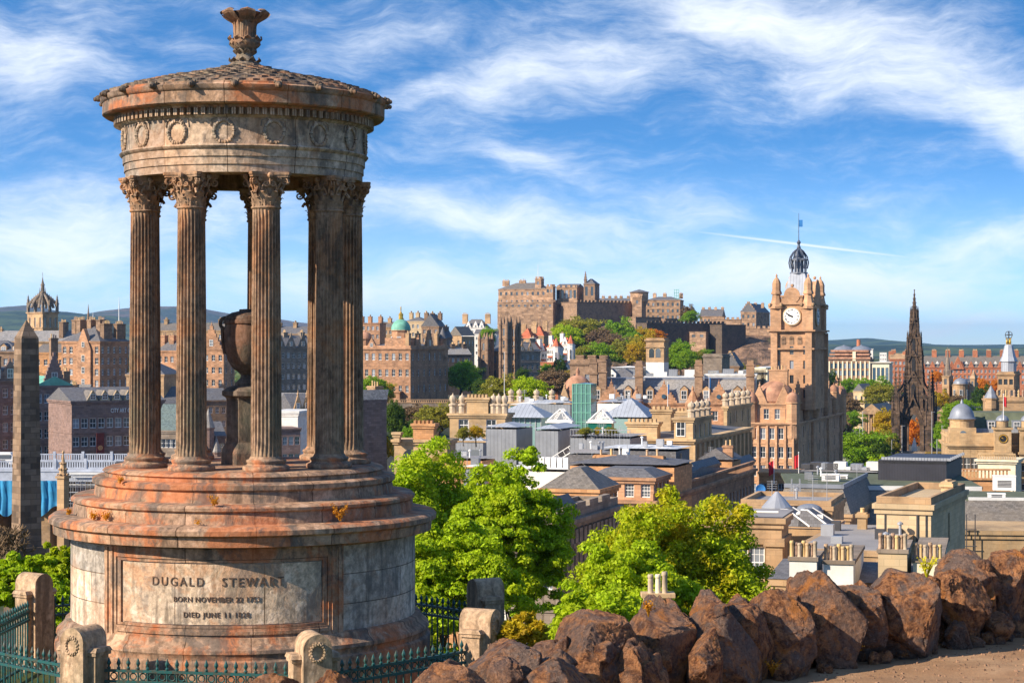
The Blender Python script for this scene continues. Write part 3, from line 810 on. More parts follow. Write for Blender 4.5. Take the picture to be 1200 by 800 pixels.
def railing(a, b, lab, ztop=-5.15):
    d = b-a; L = d.length; d.normalize()
    a = a+d*.36; L -= .74
    g0, g1 = T(a.x, a.y)-.05, T(a.x+d.x*L, a.y+d.y*L)-.05
    e = thing('iron_railing', lab, 'railing', (a.x, a.y, min(g0, g1)), atan2(d.y, d.x), 'iron railings round the monument')
    zt = ztop-min(g0, g1)
    mb = MB()
    for zz, tt in ((zt-.22, .022), (zt-.40, .022), (.22, .025)): mb.box(0, L, -.03, .03, zz-tt, zz+tt)
    mb.build('rail', 'teal_iron', e)
    mb = MB(); n = int(L/.165)
    for k in range(n):
        x = (k+.5)*L/n
        mb.tube((x, 0, -.1), (x, 0, zt-.12), .016, None, 6)
    mb.build('bars', 'teal_iron', e)
    mb = MB()
    for k in range(n):
        x = (k+.5)*L/n
        mb.lathe([(.016, zt-.20), (.03, zt-.19), (.03, zt-.165), (.015, zt-.15), (.02, zt-.13), (.036, zt-.105), (.034, zt-.08), (.018, zt-.04), (.002, zt)], 6, (x, 0))
        M_ = Matrix.Identity(4)
        mb.torus((x+L/n*.5, 0, zt-.31), .055, .012, M_, 10, 4)
    mb.build('spearheads', 'teal_iron', e, smooth=True)
A_, B_, C_, E_, F_, G_ = pp
H_ = Vector((-7.2, 41.2, 0)); I_ = Vector((-3.0, 41.0, 0))
railing(A_, B_, 'teal iron railing with spearheads in front of the monument below the inscription')
railing(B_, C_, 'sunlit teal iron railing with spearheads between the middle post and the right post')
railing(C_, E_, 'dark iron railing with spearheads between the two stone posts right of the monument')
railing(E_, I_, 'black iron railing with spearheads behind the monument on its right')
railing(G_, A_, 'sunlit teal iron railing running off the left edge from the front left post')
railing(G_, F_, 'dark teal iron railing running off the left edge up to the mossy post')
railing(F_, H_, 'black iron railing behind the monument on its left')
# ------------------------------------------------------------------ the rough boulder wall
def rock_mat():
    m, t, p, o = newmat('boulder'); ob = t.n('TexCoord').outputs['Object']; ri = t.n('ObjectInfo').outputs['Random']
    off = t.n('CombineXYZ'); t.put(off.inputs[0], t.math('MULTIPLY', ri, 37.0))
    va = t.n('VectorMath', operation='ADD'); t.L.new(ob, va.inputs[0]); t.L.new(off.outputs[0], va.inputs[1]); v = va.outputs[0]
    n1 = t.noise(v, 2.1, 8, .7, .5); n2 = t.noise(v, 12, 9, .75, .3); n3 = t.noise(t.mapping(v, loc=(4, 4, 4)), 3.4, 6, .65, .8); n4 = t.noise(v, 45, 4, .7)
    cc = t.mix(t.ramp(n2, .38, .62, True), (.13, .048, .024), (.68, .30, .12))
    cc = t.mix(t.math('MULTIPLY', t.ramp(n1, .43, .56, True), t.ramp(ri, 0, 1, False, .35, .95)), cc, t.mix(n4, (.07, .052, .045), (.36, .27, .225)))
    cc = t.mix(t.ramp(n3, .55, .66, True, 0, .85), cc, (.60, .22, .045))
    cc = t.mix(t.ramp(n4, .58, .72, True, 0, .55), cc, (.56, .42, .33))
    cc = t.mix(t.ramp(n4, .28, .42, True, .7, 0), cc, (.03, .02, .018))
    t.L.new(cc, p.inputs['Base Color']); p.inputs['Roughness'].default_value = .82; p.inputs['Specular IOR Level'].default_value = .3
    vo = t.n('TexVoronoi'); t.L.new(v, vo.inputs['Vector']); vo.inputs['Scale'].default_value = 9
    pit = t.ramp(vo.outputs[0], 0, .35, True)
    bump(t, p, t.math('ADD', t.math('MULTIPLY', n2, 1.2), t.math('ADD', t.math('MULTIPLY', n4, .25), t.math('MULTIPLY', pit, .35))), 1.0, .16)
rock_mat()
leafmat('yellow_weed', (.62, .55, .02), (.5, .6, .03))
def ico(sub):
    import bmesh
    bm = bmesh.new(); bmesh.ops.create_icosphere(bm, subdivisions=sub, radius=1)
    v = np.array([q.co[:] for q in bm.verts]); f = [tuple(x.index for x in q.verts) for q in bm.faces]; bm.free()
    return v, f
ICO6 = ico(6); ICO4 = ico(5)
def boulder(loc, size, seed, rz=0, tilt=0, lab=None, hi=True, grp='boulders of the rough stone wall', name='boulder'):
    R = np.random.RandomState(seed); v0, f = ICO6 if hi else ICO4
    v = np.sign(v0)*np.abs(v0)**.72; v /= (np.abs(v)**2).sum(1, keepdims=True)**.5*.55+.45
    v[:, 0] += .18*R.normal()*v[:, 2]; v[:, 0] *= 1+.22*R.normal()*v[:, 2]*.5
    # flat broken faces
    for k in range(13):
        n = R.normal(size=3); n /= np.linalg.norm(n); d = R.uniform(.66, .92)
        s = v @ n; over = s > d
        v[over] -= np.outer((s[over]-d)*.97, n)
    out = np.empty_like(v)
    for i, p in enumerate(v):
        q = Vector(p*1.15)+Vector((seed*3.1, 0, 0))
        k = .15*mnoise.noise(q)+.05*abs(mnoise.noise(q*2.3))+.03*mnoise.noise(q*5.5)
        c = mnoise.voronoi(q*1.6)[0]; k += -.10*max(0, .12-(c[1]-c[0]))/.12
        out[i] = p*(1+k)
    for k in range(26 if hi else 10):
        n = R.normal(size=3)*np.array([1.2, 1, .75]); n /= np.linalg.norm(n); s = out @ n; d = s.max()*R.uniform(.70, .90); over = s > d
        out[over] -= np.outer((s[over]-d)*.96, n)
    if hi:
        for i in range(len(out)):
            q = Vector(v[i]*1.15)+Vector((seed*3.1, 0, 0)); out[i] *= 1+.020*mnoise.noise(q*9)+.028*abs(mnoise.noise(q*15))+.012*mnoise.noise(q*34)
    out *= np.array(size)
    me = bpy.data.meshes.new(name); me.from_pydata(out.tolist(), [], f); me.materials.append(MATS['boulder'])
    me.polygons.foreach_set('use_smooth', [True]*len(f)); me.update()
    o = put(name, me, None, loc); o.rotation_euler = (0, tilt, rz)
    tag(o, lab, 'boulder', grp)
    return o
rk = [ # px x0,x1,y top,y bottom, label
 (355, 436, 779, 830, 'small purplish boulder top at the bottom edge right of the wreath post'),
 (460, 578, 769, 850, 'low brown boulder at the bottom edge, leftmost of the continuous rock wall'),
 (542, 645, 746, 812, 'reddish boulder right of the fence posts, with a flat sunlit top'),
 (575, 700, 764, 870, 'orange brown boulder low at the bottom edge below the flat topped one'),
 (645, 752, 711, 830, 'large grey topped boulder below the right hand green tree'),
 (735, 815, 702, 850, 'tall grey and pink boulder below the three chimney pots'),
 (700, 780, 760, 880, 'cracked orange boulder at the bottom edge under the large grey topped one'),
 (782, 880, 694, 845, 'upright orange boulder with a sharp sunlit left edge'),
 (800, 846, 745, 800, 'small round brown stone wedged low in the wall gap'),
 (836, 912, 697, 812, 'dark purplish slab boulder leaning left in the middle of the wall'),
 (868, 950, 693, 815, 'broad blocky boulder with an orange lit face and dark right side'),
 (925, 1010, 680, 775, 'smooth rounded tan topped boulder in front of the white chimneys'),
 (978, 1042, 677, 778, 'narrow pointed orange boulder right of the tan rounded one'),
 (1020, 1072, 688, 764, 'dark folded boulder between the narrow orange one and the widest one'),
 (1008, 1108, 666, 755, 'wide rugged red boulder in front of the yellow chimney pots'),
 (1088, 1153, 668, 752, 'pointed red boulder with a dark hollow beneath, right of the wide rugged one'),
 (1098, 1172, 646, 706, 'high rounded boulder with a yellow orange lichen patch'),
 (1148, 1198, 641, 735, 'tall smooth boulder near the right edge, highest of the wall'),
 (1176, 1250, 650, 730, 'boulder cut by the right edge of the photo'),
 (1240, 1310, 640, 725, None), (1290, 1390, 632, 720, None), (280, 372, 792, 880, None), (180, 300, 800, 900, None)]
for i, (x0, x1, y0, y1, lab) in enumerate(rk):
    xc = (x0+x1)/2; D = float(np.interp(xc, [p[0] for p in WALL][::-1], [p[1] for p in WALL][::-1]))+(.35 if y0 < 660 else 0)
    if lab and 'bottom edge' in lab and x0 > 560: D -= .45
    if lab and 'small round' in lab: D -= .4
    zt, zb = Z_(y0, D), min(Z_(y1, D), Z_(y0, D)-.3)
    if lab and ('high rounded' not in lab): zb = min(zb, -2.66)
    zb = max(zb, -3.3)
    w_ = (x1-x0)/F*D/2*1.42; h_ = (zt-zb)/2*1.19
    if lab is None: lab = ('boulder past the right edge, next to the cut one', 'farthest boulder past the right edge of the photo', 'low boulder hidden at the bottom edge below the fence', 'boulder past the bottom edge below the front left post')[i-19]
    boulder(Vector(((xc-600)/F*D, D, (zt+zb)/2)), (w_, max(.36, w_*1.05), h_), 11+i*7, rz=radians(-12+11*(i % 4)), tilt=radians(-7+(i*5) % 15), lab=lab)
for k, (x, y, w) in enumerate(((545, 775, 60), (598, 766, 60), (648, 742, 56), (742, 722, 56), (786, 716, 50), (842, 712, 52), (876, 712, 50), (938, 702, 52), (985, 694, 50), (1018, 698, 46), (1062, 690, 50), (1100, 684, 50), (1142, 676, 52), (1180, 668, 50), (1212, 664, 60))):
    D = float(np.interp(x, [p[0] for p in WALL][::-1], [p[1] for p in WALL][::-1]))+.38; zt = Z_(y, D); w_ = w/F*D/2*1.35; zb = -3.0
    boulder(Vector(((x-600)/F*D, D, (zt+zb)/2)), (w_, .4, (zt-zb)/2*1.22), 700+k*3, rz=radians(15*(k % 5)-30), tilt=radians((k*7) % 20-10), hi=False, lab='dark brown rock filling a gap at the back of the boulder wall', grp='rocks behind the gaps of the boulder wall', name='back_rock')
# second rank filling the gaps low in the wall
R0 = random.Random(21)
for k, (x, y, s) in enumerate(((590, 790, 26), (690, 800, 26), (776, 776, 20), (858, 778, 18), (925, 776, 20), (988, 768, 18), (1062, 758, 16), (1122, 746, 18), (1170, 734, 20), (1010, 700, 18), (925, 710, 16), (868, 712, 18), (1090, 690, 18), (1148, 672, 16), (700, 770, 24), (655, 775, 20))):
    D = float(np.interp(x, [p[0] for p in WALL][::-1], [p[1] for p in WALL][::-1]))-.30+(.45 if y < 715 else 0)
    w_ = s/F*D*1.05
    o = boulder(Vector(((x-600)/F*D, D, Z_(y, D))), (w_, w_*.9, w_*R0.uniform(.8, 1.2)), 500+k, rz=R0.random()*3, lab='wedge of brown rock packed low between the big boulders', grp='rock wedges packed low in the boulder wall', name='rock_wedge', hi=False)
# small stones packed under the big ones
R0 = random.Random(8); first = None
for k in range(46):
    xc = R0.uniform(480, 1230); D = float(np.interp(xc, [p[0] for p in WALL][::-1], [p[1] for p in WALL][::-1]))-R0.uniform(.12, .42)
    s = R0.uniform(.05, .15); p = Vector(((xc-600)/F*D, D, -2.6+s*.3))
    if k < 4: o = boulder(p, (s, s*.9, s*.7), 300+k, lab='small brown stone lying at the foot of the boulder wall', hi=False, grp='small stones at the foot of the boulder wall', name='stone'); first = (first or [])+[o]
    else:
        o = first[k % 4].copy(); COL.objects.link(o); o.location = p; q = R0.uniform(.6, 1.4); o.scale = (q, q, q)
    o.rotation_euler = (R0.random()*6, R0.random()*6, R0.random()*6)

for q, (x, y, dD, n, h, lab) in enumerate(((1086, 672, -.1, 22, .14, 'small yellow flowering weed on the wide rugged red boulder'), (1003, 764, -.35, 10, .07, 'tiny weed at the foot of the wall below the narrow orange boulder'), (905, 786, -.35, 12, .09, 'small dry weed at the foot of the wall near the path corner'), (760, 716, -.1, 12, .08, 'orange weed in the crack beside the tall grey and pink boulder'))):
    D = float(np.interp(x, [p[0] for p in WALL][::-1], [p[1] for p in WALL][::-1]))+dD; R = random.Random(q); mb = MB()
    for k in range(n):
        a = R.uniform(0, 6.28); l = h*R.uniform(.5, 1.1); tip = Vector((cos(a)*l*.6, sin(a)*l*.6-.03, l)); mb.path([Vector((0, 0, -.04)), tip*.6, tip], .0035, 3)
        for s_ in range(6):
            c = tip*R.uniform(.35, 1)+Vector((R.gauss(0, .012), R.gauss(0, .012), R.gauss(0, .01))); r = R.uniform(.008, .015); u = Vector((R.gauss(0, 1), R.gauss(0, 1), R.gauss(0, 1))).normalized(); v = u.orthogonal().normalized(); mb.poly([c-u*r, c-v*r*.6, c+u*r, c+v*r*.6])
    tag(mb.build('weed', 'autumn_weed' if q else 'yellow_weed', None, ((x-600)/F*D, D, Z_(y, D)), uv=False), lab, 'weed', 'weeds growing among the boulders')
# ------------------------------------------------------------------ city kit
ashlar('pink_stone', (.43, .245, .145), dirt=.6); ashlar('hotel_stone', (.51, .305, .18), .35, .45, .15, .75); ashlar('tan_stone', (.44, .295, .17), .35, .6, .15, .8); ashlar('yellow_stone', (.49, .345, .195), .35, .5, .13, .82)
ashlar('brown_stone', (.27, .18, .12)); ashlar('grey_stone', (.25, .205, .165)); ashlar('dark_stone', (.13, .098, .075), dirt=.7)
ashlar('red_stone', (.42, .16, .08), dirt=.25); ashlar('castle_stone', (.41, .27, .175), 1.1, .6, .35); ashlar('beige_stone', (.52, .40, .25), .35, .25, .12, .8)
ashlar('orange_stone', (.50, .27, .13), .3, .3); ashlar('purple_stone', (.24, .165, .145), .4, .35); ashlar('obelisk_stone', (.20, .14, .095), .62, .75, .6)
plain('white_harl', (.72, .69, .64), .85, .12); plain('cream_paint', (.70, .62, .45), .8, .15, 1.5); potm('pot_clay', (.60, .42, .19)); plain('pot_stone', (.45, .36, .26), .85, .25, 2)
plain('red_tile', (.42, .12, .06), .8, .25, .5); plain('copper', (.16, .40, .30), .6, .2, .6); plain('lead', (.21, .23, .27), .5, .15, .8, .2); plain('gold', (.75, .45, .08), .35, .1, 1, .8)
plain('felt_green', (.10, .115, .075), .9, .2); plain('flat_grey', (.26, .25, .25), .85, .12, .3); plain('white_roof', (.62, .62, .60), .7, .12, .4); plain('dark_metal', (.06, .06, .065), .5, .15)
plain('steel', (.42, .43, .45), .4, .1, 1, .5); plain('pink_dome', (.36, .19, .12), .8, .35, .5); plain('white_paint', (.75, .74, .72), .6, .05); plain('black_paint', (.02, .02, .022), .5, .1)
plain('red_cloth', (.6, .03, .04), .8); plain('blue_cloth', (.03, .16, .42), .8, .15); plain('banner_cloth', (.16, .035, .03), .8, .3, .8); plain('blue_tarp', (.03, .22, .42), .55, .3, .35); plain('tarmac', (.06, .06, .062), .9)
slate('slate', (.115, .115, .125)); slate('slate_brown', (.15, .135, .12)); slate('slate_light', (.23, .225, .225)); slate('slate_teal', (.11, .15, .15))
seam('zinc', (.25, .265, .29)); seam('zinc_roof', (.36, .39, .44), .7); seam('louvre', (.045, .045, .055), .3); seam('white_sheet', (.62, .63, .63), 1.2)
glass('pane'); glass('green_glass', (.01, .12, .09), .05); glass('blue_glass', (.04, .09, .14), .08)
plain('roughcast', (.17, .10, .06), .95, .5, .06)

WINC = {}
def window_mesh(w_, h_, kind='sash'):
    key = (round(w_, 2), round(h_, 2), kind)
    if key in WINC: return WINC[key]
    mb = MB(); t = max(.05, w_*.075)
    if kind != 'slit':
        mb.mi = 0
        mb.box(-w_/2, w_/2, -.05, 0, 0, t*1.3); mb.box(-w_/2, w_/2, -.05, 0, h_-t, h_); mb.box(-w_/2, -w_/2+t, -.05, 0, t, h_-t); mb.box(w_/2-t, w_/2, -.05, 0, t, h_-t)
        mb.box(-w_/2+t, w_/2-t, -.045, 0, h_*.5-t*.45, h_*.5+t*.45)
        if kind == 'sash' and w_ > .95: mb.box(-t*.3, t*.3, -.04, 0, t, h_-t)
        if kind == 'astragal':
            for q in (-1/6, 1/6): mb.box(w_*q-t*.22, w_*q+t*.22, -.04, 0, t, h_-t)
            for q in (.25, .75): mb.box(-w_/2+t, w_/2-t, -.035, 0, h_*q-t*.2, h_*q+t*.2)
    mb.mi = 1; mb.poly([(-w_/2, -.015, 0), (w_/2, -.015, 0), (w_/2, -.015, h_), (-w_/2, -.015, h_)])
    me = bpy.data.meshes.new('window'); me.from_pydata(mb.v, [], mb.f)
    me.materials.append(MATS['dark_metal' if kind == 'dark' else 'white_paint']); me.materials.append(MATS['blue_glass' if kind in ('blue', 'dark') else 'pane']); me.polygons.foreach_set('material_index', mb.m); me.update()
    WINC[key] = me
    return me
def add_window(parent, w_, h_, loc, rz=0, kind='sash', name='window'):
    o = put(name, window_mesh(w_, h_, kind), parent, loc); o.rotation_euler = (0, 0, rz); return o
def facade(mb, ops, O, rz, W, H, rows, bays, w_, h_, kind, rec=.22, z0=0.0, skip=None):
    """wall of width W and height H from O along the direction rz (outside on its right hand side, -y when rz=0) with real openings"""
    c, s = cos(rz), sin(rz)
    def P(u, z, dep=0.0): return (O[0]+u*c-dep*s, O[1]+u*s+dep*c, O[2]+z)
    xs_ = [0.0]; 
    for b in bays: xs_ += [b-w_/2, b+w_/2]
    xs_.append(W)
    zs_ = [z0]
    for r in sorted(rows): zs_ += [r, r+h_]
    zs_.append(H)
    for j in range(len(zs_)-1):
        for i in range(len(xs_)-1):
            u0, u1, a, b = xs_[i], xs_[i+1], zs_[j], zs_[j+1]
            if u1-u0 < 1e-4 or b-a < 1e-4: continue
            if i % 2 == 1 and j % 2 == 1:
                for q in (((u0, a), (u0, b)), ((u1, b), (u1, a)), ((u0, b), (u1, b)), ((u1, a), (u0, a))):
                    (ua, za), (ub, zb) = q
                    mb.poly([P(ua, za), P(ub, zb), P(ub, zb, rec), P(ua, za, rec)])
                ops.append(((P((u0+u1)/2, a, rec)), rz, w_, h_, kind))
            else: mb.poly([P(u0, a), P(u1, a), P(u1, b), P(u0, b)])
def spread(W, n, m=None):
    if n <= 0: return []
    m = W/(n*2) if m is None else m
    return [m+(W-2*m)*k/(n-1) if n > 1 else W/2 for k in range(n)]
def solve(xl, xc, xr, D, th):
    u = (cos(th), -sin(th)); v = (sin(th), cos(th))
    kc, kl = (xc-600)/F, (xl-600)/F; Cx = kc*D
    W = (Cx-kl*D)/(u[0]-kl*u[1])
    d = None
    if xr is not None:
        kr = (xr-600)/F; d = (Cx-kr*D)/(kr*v[1]-v[0])
    return Cx, W, d
class Bld:
    pass
def B(name, lab, cat, xl, xc, xr, D, yt, wall='pink_stone', th=18, d=14, yb=None, fr=(3, 5), sr=(3, 4), win=(1.1, 1.8), fh=3.7, top=1.4, kind='sash', roof=None, group=None,
      cornice=(.35,), band=True, parapet=0, pil=0, z_base=None):
    """house given by the picture columns of its left edge, its near corner and its right edge, the distance and the row of its wall head"""
    t = radians(th)
    if xr is not None and th > 0: t = max(t, math.atan((xr-600)/F+.13))
    Cx, W, dd = solve(xl, xc, xr, D, t)
    if dd: d = dd
    zt = Z_(yt, D)
    zg = z_base if z_base is not None else (Z_(yb, D) if yb is not None else min(T(Cx, D), T(Cx-W*cos(t), D+W*sin(t)), T(Cx+d*sin(t), D+d*cos(t)))-.5)
    H = zt-zg
    e = thing(name, lab, cat, (Cx, D, zg), -t, group)
    mb = MB(); ops = []
    rows = [H-top-win[1]-fh*k for k in range(fr[0])]; rows = [r for r in rows if r > .08]
    rows2 = [H-top-win[1]-fh*k for k in range(sr[0])]; rows2 = [r for r in rows2 if r > .08]
    facade(mb, ops, (-W, 0, 0), 0, W, H, rows, spread(W, fr[1]), win[0], win[1], kind)
    facade(mb, ops, (0, 0, 0), pi/2, d, H, rows2, spread(d, sr[1]), win[0], win[1], kind)
    mb.poly([(0, d, 0), (-W, d, 0), (-W, d, H), (0, d, H)]); mb.poly([(-W, d, 0), (-W, 0, 0), (-W, 0, H), (-W, d, H)])
    if roof is None: mb.poly([(-W, 0, H-.02), (0, 0, H-.02), (0, d, H-.02), (-W, d, H-.02)])
    mb.build('wall', wall, e)
    for loc, rz, w_, h_, kd in ops: add_window(e, w_, h_, loc, rz, kd)
    b = Bld(); b.e = e; b.W = W; b.d = d; b.H = H; b.D = D; b.k = D/F; b.wall = wall; b.th = t
    if cornice:
        mb = MB(); p = cornice[0]
        mb.box(-W-p, p, -p, d+p, H-.02, H+.32); mb.box(-W-p*.5, p*.5, -p*.5, d+p*.5, H-.35, H-.025)
        if band and fr[0] > 1:
            for k in range(1, min(4, fr[0])):
                z = H-top-fh*k+.45*(fh-win[1])-.2
                if z > .5: mb.box(-W-.1, .1, -.1, d+.1, z, z+.22)
        for z in cornice[1:]: mb.box(-W-p*.7, p*.7, -p*.7, d+p*.7, H-z, H-z+.4)
        mb.build('cornice', wall, e)
    if parapet:
        mb = MB(); z0, z1 = H+.33, H+.33+parapet; q = .3
        for (x0, x1, y0, y1) in ((-W, 0, 0, q), (-q, 0, q, d), (-W, -W+q, q, d), (-W+q, -q, d-q, d)): mb.box(x0, x1, y0, y1, z0, z1)
        mb.build('parapet', wall, e)
    if pil:
        mb = MB(); n = pil
        for k in range(n): y = (k+.0)*d/(n-1); mb.box(.002, .35, max(0, y-.4), min(d, y+.4), 0, H-.5)
        mb.build('pilasters', wall, e)
    if roof: add_roof(b, *roof)
    return b
def add_roof(b, kind, h, mat, over=.25, z=None, x0=None, x1=None, y0=None, y1=None, flat=None):
    x0 = -b.W-over if x0 is None else x0; x1 = over if x1 is None else x1; y0 = -over if y0 is None else y0; y1 = b.d+over if y1 is None else y1
    z = b.H+.33 if z is None else z; mb = MB()
    if kind == 'hip':
        i = min((x1-x0), (y1-y0))/2*.98
        if flat: i = min(i, flat)
        mb.frustum(x0, x1, y0, y1, z, z+h, i, i)
    elif kind == 'gx':   # ridge along x
        ym = (y0+y1)/2
        mb.poly([(x0, y0, z), (x1, y0, z), (x1, ym, z+h), (x0, ym, z+h)]); mb.poly([(x1, y1, z), (x0, y1, z), (x0, ym, z+h), (x1, ym, z+h)])
        mb.poly([(x1, y0, z), (x1, y1, z), (x1, ym, z+h)]); mb.poly([(x0, y1, z), (x0, y0, z), (x0, ym, z+h)])
    elif kind == 'gy':
        xm = (x0+x1)/2
        mb.poly([(x0, y0, z), (xm, y0, z+h), (xm, y1, z+h), (x0, y1, z)]); mb.poly([(x1, y0, z), (x1, y1, z), (xm, y1, z+h), (xm, y0, z+h)])
        mb.poly([(x0, y0, z), (x1, y0, z), (xm, y0, z+h)]); mb.poly([(x1, y1, z), (x0, y1, z), (xm, y1, z+h)])
    elif kind == 'pyr':
        xm, ym = (x0+x1)/2, (y0+y1)/2
        P = [(x0, y0, z), (x1, y0, z), (x1, y1, z), (x0, y1, z)]
        for k in range(4): mb.poly([P[k], P[(k+1) % 4], (xm, ym, z+h)])
    o = mb.build('roof', mat, b.e); b.roof = o; b.rh = h; b.rz = z
    return o
def roofbits(b, n, seed, z=None):
    R = random.Random(seed); z = b.H+.3 if z is None else z
    for q in range(n):
        x = -b.W*R.uniform(.08, .92); y = b.d*R.uniform(.1, .8); s = R.uniform(.18, .5); mb = MB(); k = R.random()
        if k < .45: mb.box(x-s, x+s, y, y+s*1.6, z-.1, z+R.uniform(.3, .8)); nm, mt = 'roof_box', R.choice(['steel', 'zinc', 'white_paint', 'dark_metal'])
        elif k < .8: mb.lathe([(.1, z-.1), (.1, z+.7), (.2, z+.72), (.2, z+.85), (.02, z+.95)], 8, (x, y)); nm, mt = 'roof_vent', R.choice(['steel', 'white_paint'])
        else:
            h = R.uniform(1.4, 2.4); mb.tube((x, y, z-.1), (x, y, z+h), .03); [mb.tube((x-.4, y, z+h-.1-.18*i), (x+.4, y, z+h-.1-.18*i), .018) for i in range(4)]; nm, mt = 'aerial', 'steel'
        mb.build(nm, mt, b.e, uv=False)
POT = {}
def pot_mesh(r, h, mat):
    key = (round(r, 3), round(h, 2), mat)
    if key not in POT:
        mb = MB(); mb.lathe([(r, 0), (r*.92, h*.08), (r*.85, h*.8), (r*1.0, h*.83), (r*1.0, h*.92), (r*.8, h), (r*.55, h), (r*.55, h*.8)], 10, cap=False)
        o = mb.build('chimney_pot', mat, smooth=True, uv=False); POT[key] = o.data; bpy.data.objects.remove(o)
    return POT[key]
def chimney(e, x, y, z, wx, wy, h, n=4, wall='pink_stone', pots='pot_clay', ph=.8, pr=.16, along=None, name='chimney'):
    mb = MB(); mb.box(x-wx/2, x+wx/2, y-wy/2, y+wy/2, z, z+h-.35); mb.box(x-wx/2-.12, x+wx/2+.12, y-wy/2-.12, y+wy/2+.12, z+h-.35, z+h-.1); mb.box(x-wx/2-.02, x+wx/2+.02, y-wy/2-.02, y+wy/2+.02, z+h-.1, z+h)
    c = mb.build(name, wall, e)
    me = pot_mesh(pr, ph, pots)
    for k in range(n):
        f = (k+.5)/n-.5
        px_, py_ = (x+f*wx*.9, y) if wx >= wy else (x, y+f*wy*.9)
        o = put('chimney_pot', me, c, (px_, py_, z+h-.01)); q = ((k*7+int(abs(x)*13)+int(h*9)) % 5); o.scale = (1, 1, (1, .8, 1.15, .9, 1.05)[q]); o.rotation_euler = ((q-2)*.012, (q-2)*.015, 0)
    return c
def dormer(e, x, y, z, w_, h_, depth, wall='tan_stone', roof='slate', rz=0.0, wk='sash', rh=None):
    """small window house on a roof, facing -y turned by rz"""
    rh = w_*.45 if rh is None else rh
    M_ = TR(x, y, z) @ RZ(rz); mb = MB(); mb.M = M_
    mb.box(-w_/2, w_/2, 0, depth, 0, h_)
    mb.poly([(-w_/2, 0, h_), (w_/2, 0, h_), (0, 0, h_+rh)])
    o = mb.build('dormer', wall, e)
    r = MB(); r.M = M_; q = .12
    r.poly([(-w_/2-q, -q, h_-q*.8), (0, -q, h_+rh+.06), (0, depth, h_+rh+.06), (-w_/2-q, depth, h_-q*.8)]); r.poly([(w_/2+q, -q, h_-q*.8), (w_/2+q, depth, h_-q*.8), (0, depth, h_+rh+.06), (0, -q, h_+rh+.06)])
    r.build('dormer_roof', roof, o)
    p = M_ @ Vector((0, -.03, .15)); wn = add_window(o, w_*.7, h_*.82, p, rz, wk)
    return o
def gable(e, x, y, z, w_, h_, wall, t=.5, steps=0, rz=0.0, win=None, fin=True, name='gable'):
    """gable wall rising on a wall head; stepped when steps > 0"""
    M_ = TR(x, y, z) @ RZ(rz); mb = MB(); mb.M = M_
    if steps:
        for k in range(steps):
            f = 1-k/steps; mb.box(-w_/2*f, w_/2*f, 0, t, h_*k/steps, h_*(k+1)/steps)
    else:
        mb.hexa([(-w_/2, 0, 0), (w_/2, 0, 0), (w_/2, t, 0), (-w_/2, t, 0)], [(-w_*.04, 0, h_), (w_*.04, 0, h_), (w_*.04, t, h_), (-w_*.04, t, h_)])
        for s_ in (-1, 1): mb.tube((s_*w_*.5, t/2, .02), (s_*w_*.03, t/2, h_+.04), .16, .16, 5)
    if fin: mb.ball((0, t/2, h_+.35), .3, 6); mb.lathe([(.16, h_), (.1, h_+.8), (.02, h_+1.3)], 6, (0, t/2))
    o = mb.build(name, wall, e)
    if win:
        p = M_ @ Vector((0, -.03, h_*.12)); add_window(o, win[0], win[1], p, rz)
    return o
def finial_post(e, x, y, z, h, r, mat, name='finial', ball=True):
    mb = MB(); mb.lathe([(r, 0), (r, h*.35), (r*1.25, h*.38), (r*1.25, h*.44), (r*.6, h*.5), (r*.95, h*.62), (r*1.05, h*.72), (r*.8, h*.84), (r*.25, h*.9), (.02, h)], 8, (0, 0))
    o = mb.build(name, mat, e, (x, y, z), smooth=True, uv=False); return o
def turret(e, x, y, z0, z1, r, wall, cap='cone', ch=3.0, roof='slate', n=12, wins=0, name='turret'):
    mb = MB(); mb.lathe([(r*.6, z0-r*.9), (r, z0), (r, z1-.3), (r*1.12, z1-.3), (r*1.12, z1)], n, (x, y)); o = mb.build(name, wall, e)
    mb = MB()
    if cap == 'cone': pr = [(r*1.15, z1), (r*.6, z1+ch*.5), (.05, z1+ch)]
    elif cap == 'dome': pr = [(r*1.05*cos(q), z1+ch*.86*sin(q)) for q in np.linspace(0, 1.5, 9)]+[(r*.12, z1+ch*.9), (.03, z1+ch*1.12)]
    elif cap == 'bell': pr = [(r*1.25, z1), (r*1.12, z1+ch*.08), (r*1.0, z1+ch*.3), (r*.8, z1+ch*.52), (r*.45, z1+ch*.70), (r*.15, z1+ch*.80), (r*.12, z1+ch*.88), (.03, z1+ch)]
    mb.lathe(pr, 20 if cap != 'cone' else n, (x, y)); mb.build('turret_roof', roof, o, smooth=(cap != 'cone'))
    for k in range(wins):
        a = -.9+k*1.1
        add_window(o, r*.45, (z1-z0)*.5, (x+(r+.02)*sin(a), y-(r+.02)*cos(a), z0+(z1-z0)*.2), a)
    return o
def pinnacle(mb, x, y, z, w_, h, n=4, cro=4, base=.35):
    """square shaft with a steep crocketed spirelet, added to mb"""
    hb = h*base
    mb.lathe([(w_*.7, z), (w_*.7, z+hb), (w_*.95, z+hb), (w_*.95, z+hb+w_*.25), (w_*.62, z+hb+w_*.3), (w_*.06, z+h)], n, (x, y), a0=pi/n, a1=2*pi+pi/n)
    for k in range(1, cro+1):
        t = k/(cro+1); zz = z+hb+(h-hb)*t; r = w_*.62*(1-t)+w_*.1
        for q in range(4):
            a = q*pi/2+pi/4; mb.box(x+r*sin(a)-w_*.14, x+r*sin(a)+w_*.14, y-r*cos(a)-w_*.14, y-r*cos(a)+w_*.14, zz-w_*.12, zz+w_*.16)
    mb.ball((x, y, z+h), w_*.22, 4)
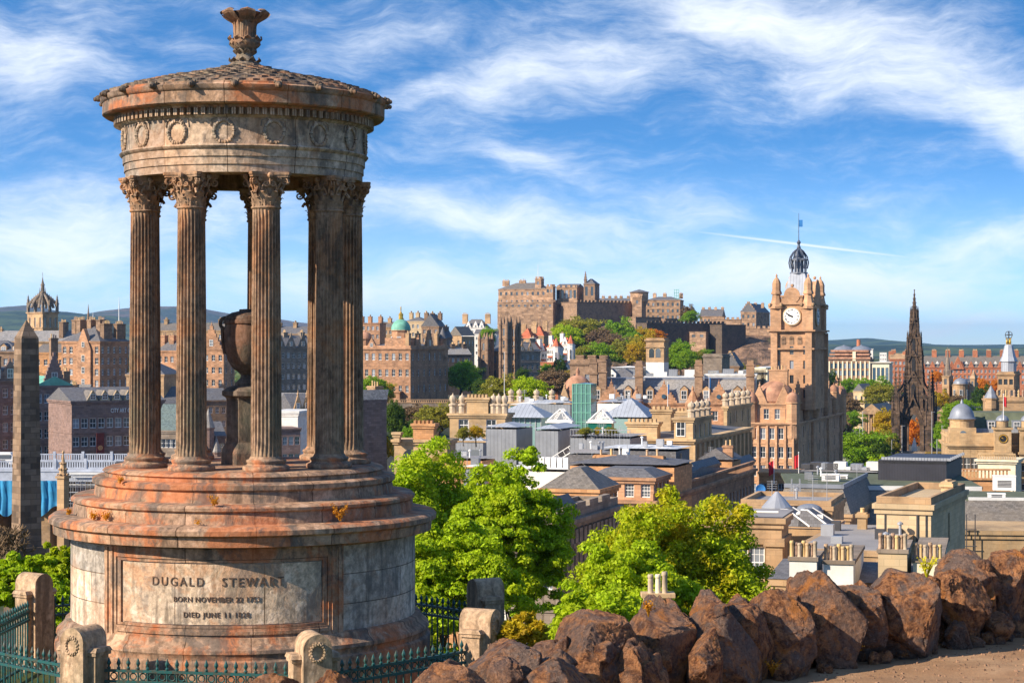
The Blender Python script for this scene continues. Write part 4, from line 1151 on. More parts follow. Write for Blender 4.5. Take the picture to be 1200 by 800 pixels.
def flagpole(x, y0, y1, D, lab, flag=None, cloth='white_paint', fl=(2.0, 1.2), side=1, r=.07, grp=None):
    zt, zb = Z_(y0, D), Z_(y1, D); X0 = (x-600)/F*D
    e = thing('flagpole', lab, 'flagpole', (X0, D, zb), 0, grp)
    mb = MB(); mb.lathe([(r*1.6, 0), (r, (zt-zb)*.1), (r*.6, zt-zb)], 8); mb.ball((0, 0, zt-zb), r*1.5, 6); mb.build('pole', 'white_paint', e, uv=False)
    if flag:
        mb = MB(); n = 10; h = zt-zb-.3
        A = []
        for i in range(n+1):
            t = i/n; sag = .35*t*fl[0]; yy = .14*sin(t*7)*fl[0]*.4
            A.append((mb.vert((side*t*fl[0]*.8, yy, h-sag)), mb.vert((side*t*fl[0]*.8, yy+.05, h-fl[1]-sag*1.3))))
        for i in range(n): mb.face((A[i][0], A[i+1][0], A[i+1][1], A[i][1]))
        mb.build('flag', flag, e, uv=False)
    return e

# ------------------------------------------------------------------ trees
leafmat('leaf_spring', (.31, .44, .010), (.42, .50, .012), var=.5); leafmat('leaf_spring_gold', (.34, .43, .010), (.52, .40, .012), var=.5)
leafmat('leaf_green', (.17, .31, .014), (.25, .36, .014)); leafmat('leaf_dark', (.05, .10, .014), (.09, .15, .012)); leafmat('leaf_olive', (.25, .25, .03), (.33, .28, .035))
leafmat('leaf_gold', (.42, .33, .014), (.45, .24, .012)); leafmat('leaf_orange', (.58, .19, .012), (.60, .30, .014)); leafmat('twig_brown', (.14, .09, .045), (.2, .13, .06), trans=.1, var=.3)
plain('bark', (.06, .045, .032), .95, .4, 3)
def tree_meshes(seed, nleaf, leaf, hw, hh, trunk, nlimb=9, flat=.75, clump=.19, ragged=.3):
    """trunk and crown of a tree whose crown fills an uneven ellipsoid of half width hw and half height hh above a bare trunk"""
    R = np.random.RandomState(seed); mb = MB()
    tip = Vector((R.normal()*.15*hw, R.normal()*.15*hw, trunk+hh*1.1)); r0 = hw*.055+.03
    pts = [Vector((0, 0, -.3))]; n = 6
    for k in range(1, n+1): pts.append(Vector((tip.x*k/n+R.normal()*.04*hw, tip.y*k/n+R.normal()*.04*hw, tip.z*k/n)))
    mb.path(pts, r0, 8, r0*.3)
    cl = []
    for k in range(nlimb):
        f = .3+.65*k/nlimb; p0 = pts[0].lerp(pts[-1], f) if trunk > 0 else pts[0]
        q = min(n-1, int(f*n)); p0 = pts[q].lerp(pts[q+1], f*n-q)
        a = k*2.4+R.rand(); el = .15+.9*(k/nlimb)+R.normal()*.12; l = 1.0-.25*abs(R.normal())
        end = Vector((cos(a)*cos(el)*hw*l, sin(a)*cos(el)*hw*l, max(trunk*.75, trunk+hh*(.12+1.6*sin(el)*.62+.25*R.rand()))))
        mid = p0.lerp(end, .5)+Vector((0, 0, hh*.10)); mb.path([p0, mid, end], r0*.38, 5, r0*.08)
        for s in range(3):
            st = mid.lerp(end, s*.35); e2 = st+Vector((R.normal()*.3*hw, R.normal()*.3*hw, abs(R.normal())*.25*hh)); mb.path([st, e2], r0*.14, 4, r0*.04); cl.append(e2)
        cl.append(end)
    c0 = np.array([0, 0, trunk+hh])
    K = max(14, int(nleaf/ (230 if nleaf > 12000 else 70)))
    C = []
    while len(C) < K:
        p = R.normal(size=3); p /= np.linalg.norm(p); 
        rr = R.uniform(.45, 1.0)**.6
        b = 1+ragged*mnoise.noise(Vector((p[0]*1.7+seed, p[1]*1.7, p[2]*1.7)))*1.6
        q = c0+p*rr*b*np.array([hw, hw, hh])*.88
        if p[2] < -.55 and R.rand() < .6: continue
        C.append(q)
    for q in cl: C.append(np.array(q[:]))
    C = np.array(C); sz = clump*hw*R.uniform(.6, 1.35, len(C))
    idx = R.randint(0, len(C), nleaf)
    off = R.normal(size=(nleaf, 3)); off /= np.linalg.norm(off, axis=1, keepdims=True); off *= (R.rand(nleaf, 1)**.4)
    off[:, 2] *= flat*.75; off[:, 2] -= .22*(off[:, 0]**2+off[:, 1]**2)
    P = C[idx]+off*sz[idx, None]
    nr = off*np.array([.8, .8, 1])+R.normal(size=(nleaf, 3))*.55+np.array([0, 0, .45]); nr /= np.linalg.norm(nr, axis=1, keepdims=True)
    ref = R.normal(size=(nleaf, 3)); u = np.cross(nr, ref); u /= np.linalg.norm(u, axis=1, keepdims=True); v = np.cross(nr, u)
    s = leaf*R.uniform(.6, 1.3, (nleaf, 1))
    V_ = np.stack([P-u*s, P-v*s*.5-nr*s*.12, P+u*s, P+v*s*.5-nr*s*.12], 1).reshape(-1, 3)
    me = bpy.data.meshes.new('crown'); me.vertices.add(nleaf*4); me.vertices.foreach_set('co', V_.astype(np.float32).ravel())
    me.loops.add(nleaf*4); me.loops.foreach_set('vertex_index', np.arange(nleaf*4, dtype=np.int32)); me.polygons.add(nleaf)
    me.polygons.foreach_set('loop_start', np.arange(0, nleaf*4, 4, dtype=np.int32)); me.update(); me.validate()
    return mb, me
def tree_near(lab, x, yt, w_px, D, mat, seed, nleaf=36000, leaf=.15, grp=None, name='tree', asp=None, zb=None, clump=.19, ragged=.3, cat='tree'):
    X0 = (x-600)/F*D; g = T(X0, D) if zb is None else zb; zt = Z_(yt, D); hw = w_px/F*D/2; H = zt-g
    hh = min(H*.42, hw*(asp or 1.05)); trunk = max(.2, H-2*hh)
    tb, me = tree_meshes(seed, nleaf, leaf, hw, hh, trunk, 11, clump=clump, ragged=ragged)
    e = thing(name, lab, cat, (X0, D, g), 0, grp)
    tb.build('trunk', 'bark', e, uv=False); me.materials.append(MATS[mat]); put('crown', me, e)
    return e
PROTO = {}
def tree(lab, x, yt, yb, w_px, D, kind='leaf_green', v=0, grp=None, name='tree', cat='tree'):
    """copy of one of a few tree shapes, scaled to its place; yb is the row of its foot"""
    X0 = (x-600)/F*D; zt, zb = Z_(yt, D), Z_(yb, D)
    if any(q in lab for q in ('hedge', 'shrub', 'bush')): zb -= .5*(zt-zb)
    key = v % 4
    if key not in PROTO:
        fine = True
        PROTO[key] = tree_meshes(50+key, 9000, .052, 1.0, .85, .35, 9, clump=.23, ragged=.45)
    tb, me = PROTO[key]
    mk = ('m', key, kind)
    if mk not in PROTO:
        m2 = me.copy(); m2.materials.append(MATS[kind]); PROTO[mk] = m2
    if ('t', key) not in PROTO:
        o = tb.build('trunk', 'bark', uv=False); PROTO[('t', key)] = o.data; bpy.data.objects.remove(o)
    e = thing(name, lab, cat, (X0, D, zb), v*1.7, grp)
    sw = w_px/F*D/2*1.02; sh = (zt-zb)/2.13
    t_ = put('trunk', PROTO[('t', key)], e); c_ = put('crown', PROTO[mk], e)
    for o in (t_, c_): o.scale = (sw, sw, sh)
    return e
# ------------------------------------------------------------------ helpers for the big landmarks
def merge(dst, src):
    """make the parts of one house part of another"""
    A = TR(*dst.location) @ RZ(dst.rotation_euler.z); Bm = TR(*src.location) @ RZ(src.rotation_euler.z); M_ = A.inverted() @ Bm
    for ch in list(src.children):
        L = TR(*ch.location) @ RZ(ch.rotation_euler.z)
        N = M_ @ L; ch.parent = dst; ch.location = N.to_translation(); ch.rotation_euler = (0, 0, ch.rotation_euler.z+src.rotation_euler.z-dst.rotation_euler.z)
    bpy.data.objects.remove(src)
def chim_row(b, xs_, z=None, y=None, wx=2.8, wy=1.2, h=2.8, n=4, wall=None, **kw):
    h *= .78
    for f in xs_: chimney(b.e, -b.W*(1-f), (b.d*.5 if y is None else y), (b.H+b.__dict__.get('rh', 0)*.55 if z is None else z), wx, wy, h, n, wall or b.wall, **kw)

# ------------------------------------------------------------------ castle on its rock
def crag_mat():
    m, t, p, o = newmat('crag'); ob = t.n('TexCoord').outputs['Object']
    n = t.noise(t.mapping(ob, sc=(1, 1, .4)), .09, 9, .72, .4); n2 = t.noise(ob, .03, 5, .6); n3 = t.noise(ob, .4, 6, .7)
    cc = t.mix(t.ramp(n, .4, .6, True), (.07, .048, .035), (.30, .185, .12)); cc = t.mix(t.ramp(n2, .52, .62, True, 0, .85), cc, (.055, .075, .02))
    cc = t.mix(t.ramp(n3, .5, .7, True, 0, .5), cc, (.12, .08, .05))
    t.L.new(cc, p.inputs['Base Color']); p.inputs['Roughness'].default_value = .95; bump(t, p, t.math('ADD', n, n3), 1.0, 2.0)
crag_mat()
def castle_rock():
    prof = [(480, 470), (540, 425), (575, 402), (590, 388), (650, 386), (700, 381), (745, 383), (765, 402), (835, 404), (868, 392), (905, 392), (940, 410), (1000, 440), (1060, 460)]
    nx, ny = 240, 40; v = []; f = []
    for j in range(ny):
        tj = j/(ny-1); D = 1170+420*tj
        for i in range(nx):
            px_ = 480+580*i/(nx-1); top = Z_(np.interp(px_, [p[0] for p in prof], [p[1] for p in prof]), 1300)
            x = (px_-600)/F*(1300+(D-1300)*.4)
            s = min(1, max(0, (D-1170)/118))**(1.0 if 640 < px_ < 790 else .55); back = min(1, max(0, (1590-D)/150))
            q = Vector((x*.03, D*.03, 0)); nz = mnoise.fractal(q, 1.0, 2.1, 6)*9
            rid = abs(mnoise.noise(Vector((x*.05, 3, D*.02))))*14*(s*(1-s)*4)
            z = -46+(top+46)*s*back+(nz*min(1, (1-s)*2.5) if D < 1300 else 0)-rid*.5
            if s >= .999: z = min(z, top)
            v.append((x, D, z))
    for j in range(ny-1):
        for i in range(nx-1): f.append((j*nx+i, j*nx+i+1, (j+1)*nx+i+1, (j+1)*nx+i))
    me = bpy.data.meshes.new('castle_hill'); me.from_pydata(v, [], f); me.materials.append(MATS['crag']); me.update()
    tag(put('castle_hill', me), kind='structure')
castle_rock()
CG = None
def crenel(e, x0, x1, y, z, h, step, wall, along='x'):
    mb = MB(); n = max(2, int(abs(x1-x0)/step))
    for k in range(n):
        a = x0+(x1-x0)*(k+.15)/n; b = x0+(x1-x0)*(k+.7)/n
        if along == 'x': mb.box(a, b, y, y+.8, z, z+h)
        else: mb.box(y-.8, y, a, b, z, z+h)
    mb.build('battlements', wall, e)
def castle(lab, xl, xc, xr, D, yt, yb, th=18, d=14, fr=(0, 0), sr=(0, 0), roof=None, cr=True, wall='castle_stone', name='castle_building', cat='castle', win=(1.5, 2.2), fh=5.5, **kw):
    b = B(name, lab, cat, xl, xc, xr, D, yt, wall, th, d, yb, fr, sr, win, fh, 1.6, 'slit', roof, 'buildings and walls of the castle', cornice=(.3,), band=False, **kw)
    if cr:
        crenel(b.e, -b.W, 0, .0, b.H+.33, 1.4, 3.2, wall)
        if xr: crenel(b.e, 0, b.d, 0, b.H+.33, 1.4, 3.2, wall, 'y')
    return b
c1 = castle('broad sunlit castle curtain wall below the palace block, with a row of gun openings', 583, 648, 690, 1285, 354, 392, 10, 20, (1, 9), (1, 3), win=(1.6, 1.4), name='castle_wall', cat='castle wall')
c2 = castle('sunlit palace block of the castle, topped by a square lookout tower', 584, 640, 650, 1300, 339, 356, 18, 18, (2, 9), (2, 4), roof=('hip', 4.5, 'slate_brown'), cr=False)
tw = castle('tmp', 627, 634, 637.5, 1302, 327, 341, 18, 6, (1, 1), (1, 1)); merge(c2.e, tw.e)
chim_row(c2, (.03, .10, .38, .45), h=5, wx=2.2, wy=2, n=2, pr=.3, ph=1)
tx = castle('tmp', 640, 648, 651, 1296, 336, 356, 18, 6, (1, 2), (1, 1)); merge(c2.e, tx.e)
c3 = castle('castle great hall with tall arched windows, right of the palace block', 652, 676, 684, 1300, 337, 356, 18, 16, (1, 5), (0, 0), win=(1.7, 5.5), roof=('gx', 2.5, 'slate'))
c4 = castle('dark castle memorial chapel with a pointed spirelet', 684, 697, 702.5, 1298, 333, 357, 18, 14, (1, 2), (1, 2), win=(1.8, 6), roof=('hip', 3.5, 'slate'), wall='brown_stone', cr=False)
mb = MB(); pinnacle(mb, -c4.W+1, 1, c4.H, 1.6, 8.5); mb.build('spirelet', 'brown_stone', c4.e)
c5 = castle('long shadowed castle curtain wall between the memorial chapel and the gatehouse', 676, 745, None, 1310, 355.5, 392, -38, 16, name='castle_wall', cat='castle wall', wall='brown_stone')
c6 = castle('castle gatehouse tower, round topped and sunlit, at the end of the long wall', 741, 752, 757, 1300, 349, 388, 12, 9, (1, 1), wall='castle_stone', cr=True)
turret(c6.e, -c6.W*.45, c6.d*.4, c6.H-2, c6.H+4, 6.2, 'castle_stone', 'cone', 2.0, 'slate')
c7 = castle('low row of castle barracks with many small chimneys behind the long wall', 702, 744, None, 1345, 353, 362, 10, 8, (0, 0), roof=('gx', 2, 'slate'), cr=False)
chim_row(c7, (.1, .28, .45, .6, .8, .95), h=3.4, wx=2, wy=1.6, n=2, pr=.25)
c8 = castle('three storey castle barracks below the green scaffold, right of the gatehouse', 757, 797, 801, 1330, 352, 384, 14, 12, (3, 7), (2, 1), roof=('hip', 2.5, 'slate'), cr=False, fh=4.4)
chim_row(c8, (.2, .5, .98), h=4.5, wx=2.4, wy=1.6, n=3, pr=.25)
mb = MB()
for q in range(3): mb.box(-4.6+q*1.5, -4.3+q*1.5, 3, 3.3, c8.H, c8.H+8)
for q in range(4): mb.box(-4.6, -1.2, 3, 3.3, c8.H+2*q+1.2, c8.H+2*q+1.5)
mb.build('scaffold', 'copper', c8.e)
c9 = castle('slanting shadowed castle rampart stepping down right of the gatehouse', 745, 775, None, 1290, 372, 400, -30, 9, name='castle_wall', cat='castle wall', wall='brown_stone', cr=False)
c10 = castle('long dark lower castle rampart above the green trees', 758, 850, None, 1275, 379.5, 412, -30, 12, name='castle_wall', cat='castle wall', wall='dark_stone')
c11 = castle('square castle gun battery with two openings on the crag', 808, 827, 834, 1255, 389, 412, 16, 10, (1, 2), win=(2.4, 1.8), name='castle_wall', cat='castle wall', wall='castle_stone', cr=False)
c12 = castle('castle house with steep dark roof and chimneys, right of the small tree', 820, 846, 850, 1330, 371, 384, 14, 10, (1, 6), roof=('gx', 5, 'slate'), cr=False)
chim_row(c12, (.08, .36, .64, .95), h=4.8, wx=1.8, wy=1.4, n=2, pr=.25)
c13 = castle('sunlit castle wall with a flat terrace right of the dark rampart', 833, 868, None, 1290, 374.5, 386, 10, 10, name='castle_wall', cat='castle wall')
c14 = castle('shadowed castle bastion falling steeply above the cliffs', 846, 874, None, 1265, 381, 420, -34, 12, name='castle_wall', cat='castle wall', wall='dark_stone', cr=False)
c15 = castle('gabled castle hospital block left of the hotel clock tower, sunlit end wall', 868, 886, 902, 1320, 366, 386, 20, 14, (2, 3), (2, 4), cr=False, roof=('gy', 6, 'slate'))
gable(c15.e, -c15.W/2, -.1, c15.H, c15.W, 7.5, 'castle_stone', .6, 5, fin=False); chim_row(c15, (.05, .5, .98), h=4.5, wx=2, wy=1.6, n=2, pr=.25)
c16 = castle('rough sunlit castle wall under the gabled hospital block', 862, 905, None, 1285, 385, 405, 8, 9, name='castle_wall', cat='castle wall')
flagpole(630.5, 311, 327, 1303, 'thin bare flagpole on top of the castle lookout tower', r=.16)

# ------------------------------------------------------------------ old town, far left
def crown_church():
    D = 820; b = B('church', 'old church tower with an open stone crown spire, above the roofs at far left', 'church', 32, 50, 68, D, 366.5, 'tan_stone', 45, None, None, (1, 3), (1, 3), (1.05, 4.6), 6, 2.0, 'slit', ('hip', .5, 'lead'), cornice=(.5, 6.5))
    k = b.k; W, d, H = b.W, b.d, b.H; mb = MB(); c = (-W/2, d/2)
    for sx, sy in ((-1, -1), (1, -1), (1, 1), (-1, 1), (0, -1), (1, 0), (0, 1), (-1, 0)):
        x, y = c[0]+sx*W*.47, c[1]+sy*d*.47; hh = 7.6 if sx*sy else 5.6
        pinnacle(mb, x, y, H, 1.0, hh, cro=5, base=.5)
    mb.build('pinnacles', 'grey_stone', b.e)
    mb = MB()
    for sx, sy in ((-1, -1), (1, -1), (1, 1), (-1, 1), (0, -1), (1, 0), (0, 1), (-1, 0)):
        R_ = W*.46*(1.12 if sx*sy else .95); n = hypot(sx, sy); dx, dy = sx/n, sy/n; pts = []
        for q in range(8):
            t = q/7*pi/2; s_ = q/7; pts.append(Vector((c[0]+dx*R_*(1-s_)**.9, c[1]+dy*R_*(1-s_)**.9, H+2.2+6.4*s_**.62)))
        mb.path(pts, .6, 6, .6)
        for p in pts[1:6]: mb.lathe([(.28, p.z), (.03, p.z+1.5)], 4, (p.x, p.y))
    mb.build('crown', 'grey_stone', b.e)
    mb = MB(); z = H+8.4; mb.lathe([(.9, z-1.4), (1.5, z-.6), (1.5, z+.6), (.9, z+.9), (.75, z+3.4), (1.0, z+3.5), (.5, z+4.6), (.15, z+6.6), (.03, z+7.2)], 8, c)
    for q in range(6): a = q*pi/3; mb.lathe([(.24, z+.3), (.03, z+2.6)], 4, (c[0]+1.4*sin(a), c[1]+1.4*cos(a)))
    mb.box(c[0]-.06, c[0]+.06, c[1]-.06, c[1]+.06, z+7, z+9); mb.build('spirelet', 'grey_stone', b.e)
crown_church()
def spire(lab, x, y0, y1, w_px, D, mat='brown_stone', name='church_spire'):
    k = D/F; e = thing(name, lab, 'spire', ((x-600)/F*D, D, Z_(y1, D)-20)); h = (y1-y0)*k
    mb = MB(); w_ = w_px*k/2; mb.lathe([(w_*1.1, 0), (w_*1.1, 20+h*.15), (w_*.8, 20+h*.17), (w_*.42, 20+h*.6), (.05, 20+h)], 8); mb.build('spire', mat, e)
    mb = MB()
    for q in range(4): a = q*pi/2+pi/4; pinnacle(mb, w_*sin(a), w_*cos(a), 18+h*.1, w_*.35, h*.35)
    mb.build('pinnacles', mat, e)
    return e
spire('slender dark church spire against the hills, left of the leftmost column', 103.5, 356, 385, 5, 900)
for x, y0, lab in ((139.5, 348, 'thin white radio mast on the skyline beside the leftmost column'), (109, 366, 'thin pale mast on the hillside right of the dark spire')):
    e = thing('mast', lab, 'mast', ((x-600)/F*1500, 1500, Z_(385, 1500))); mb = MB(); mb.lathe([(.45, 0), (.35, (385-y0)*.663*.7), (.1, (385-y0)*.663)], 6); mb.build('pole', 'white_paint', e)
b = B('tenement', 'long pale roofed tenement below the crown spire, partly hidden by the obelisk', 'tenement', -60, 84, None, 640, 401, 'tan_stone', 8, 12, None, (3, 20), (0, 0), (1.1, 1.7), 5.5, 2.4, roof=('gx', 3.6, 'slate_light'))
chim_row(b, (.1, .35, .6), h=3.4, n=5); 
for f in (.87,): chimney(b.e, -b.W*.1, 4, b.H+1, 1.4, 5, 5.8, 5, 'brown_stone')
b = B('tenement', 'tall six storey tenement with sunlit front and shadowed side, left of the leftmost column', 'tenement', 72, 117, 151, 520, 401, 'pink_stone', 24, None, None, (6, 6), (6, 5), (1.1, 1.75), 3.0, 1.2, roof=('hip', 4.2, 'slate'), cornice=(.3,), band=False)
chim_row(b, (.02, .14, .42, .66), h=5, n=5, wall='brown_stone', wx=1.3, wy=3.2); chimney(b.e, -1.2, b.d*.35, b.H+.5, 1.2, 4, 4.6, 6, 'brown_stone'); chimney(b.e, -1.2, b.d*.8, b.H+.5, 1.2, 4, 4.6, 6, 'brown_stone')
g = gable(b.e, -b.W*.40, -.6, b.H-2, 5.0, 5.6, 'pink_stone', 1.5, 0, win=(.9, 1.4), fin=False)
mb = MB(); mb.box(-b.W*.40-2.4, -b.W*.40+2.4, -.6, .9, 0, b.H-2.01); mb.build('stair_bay', 'pink_stone', b.e)
for k in range(5): add_window(b.e, 1.0, 1.7, (-b.W*.40, -.63, b.H-5.2-3.2*k))
b = B('tenement', 'plain low tenement front between the obelisk and the tall tenement, with pale bands', 'tenement', 40, 76, None, 560, 414, 'orange_stone', 14, 12, None, (2, 4), (0, 0), (1.2, 1.7), 4.4, 1.8, roof=('gx', 2.4, 'slate_brown'), cornice=(.25, 5.8), band=False)
b = B('stone_house', 'dark stepped gable house with green copper roof corners, right of the obelisk', 'house', 42, 85, None, 420, 453, 'purple_stone', -33, 14, None, (6, 5), (0, 0), (1.15, 2.0), 3.75, 1.5, roof=('gy', 2.0, 'copper'))
gable(b.e, -b.W*.5, -.15, b.H+.3, b.W*.62, 7.2, 'purple_stone', .7, 9, win=(1.3, 2.0), fin=False); chimney(b.e, -b.W*.48, .9, b.H+6, 1.6, 1.2, 4.6, 3, 'brown_stone'); chimney(b.e, -.9, 2, b.H, 1.4, 2.0, 3.4, 4, 'brown_stone')
b = B('stone_house', 'dark gabled house at the left edge, left of the obelisk', 'house', -45, 20, None, 425, 447, 'purple_stone', -33, 14, None, (5, 7), (0, 0), (1.15, 2.0), 3.75, 1.5, roof=('gx', 3.0, 'slate'))
gable(b.e, -b.W*.13, -.15, b.H+.3, 5.2, 4.2, 'purple_stone', .7, 0, win=(1.3, 2.0)); gable(b.e, -b.W*.36, -.15, b.H+.3, 4.4, 3.4, 'purple_stone', .7, 0, win=(1.3, 2.0)); chimney(b.e, -b.W*.25, 5, b.H+2, 1.4, 2.6, 3.6, 4, 'brown_stone')
b = B('stone_house', 'dark hip roofed house at the left edge just under the long pale roof', 'house', -40, 22, None, 520, 413, 'brown_stone', 8, 12, None, (3, 6), (0, 0), (1.1, 1.8), 4.2, 1.6, roof=('hip', 3.0, 'slate'))
for f in (.2, .45, .7, .93): dormer(b.e, -b.W*(1-f), .4, b.H+.3, 1.8, 1.4, 3)
# art gallery building with its sign and banner
b = B('gallery_building', 'dark grey warehouse with three roof gables and a white lettered sign, right of the obelisk', 'warehouse', 84, 192, None, 398, 470, 'purple_stone', -30, 16, None, (5, 11), (0, 0), (1.35, 2.0), 3.7, 3.2, roof=('gx', 2.6, 'slate'))
for x_ in (108, 122, 136, 150):
    f = (x_-84)/108
    g = gable(b.e, -b.W*(1-f), -.2, b.H+.3, 2.2, 2.0, 'beige_stone', .5, 0, win=(1.1, 1.1), fin=False)
    r = MB(); X_ = -b.W*(1-f); z_ = b.H+.3
    r.poly([(X_-1.3, -.3, z_), (X_, -.3, z_+2.15), (X_, 5, z_+2.15), (X_-1.3, 5, z_)]); r.poly([(X_+1.3, -.3, z_), (X_+1.3, 5, z_), (X_, 5, z_+2.15), (X_, -.3, z_+2.15)]); r.build('dormer_roof', 'slate_brown', g)
vs, fs = text_mesh('CITY ART CENTRE', 1.45, .05, 1.05); mb = MB()
x0_ = -b.W*(1-(129-84)/108); mnx = min(v[0] for v in vs); wt = max(v[0] for v in vs)-mnx; kk = (36*.176)/wt*1.0
for v in vs: mb.vert((x0_+(v[0]-mnx)*kk, -.15-v[2], b.H-1.75+v[1]*.85))
for f_ in fs: mb.face(f_)
mb.build('sign_lettering', 'white_paint', b.e, uv=False)
mb = MB(); X_ = -b.W*(1-(116.5-84)/108); mb.box(X_-.8, X_+.8, -.35, -.25, b.H-12.4, b.H-6.2); ban = mb.build('banner', 'banner_cloth', b.e)
mb = MB(); mb.M = TR(X_, -.37, b.H-9.2) @ Matrix.Rotation(pi/2, 4, 'X'); mb.lathe([(.5, -.01), (.5, .01)], 16); mb.M = None; mb.build('banner_emblem', 'orange_stone', ban)
b = B('stone_house', 'plain house with an orange sunlit end wall left of the lettered warehouse', 'house', 82, 100, 112, 432, 472, 'orange_stone', 30, None, None, (0, 0), (0, 0), roof=('gx', 3.8, 'slate'), cornice=None)
chimney(b.e, -b.W+.5, 1.0, b.H-1, 1.1, 1.6, 5, 3, 'orange_stone')
# houses seen between the columns
hs = [
 ('tenement', 'pale pink tenement seen between the two left columns', 184, 212, 222, 560, 412, 'pink_stone', 14, (5, 4), (5, 1), ('hip', 3, 'slate')),
 ('tenement', 'pink tenement with a curved gable seen between the second column and the urn', 222, 262, 275, 545, 410, 'pink_stone', 14, (6, 5), (4, 2), ('hip', 3, 'slate_brown')),
 ('tenement', 'distant sunlit rooftop row left of the urn below the hills', 180, 262, None, 760, 388, 'tan_stone', 8, (2, 10), (0, 0), ('gx', 3, 'slate_brown')),
 ('tenement', 'distant red chimneyed roof row between the third and fourth columns', 318, 366, None, 760, 392, 'tan_stone', 8, (2, 7), (0, 0), ('gx', 3, 'slate')),
 ('tenement', 'grey blue tenement with three pointed gables between the third and fourth columns', 316, 366, None, 640, 408, 'grey_stone', -28, (5, 8), (0, 0), ('gx', 4, 'slate')),
 ('office_building', 'white walled modern block right of the third column base', 318, 349, None, 400, 486, 'white_harl', 10, (0, 0), (0, 0), None),
 ('office_building', 'grey brick office wall under the white block right of the third column', 316, 352, None, 392, 503, 'purple_stone', -20, (3, 5), (0, 0), None),
 ('stone_house', 'small gothic gabled house beside the fourth column', 344, 370, None, 420, 482, 'grey_stone', -25, (3, 4), (0, 0), ('gx', 3.5, 'slate')),
 ('stone_house', 'broad slate roofed hall behind the white block, right of the third column', 318, 356, None, 470, 474, 'tan_stone', 8, (2, 5), (0, 0), ('gx', 2.4, 'slate_light')),
 ('stone_house', 'pale grey house with narrow windows between the two left columns', 180, 208, None, 380, 506, 'grey_stone', 10, (4, 5), (0, 0), ('gx', 5, 'slate_teal')),
 ('stone_house', 'small brown house with round corner turrets left of the urn pedestal', 232, 264, None, 430, 512, 'purple_stone', -20, (3, 4), (0, 0), ('gx', 3, 'slate')),
 ('tenement', 'grey old town tenement block low between second column and urn', 228, 266, None, 500, 470, 'brown_stone', -20, (3, 5), (0, 0), ('gx', 3, 'slate')),
 ('tenement', 'dark slate roofed house low between the two left columns', 180, 216, None, 470, 474, 'brown_stone', -22, (3, 5), (0, 0), ('gx', 4, 'slate')),
 ('stone_house', 'brown rooftop house just left of the leftmost column behind the warehouse', 148, 192, None, 470, 440, 'tan_stone', 12, (3, 4), (0, 0), ('hip', 3, 'slate')),
]
for nm, lab, xl, xc, xr, D, yt, wl, th, fr, sr, rf in hs:
    b = B(nm, lab, 'office' if 'office' in nm else ('tenement' if nm == 'tenement' else 'house'), xl, xc, xr, D, yt, wl, th, 12, None, fr, sr, (1.0, 1.7), 3.5, 1.4, roof=rf, cornice=(.25,), band=False)
    if D > 540:
        chim_row(b, (.12, .5, .9), h=4 if rf else 3, n=4, wx=1.4, wy=2.6)
    if 'three pointed' in lab:
        for f in (.25, .5, .78): gable(b.e, -b.W*(1-f), -.2, b.H+.3, 3.4, 4.2, 'grey_stone', .6, 0, win=(1.0, 1.4))
    if 'curved gable' in lab: gable(b.e, -b.W*.35, -.2, b.H+.3, 6, 6.5, 'pink_stone', .7, 6, win=(1.1, 1.8))
    if 'gothic gabled' in lab:
        for f in (.2, .6): gable(b.e, -b.W*(1-f), -.2, b.H+.3, 2.0, 3.2, 'tan_stone', .5, 0, win=(.8, 1.2))
    if 'round corner turrets' in lab:
        turret(b.e, -b.W*.62, 0, b.H-4, b.H+2.2, 1.3, 'purple_stone', 'cone', 4.2, 'slate_light'); turret(b.e, -b.W*.35, -.6, b.H-8, b.H-3.2, 1.0, 'purple_stone', 'cone', 3.6, 'slate_light')
    if 'white walled' in lab:
        mb = MB(); mb.box(-b.W-.4, .4, -.4, 12.4, b.H+.33, b.H+.8); mb.build('roof_edge', 'white_roof', b.e)
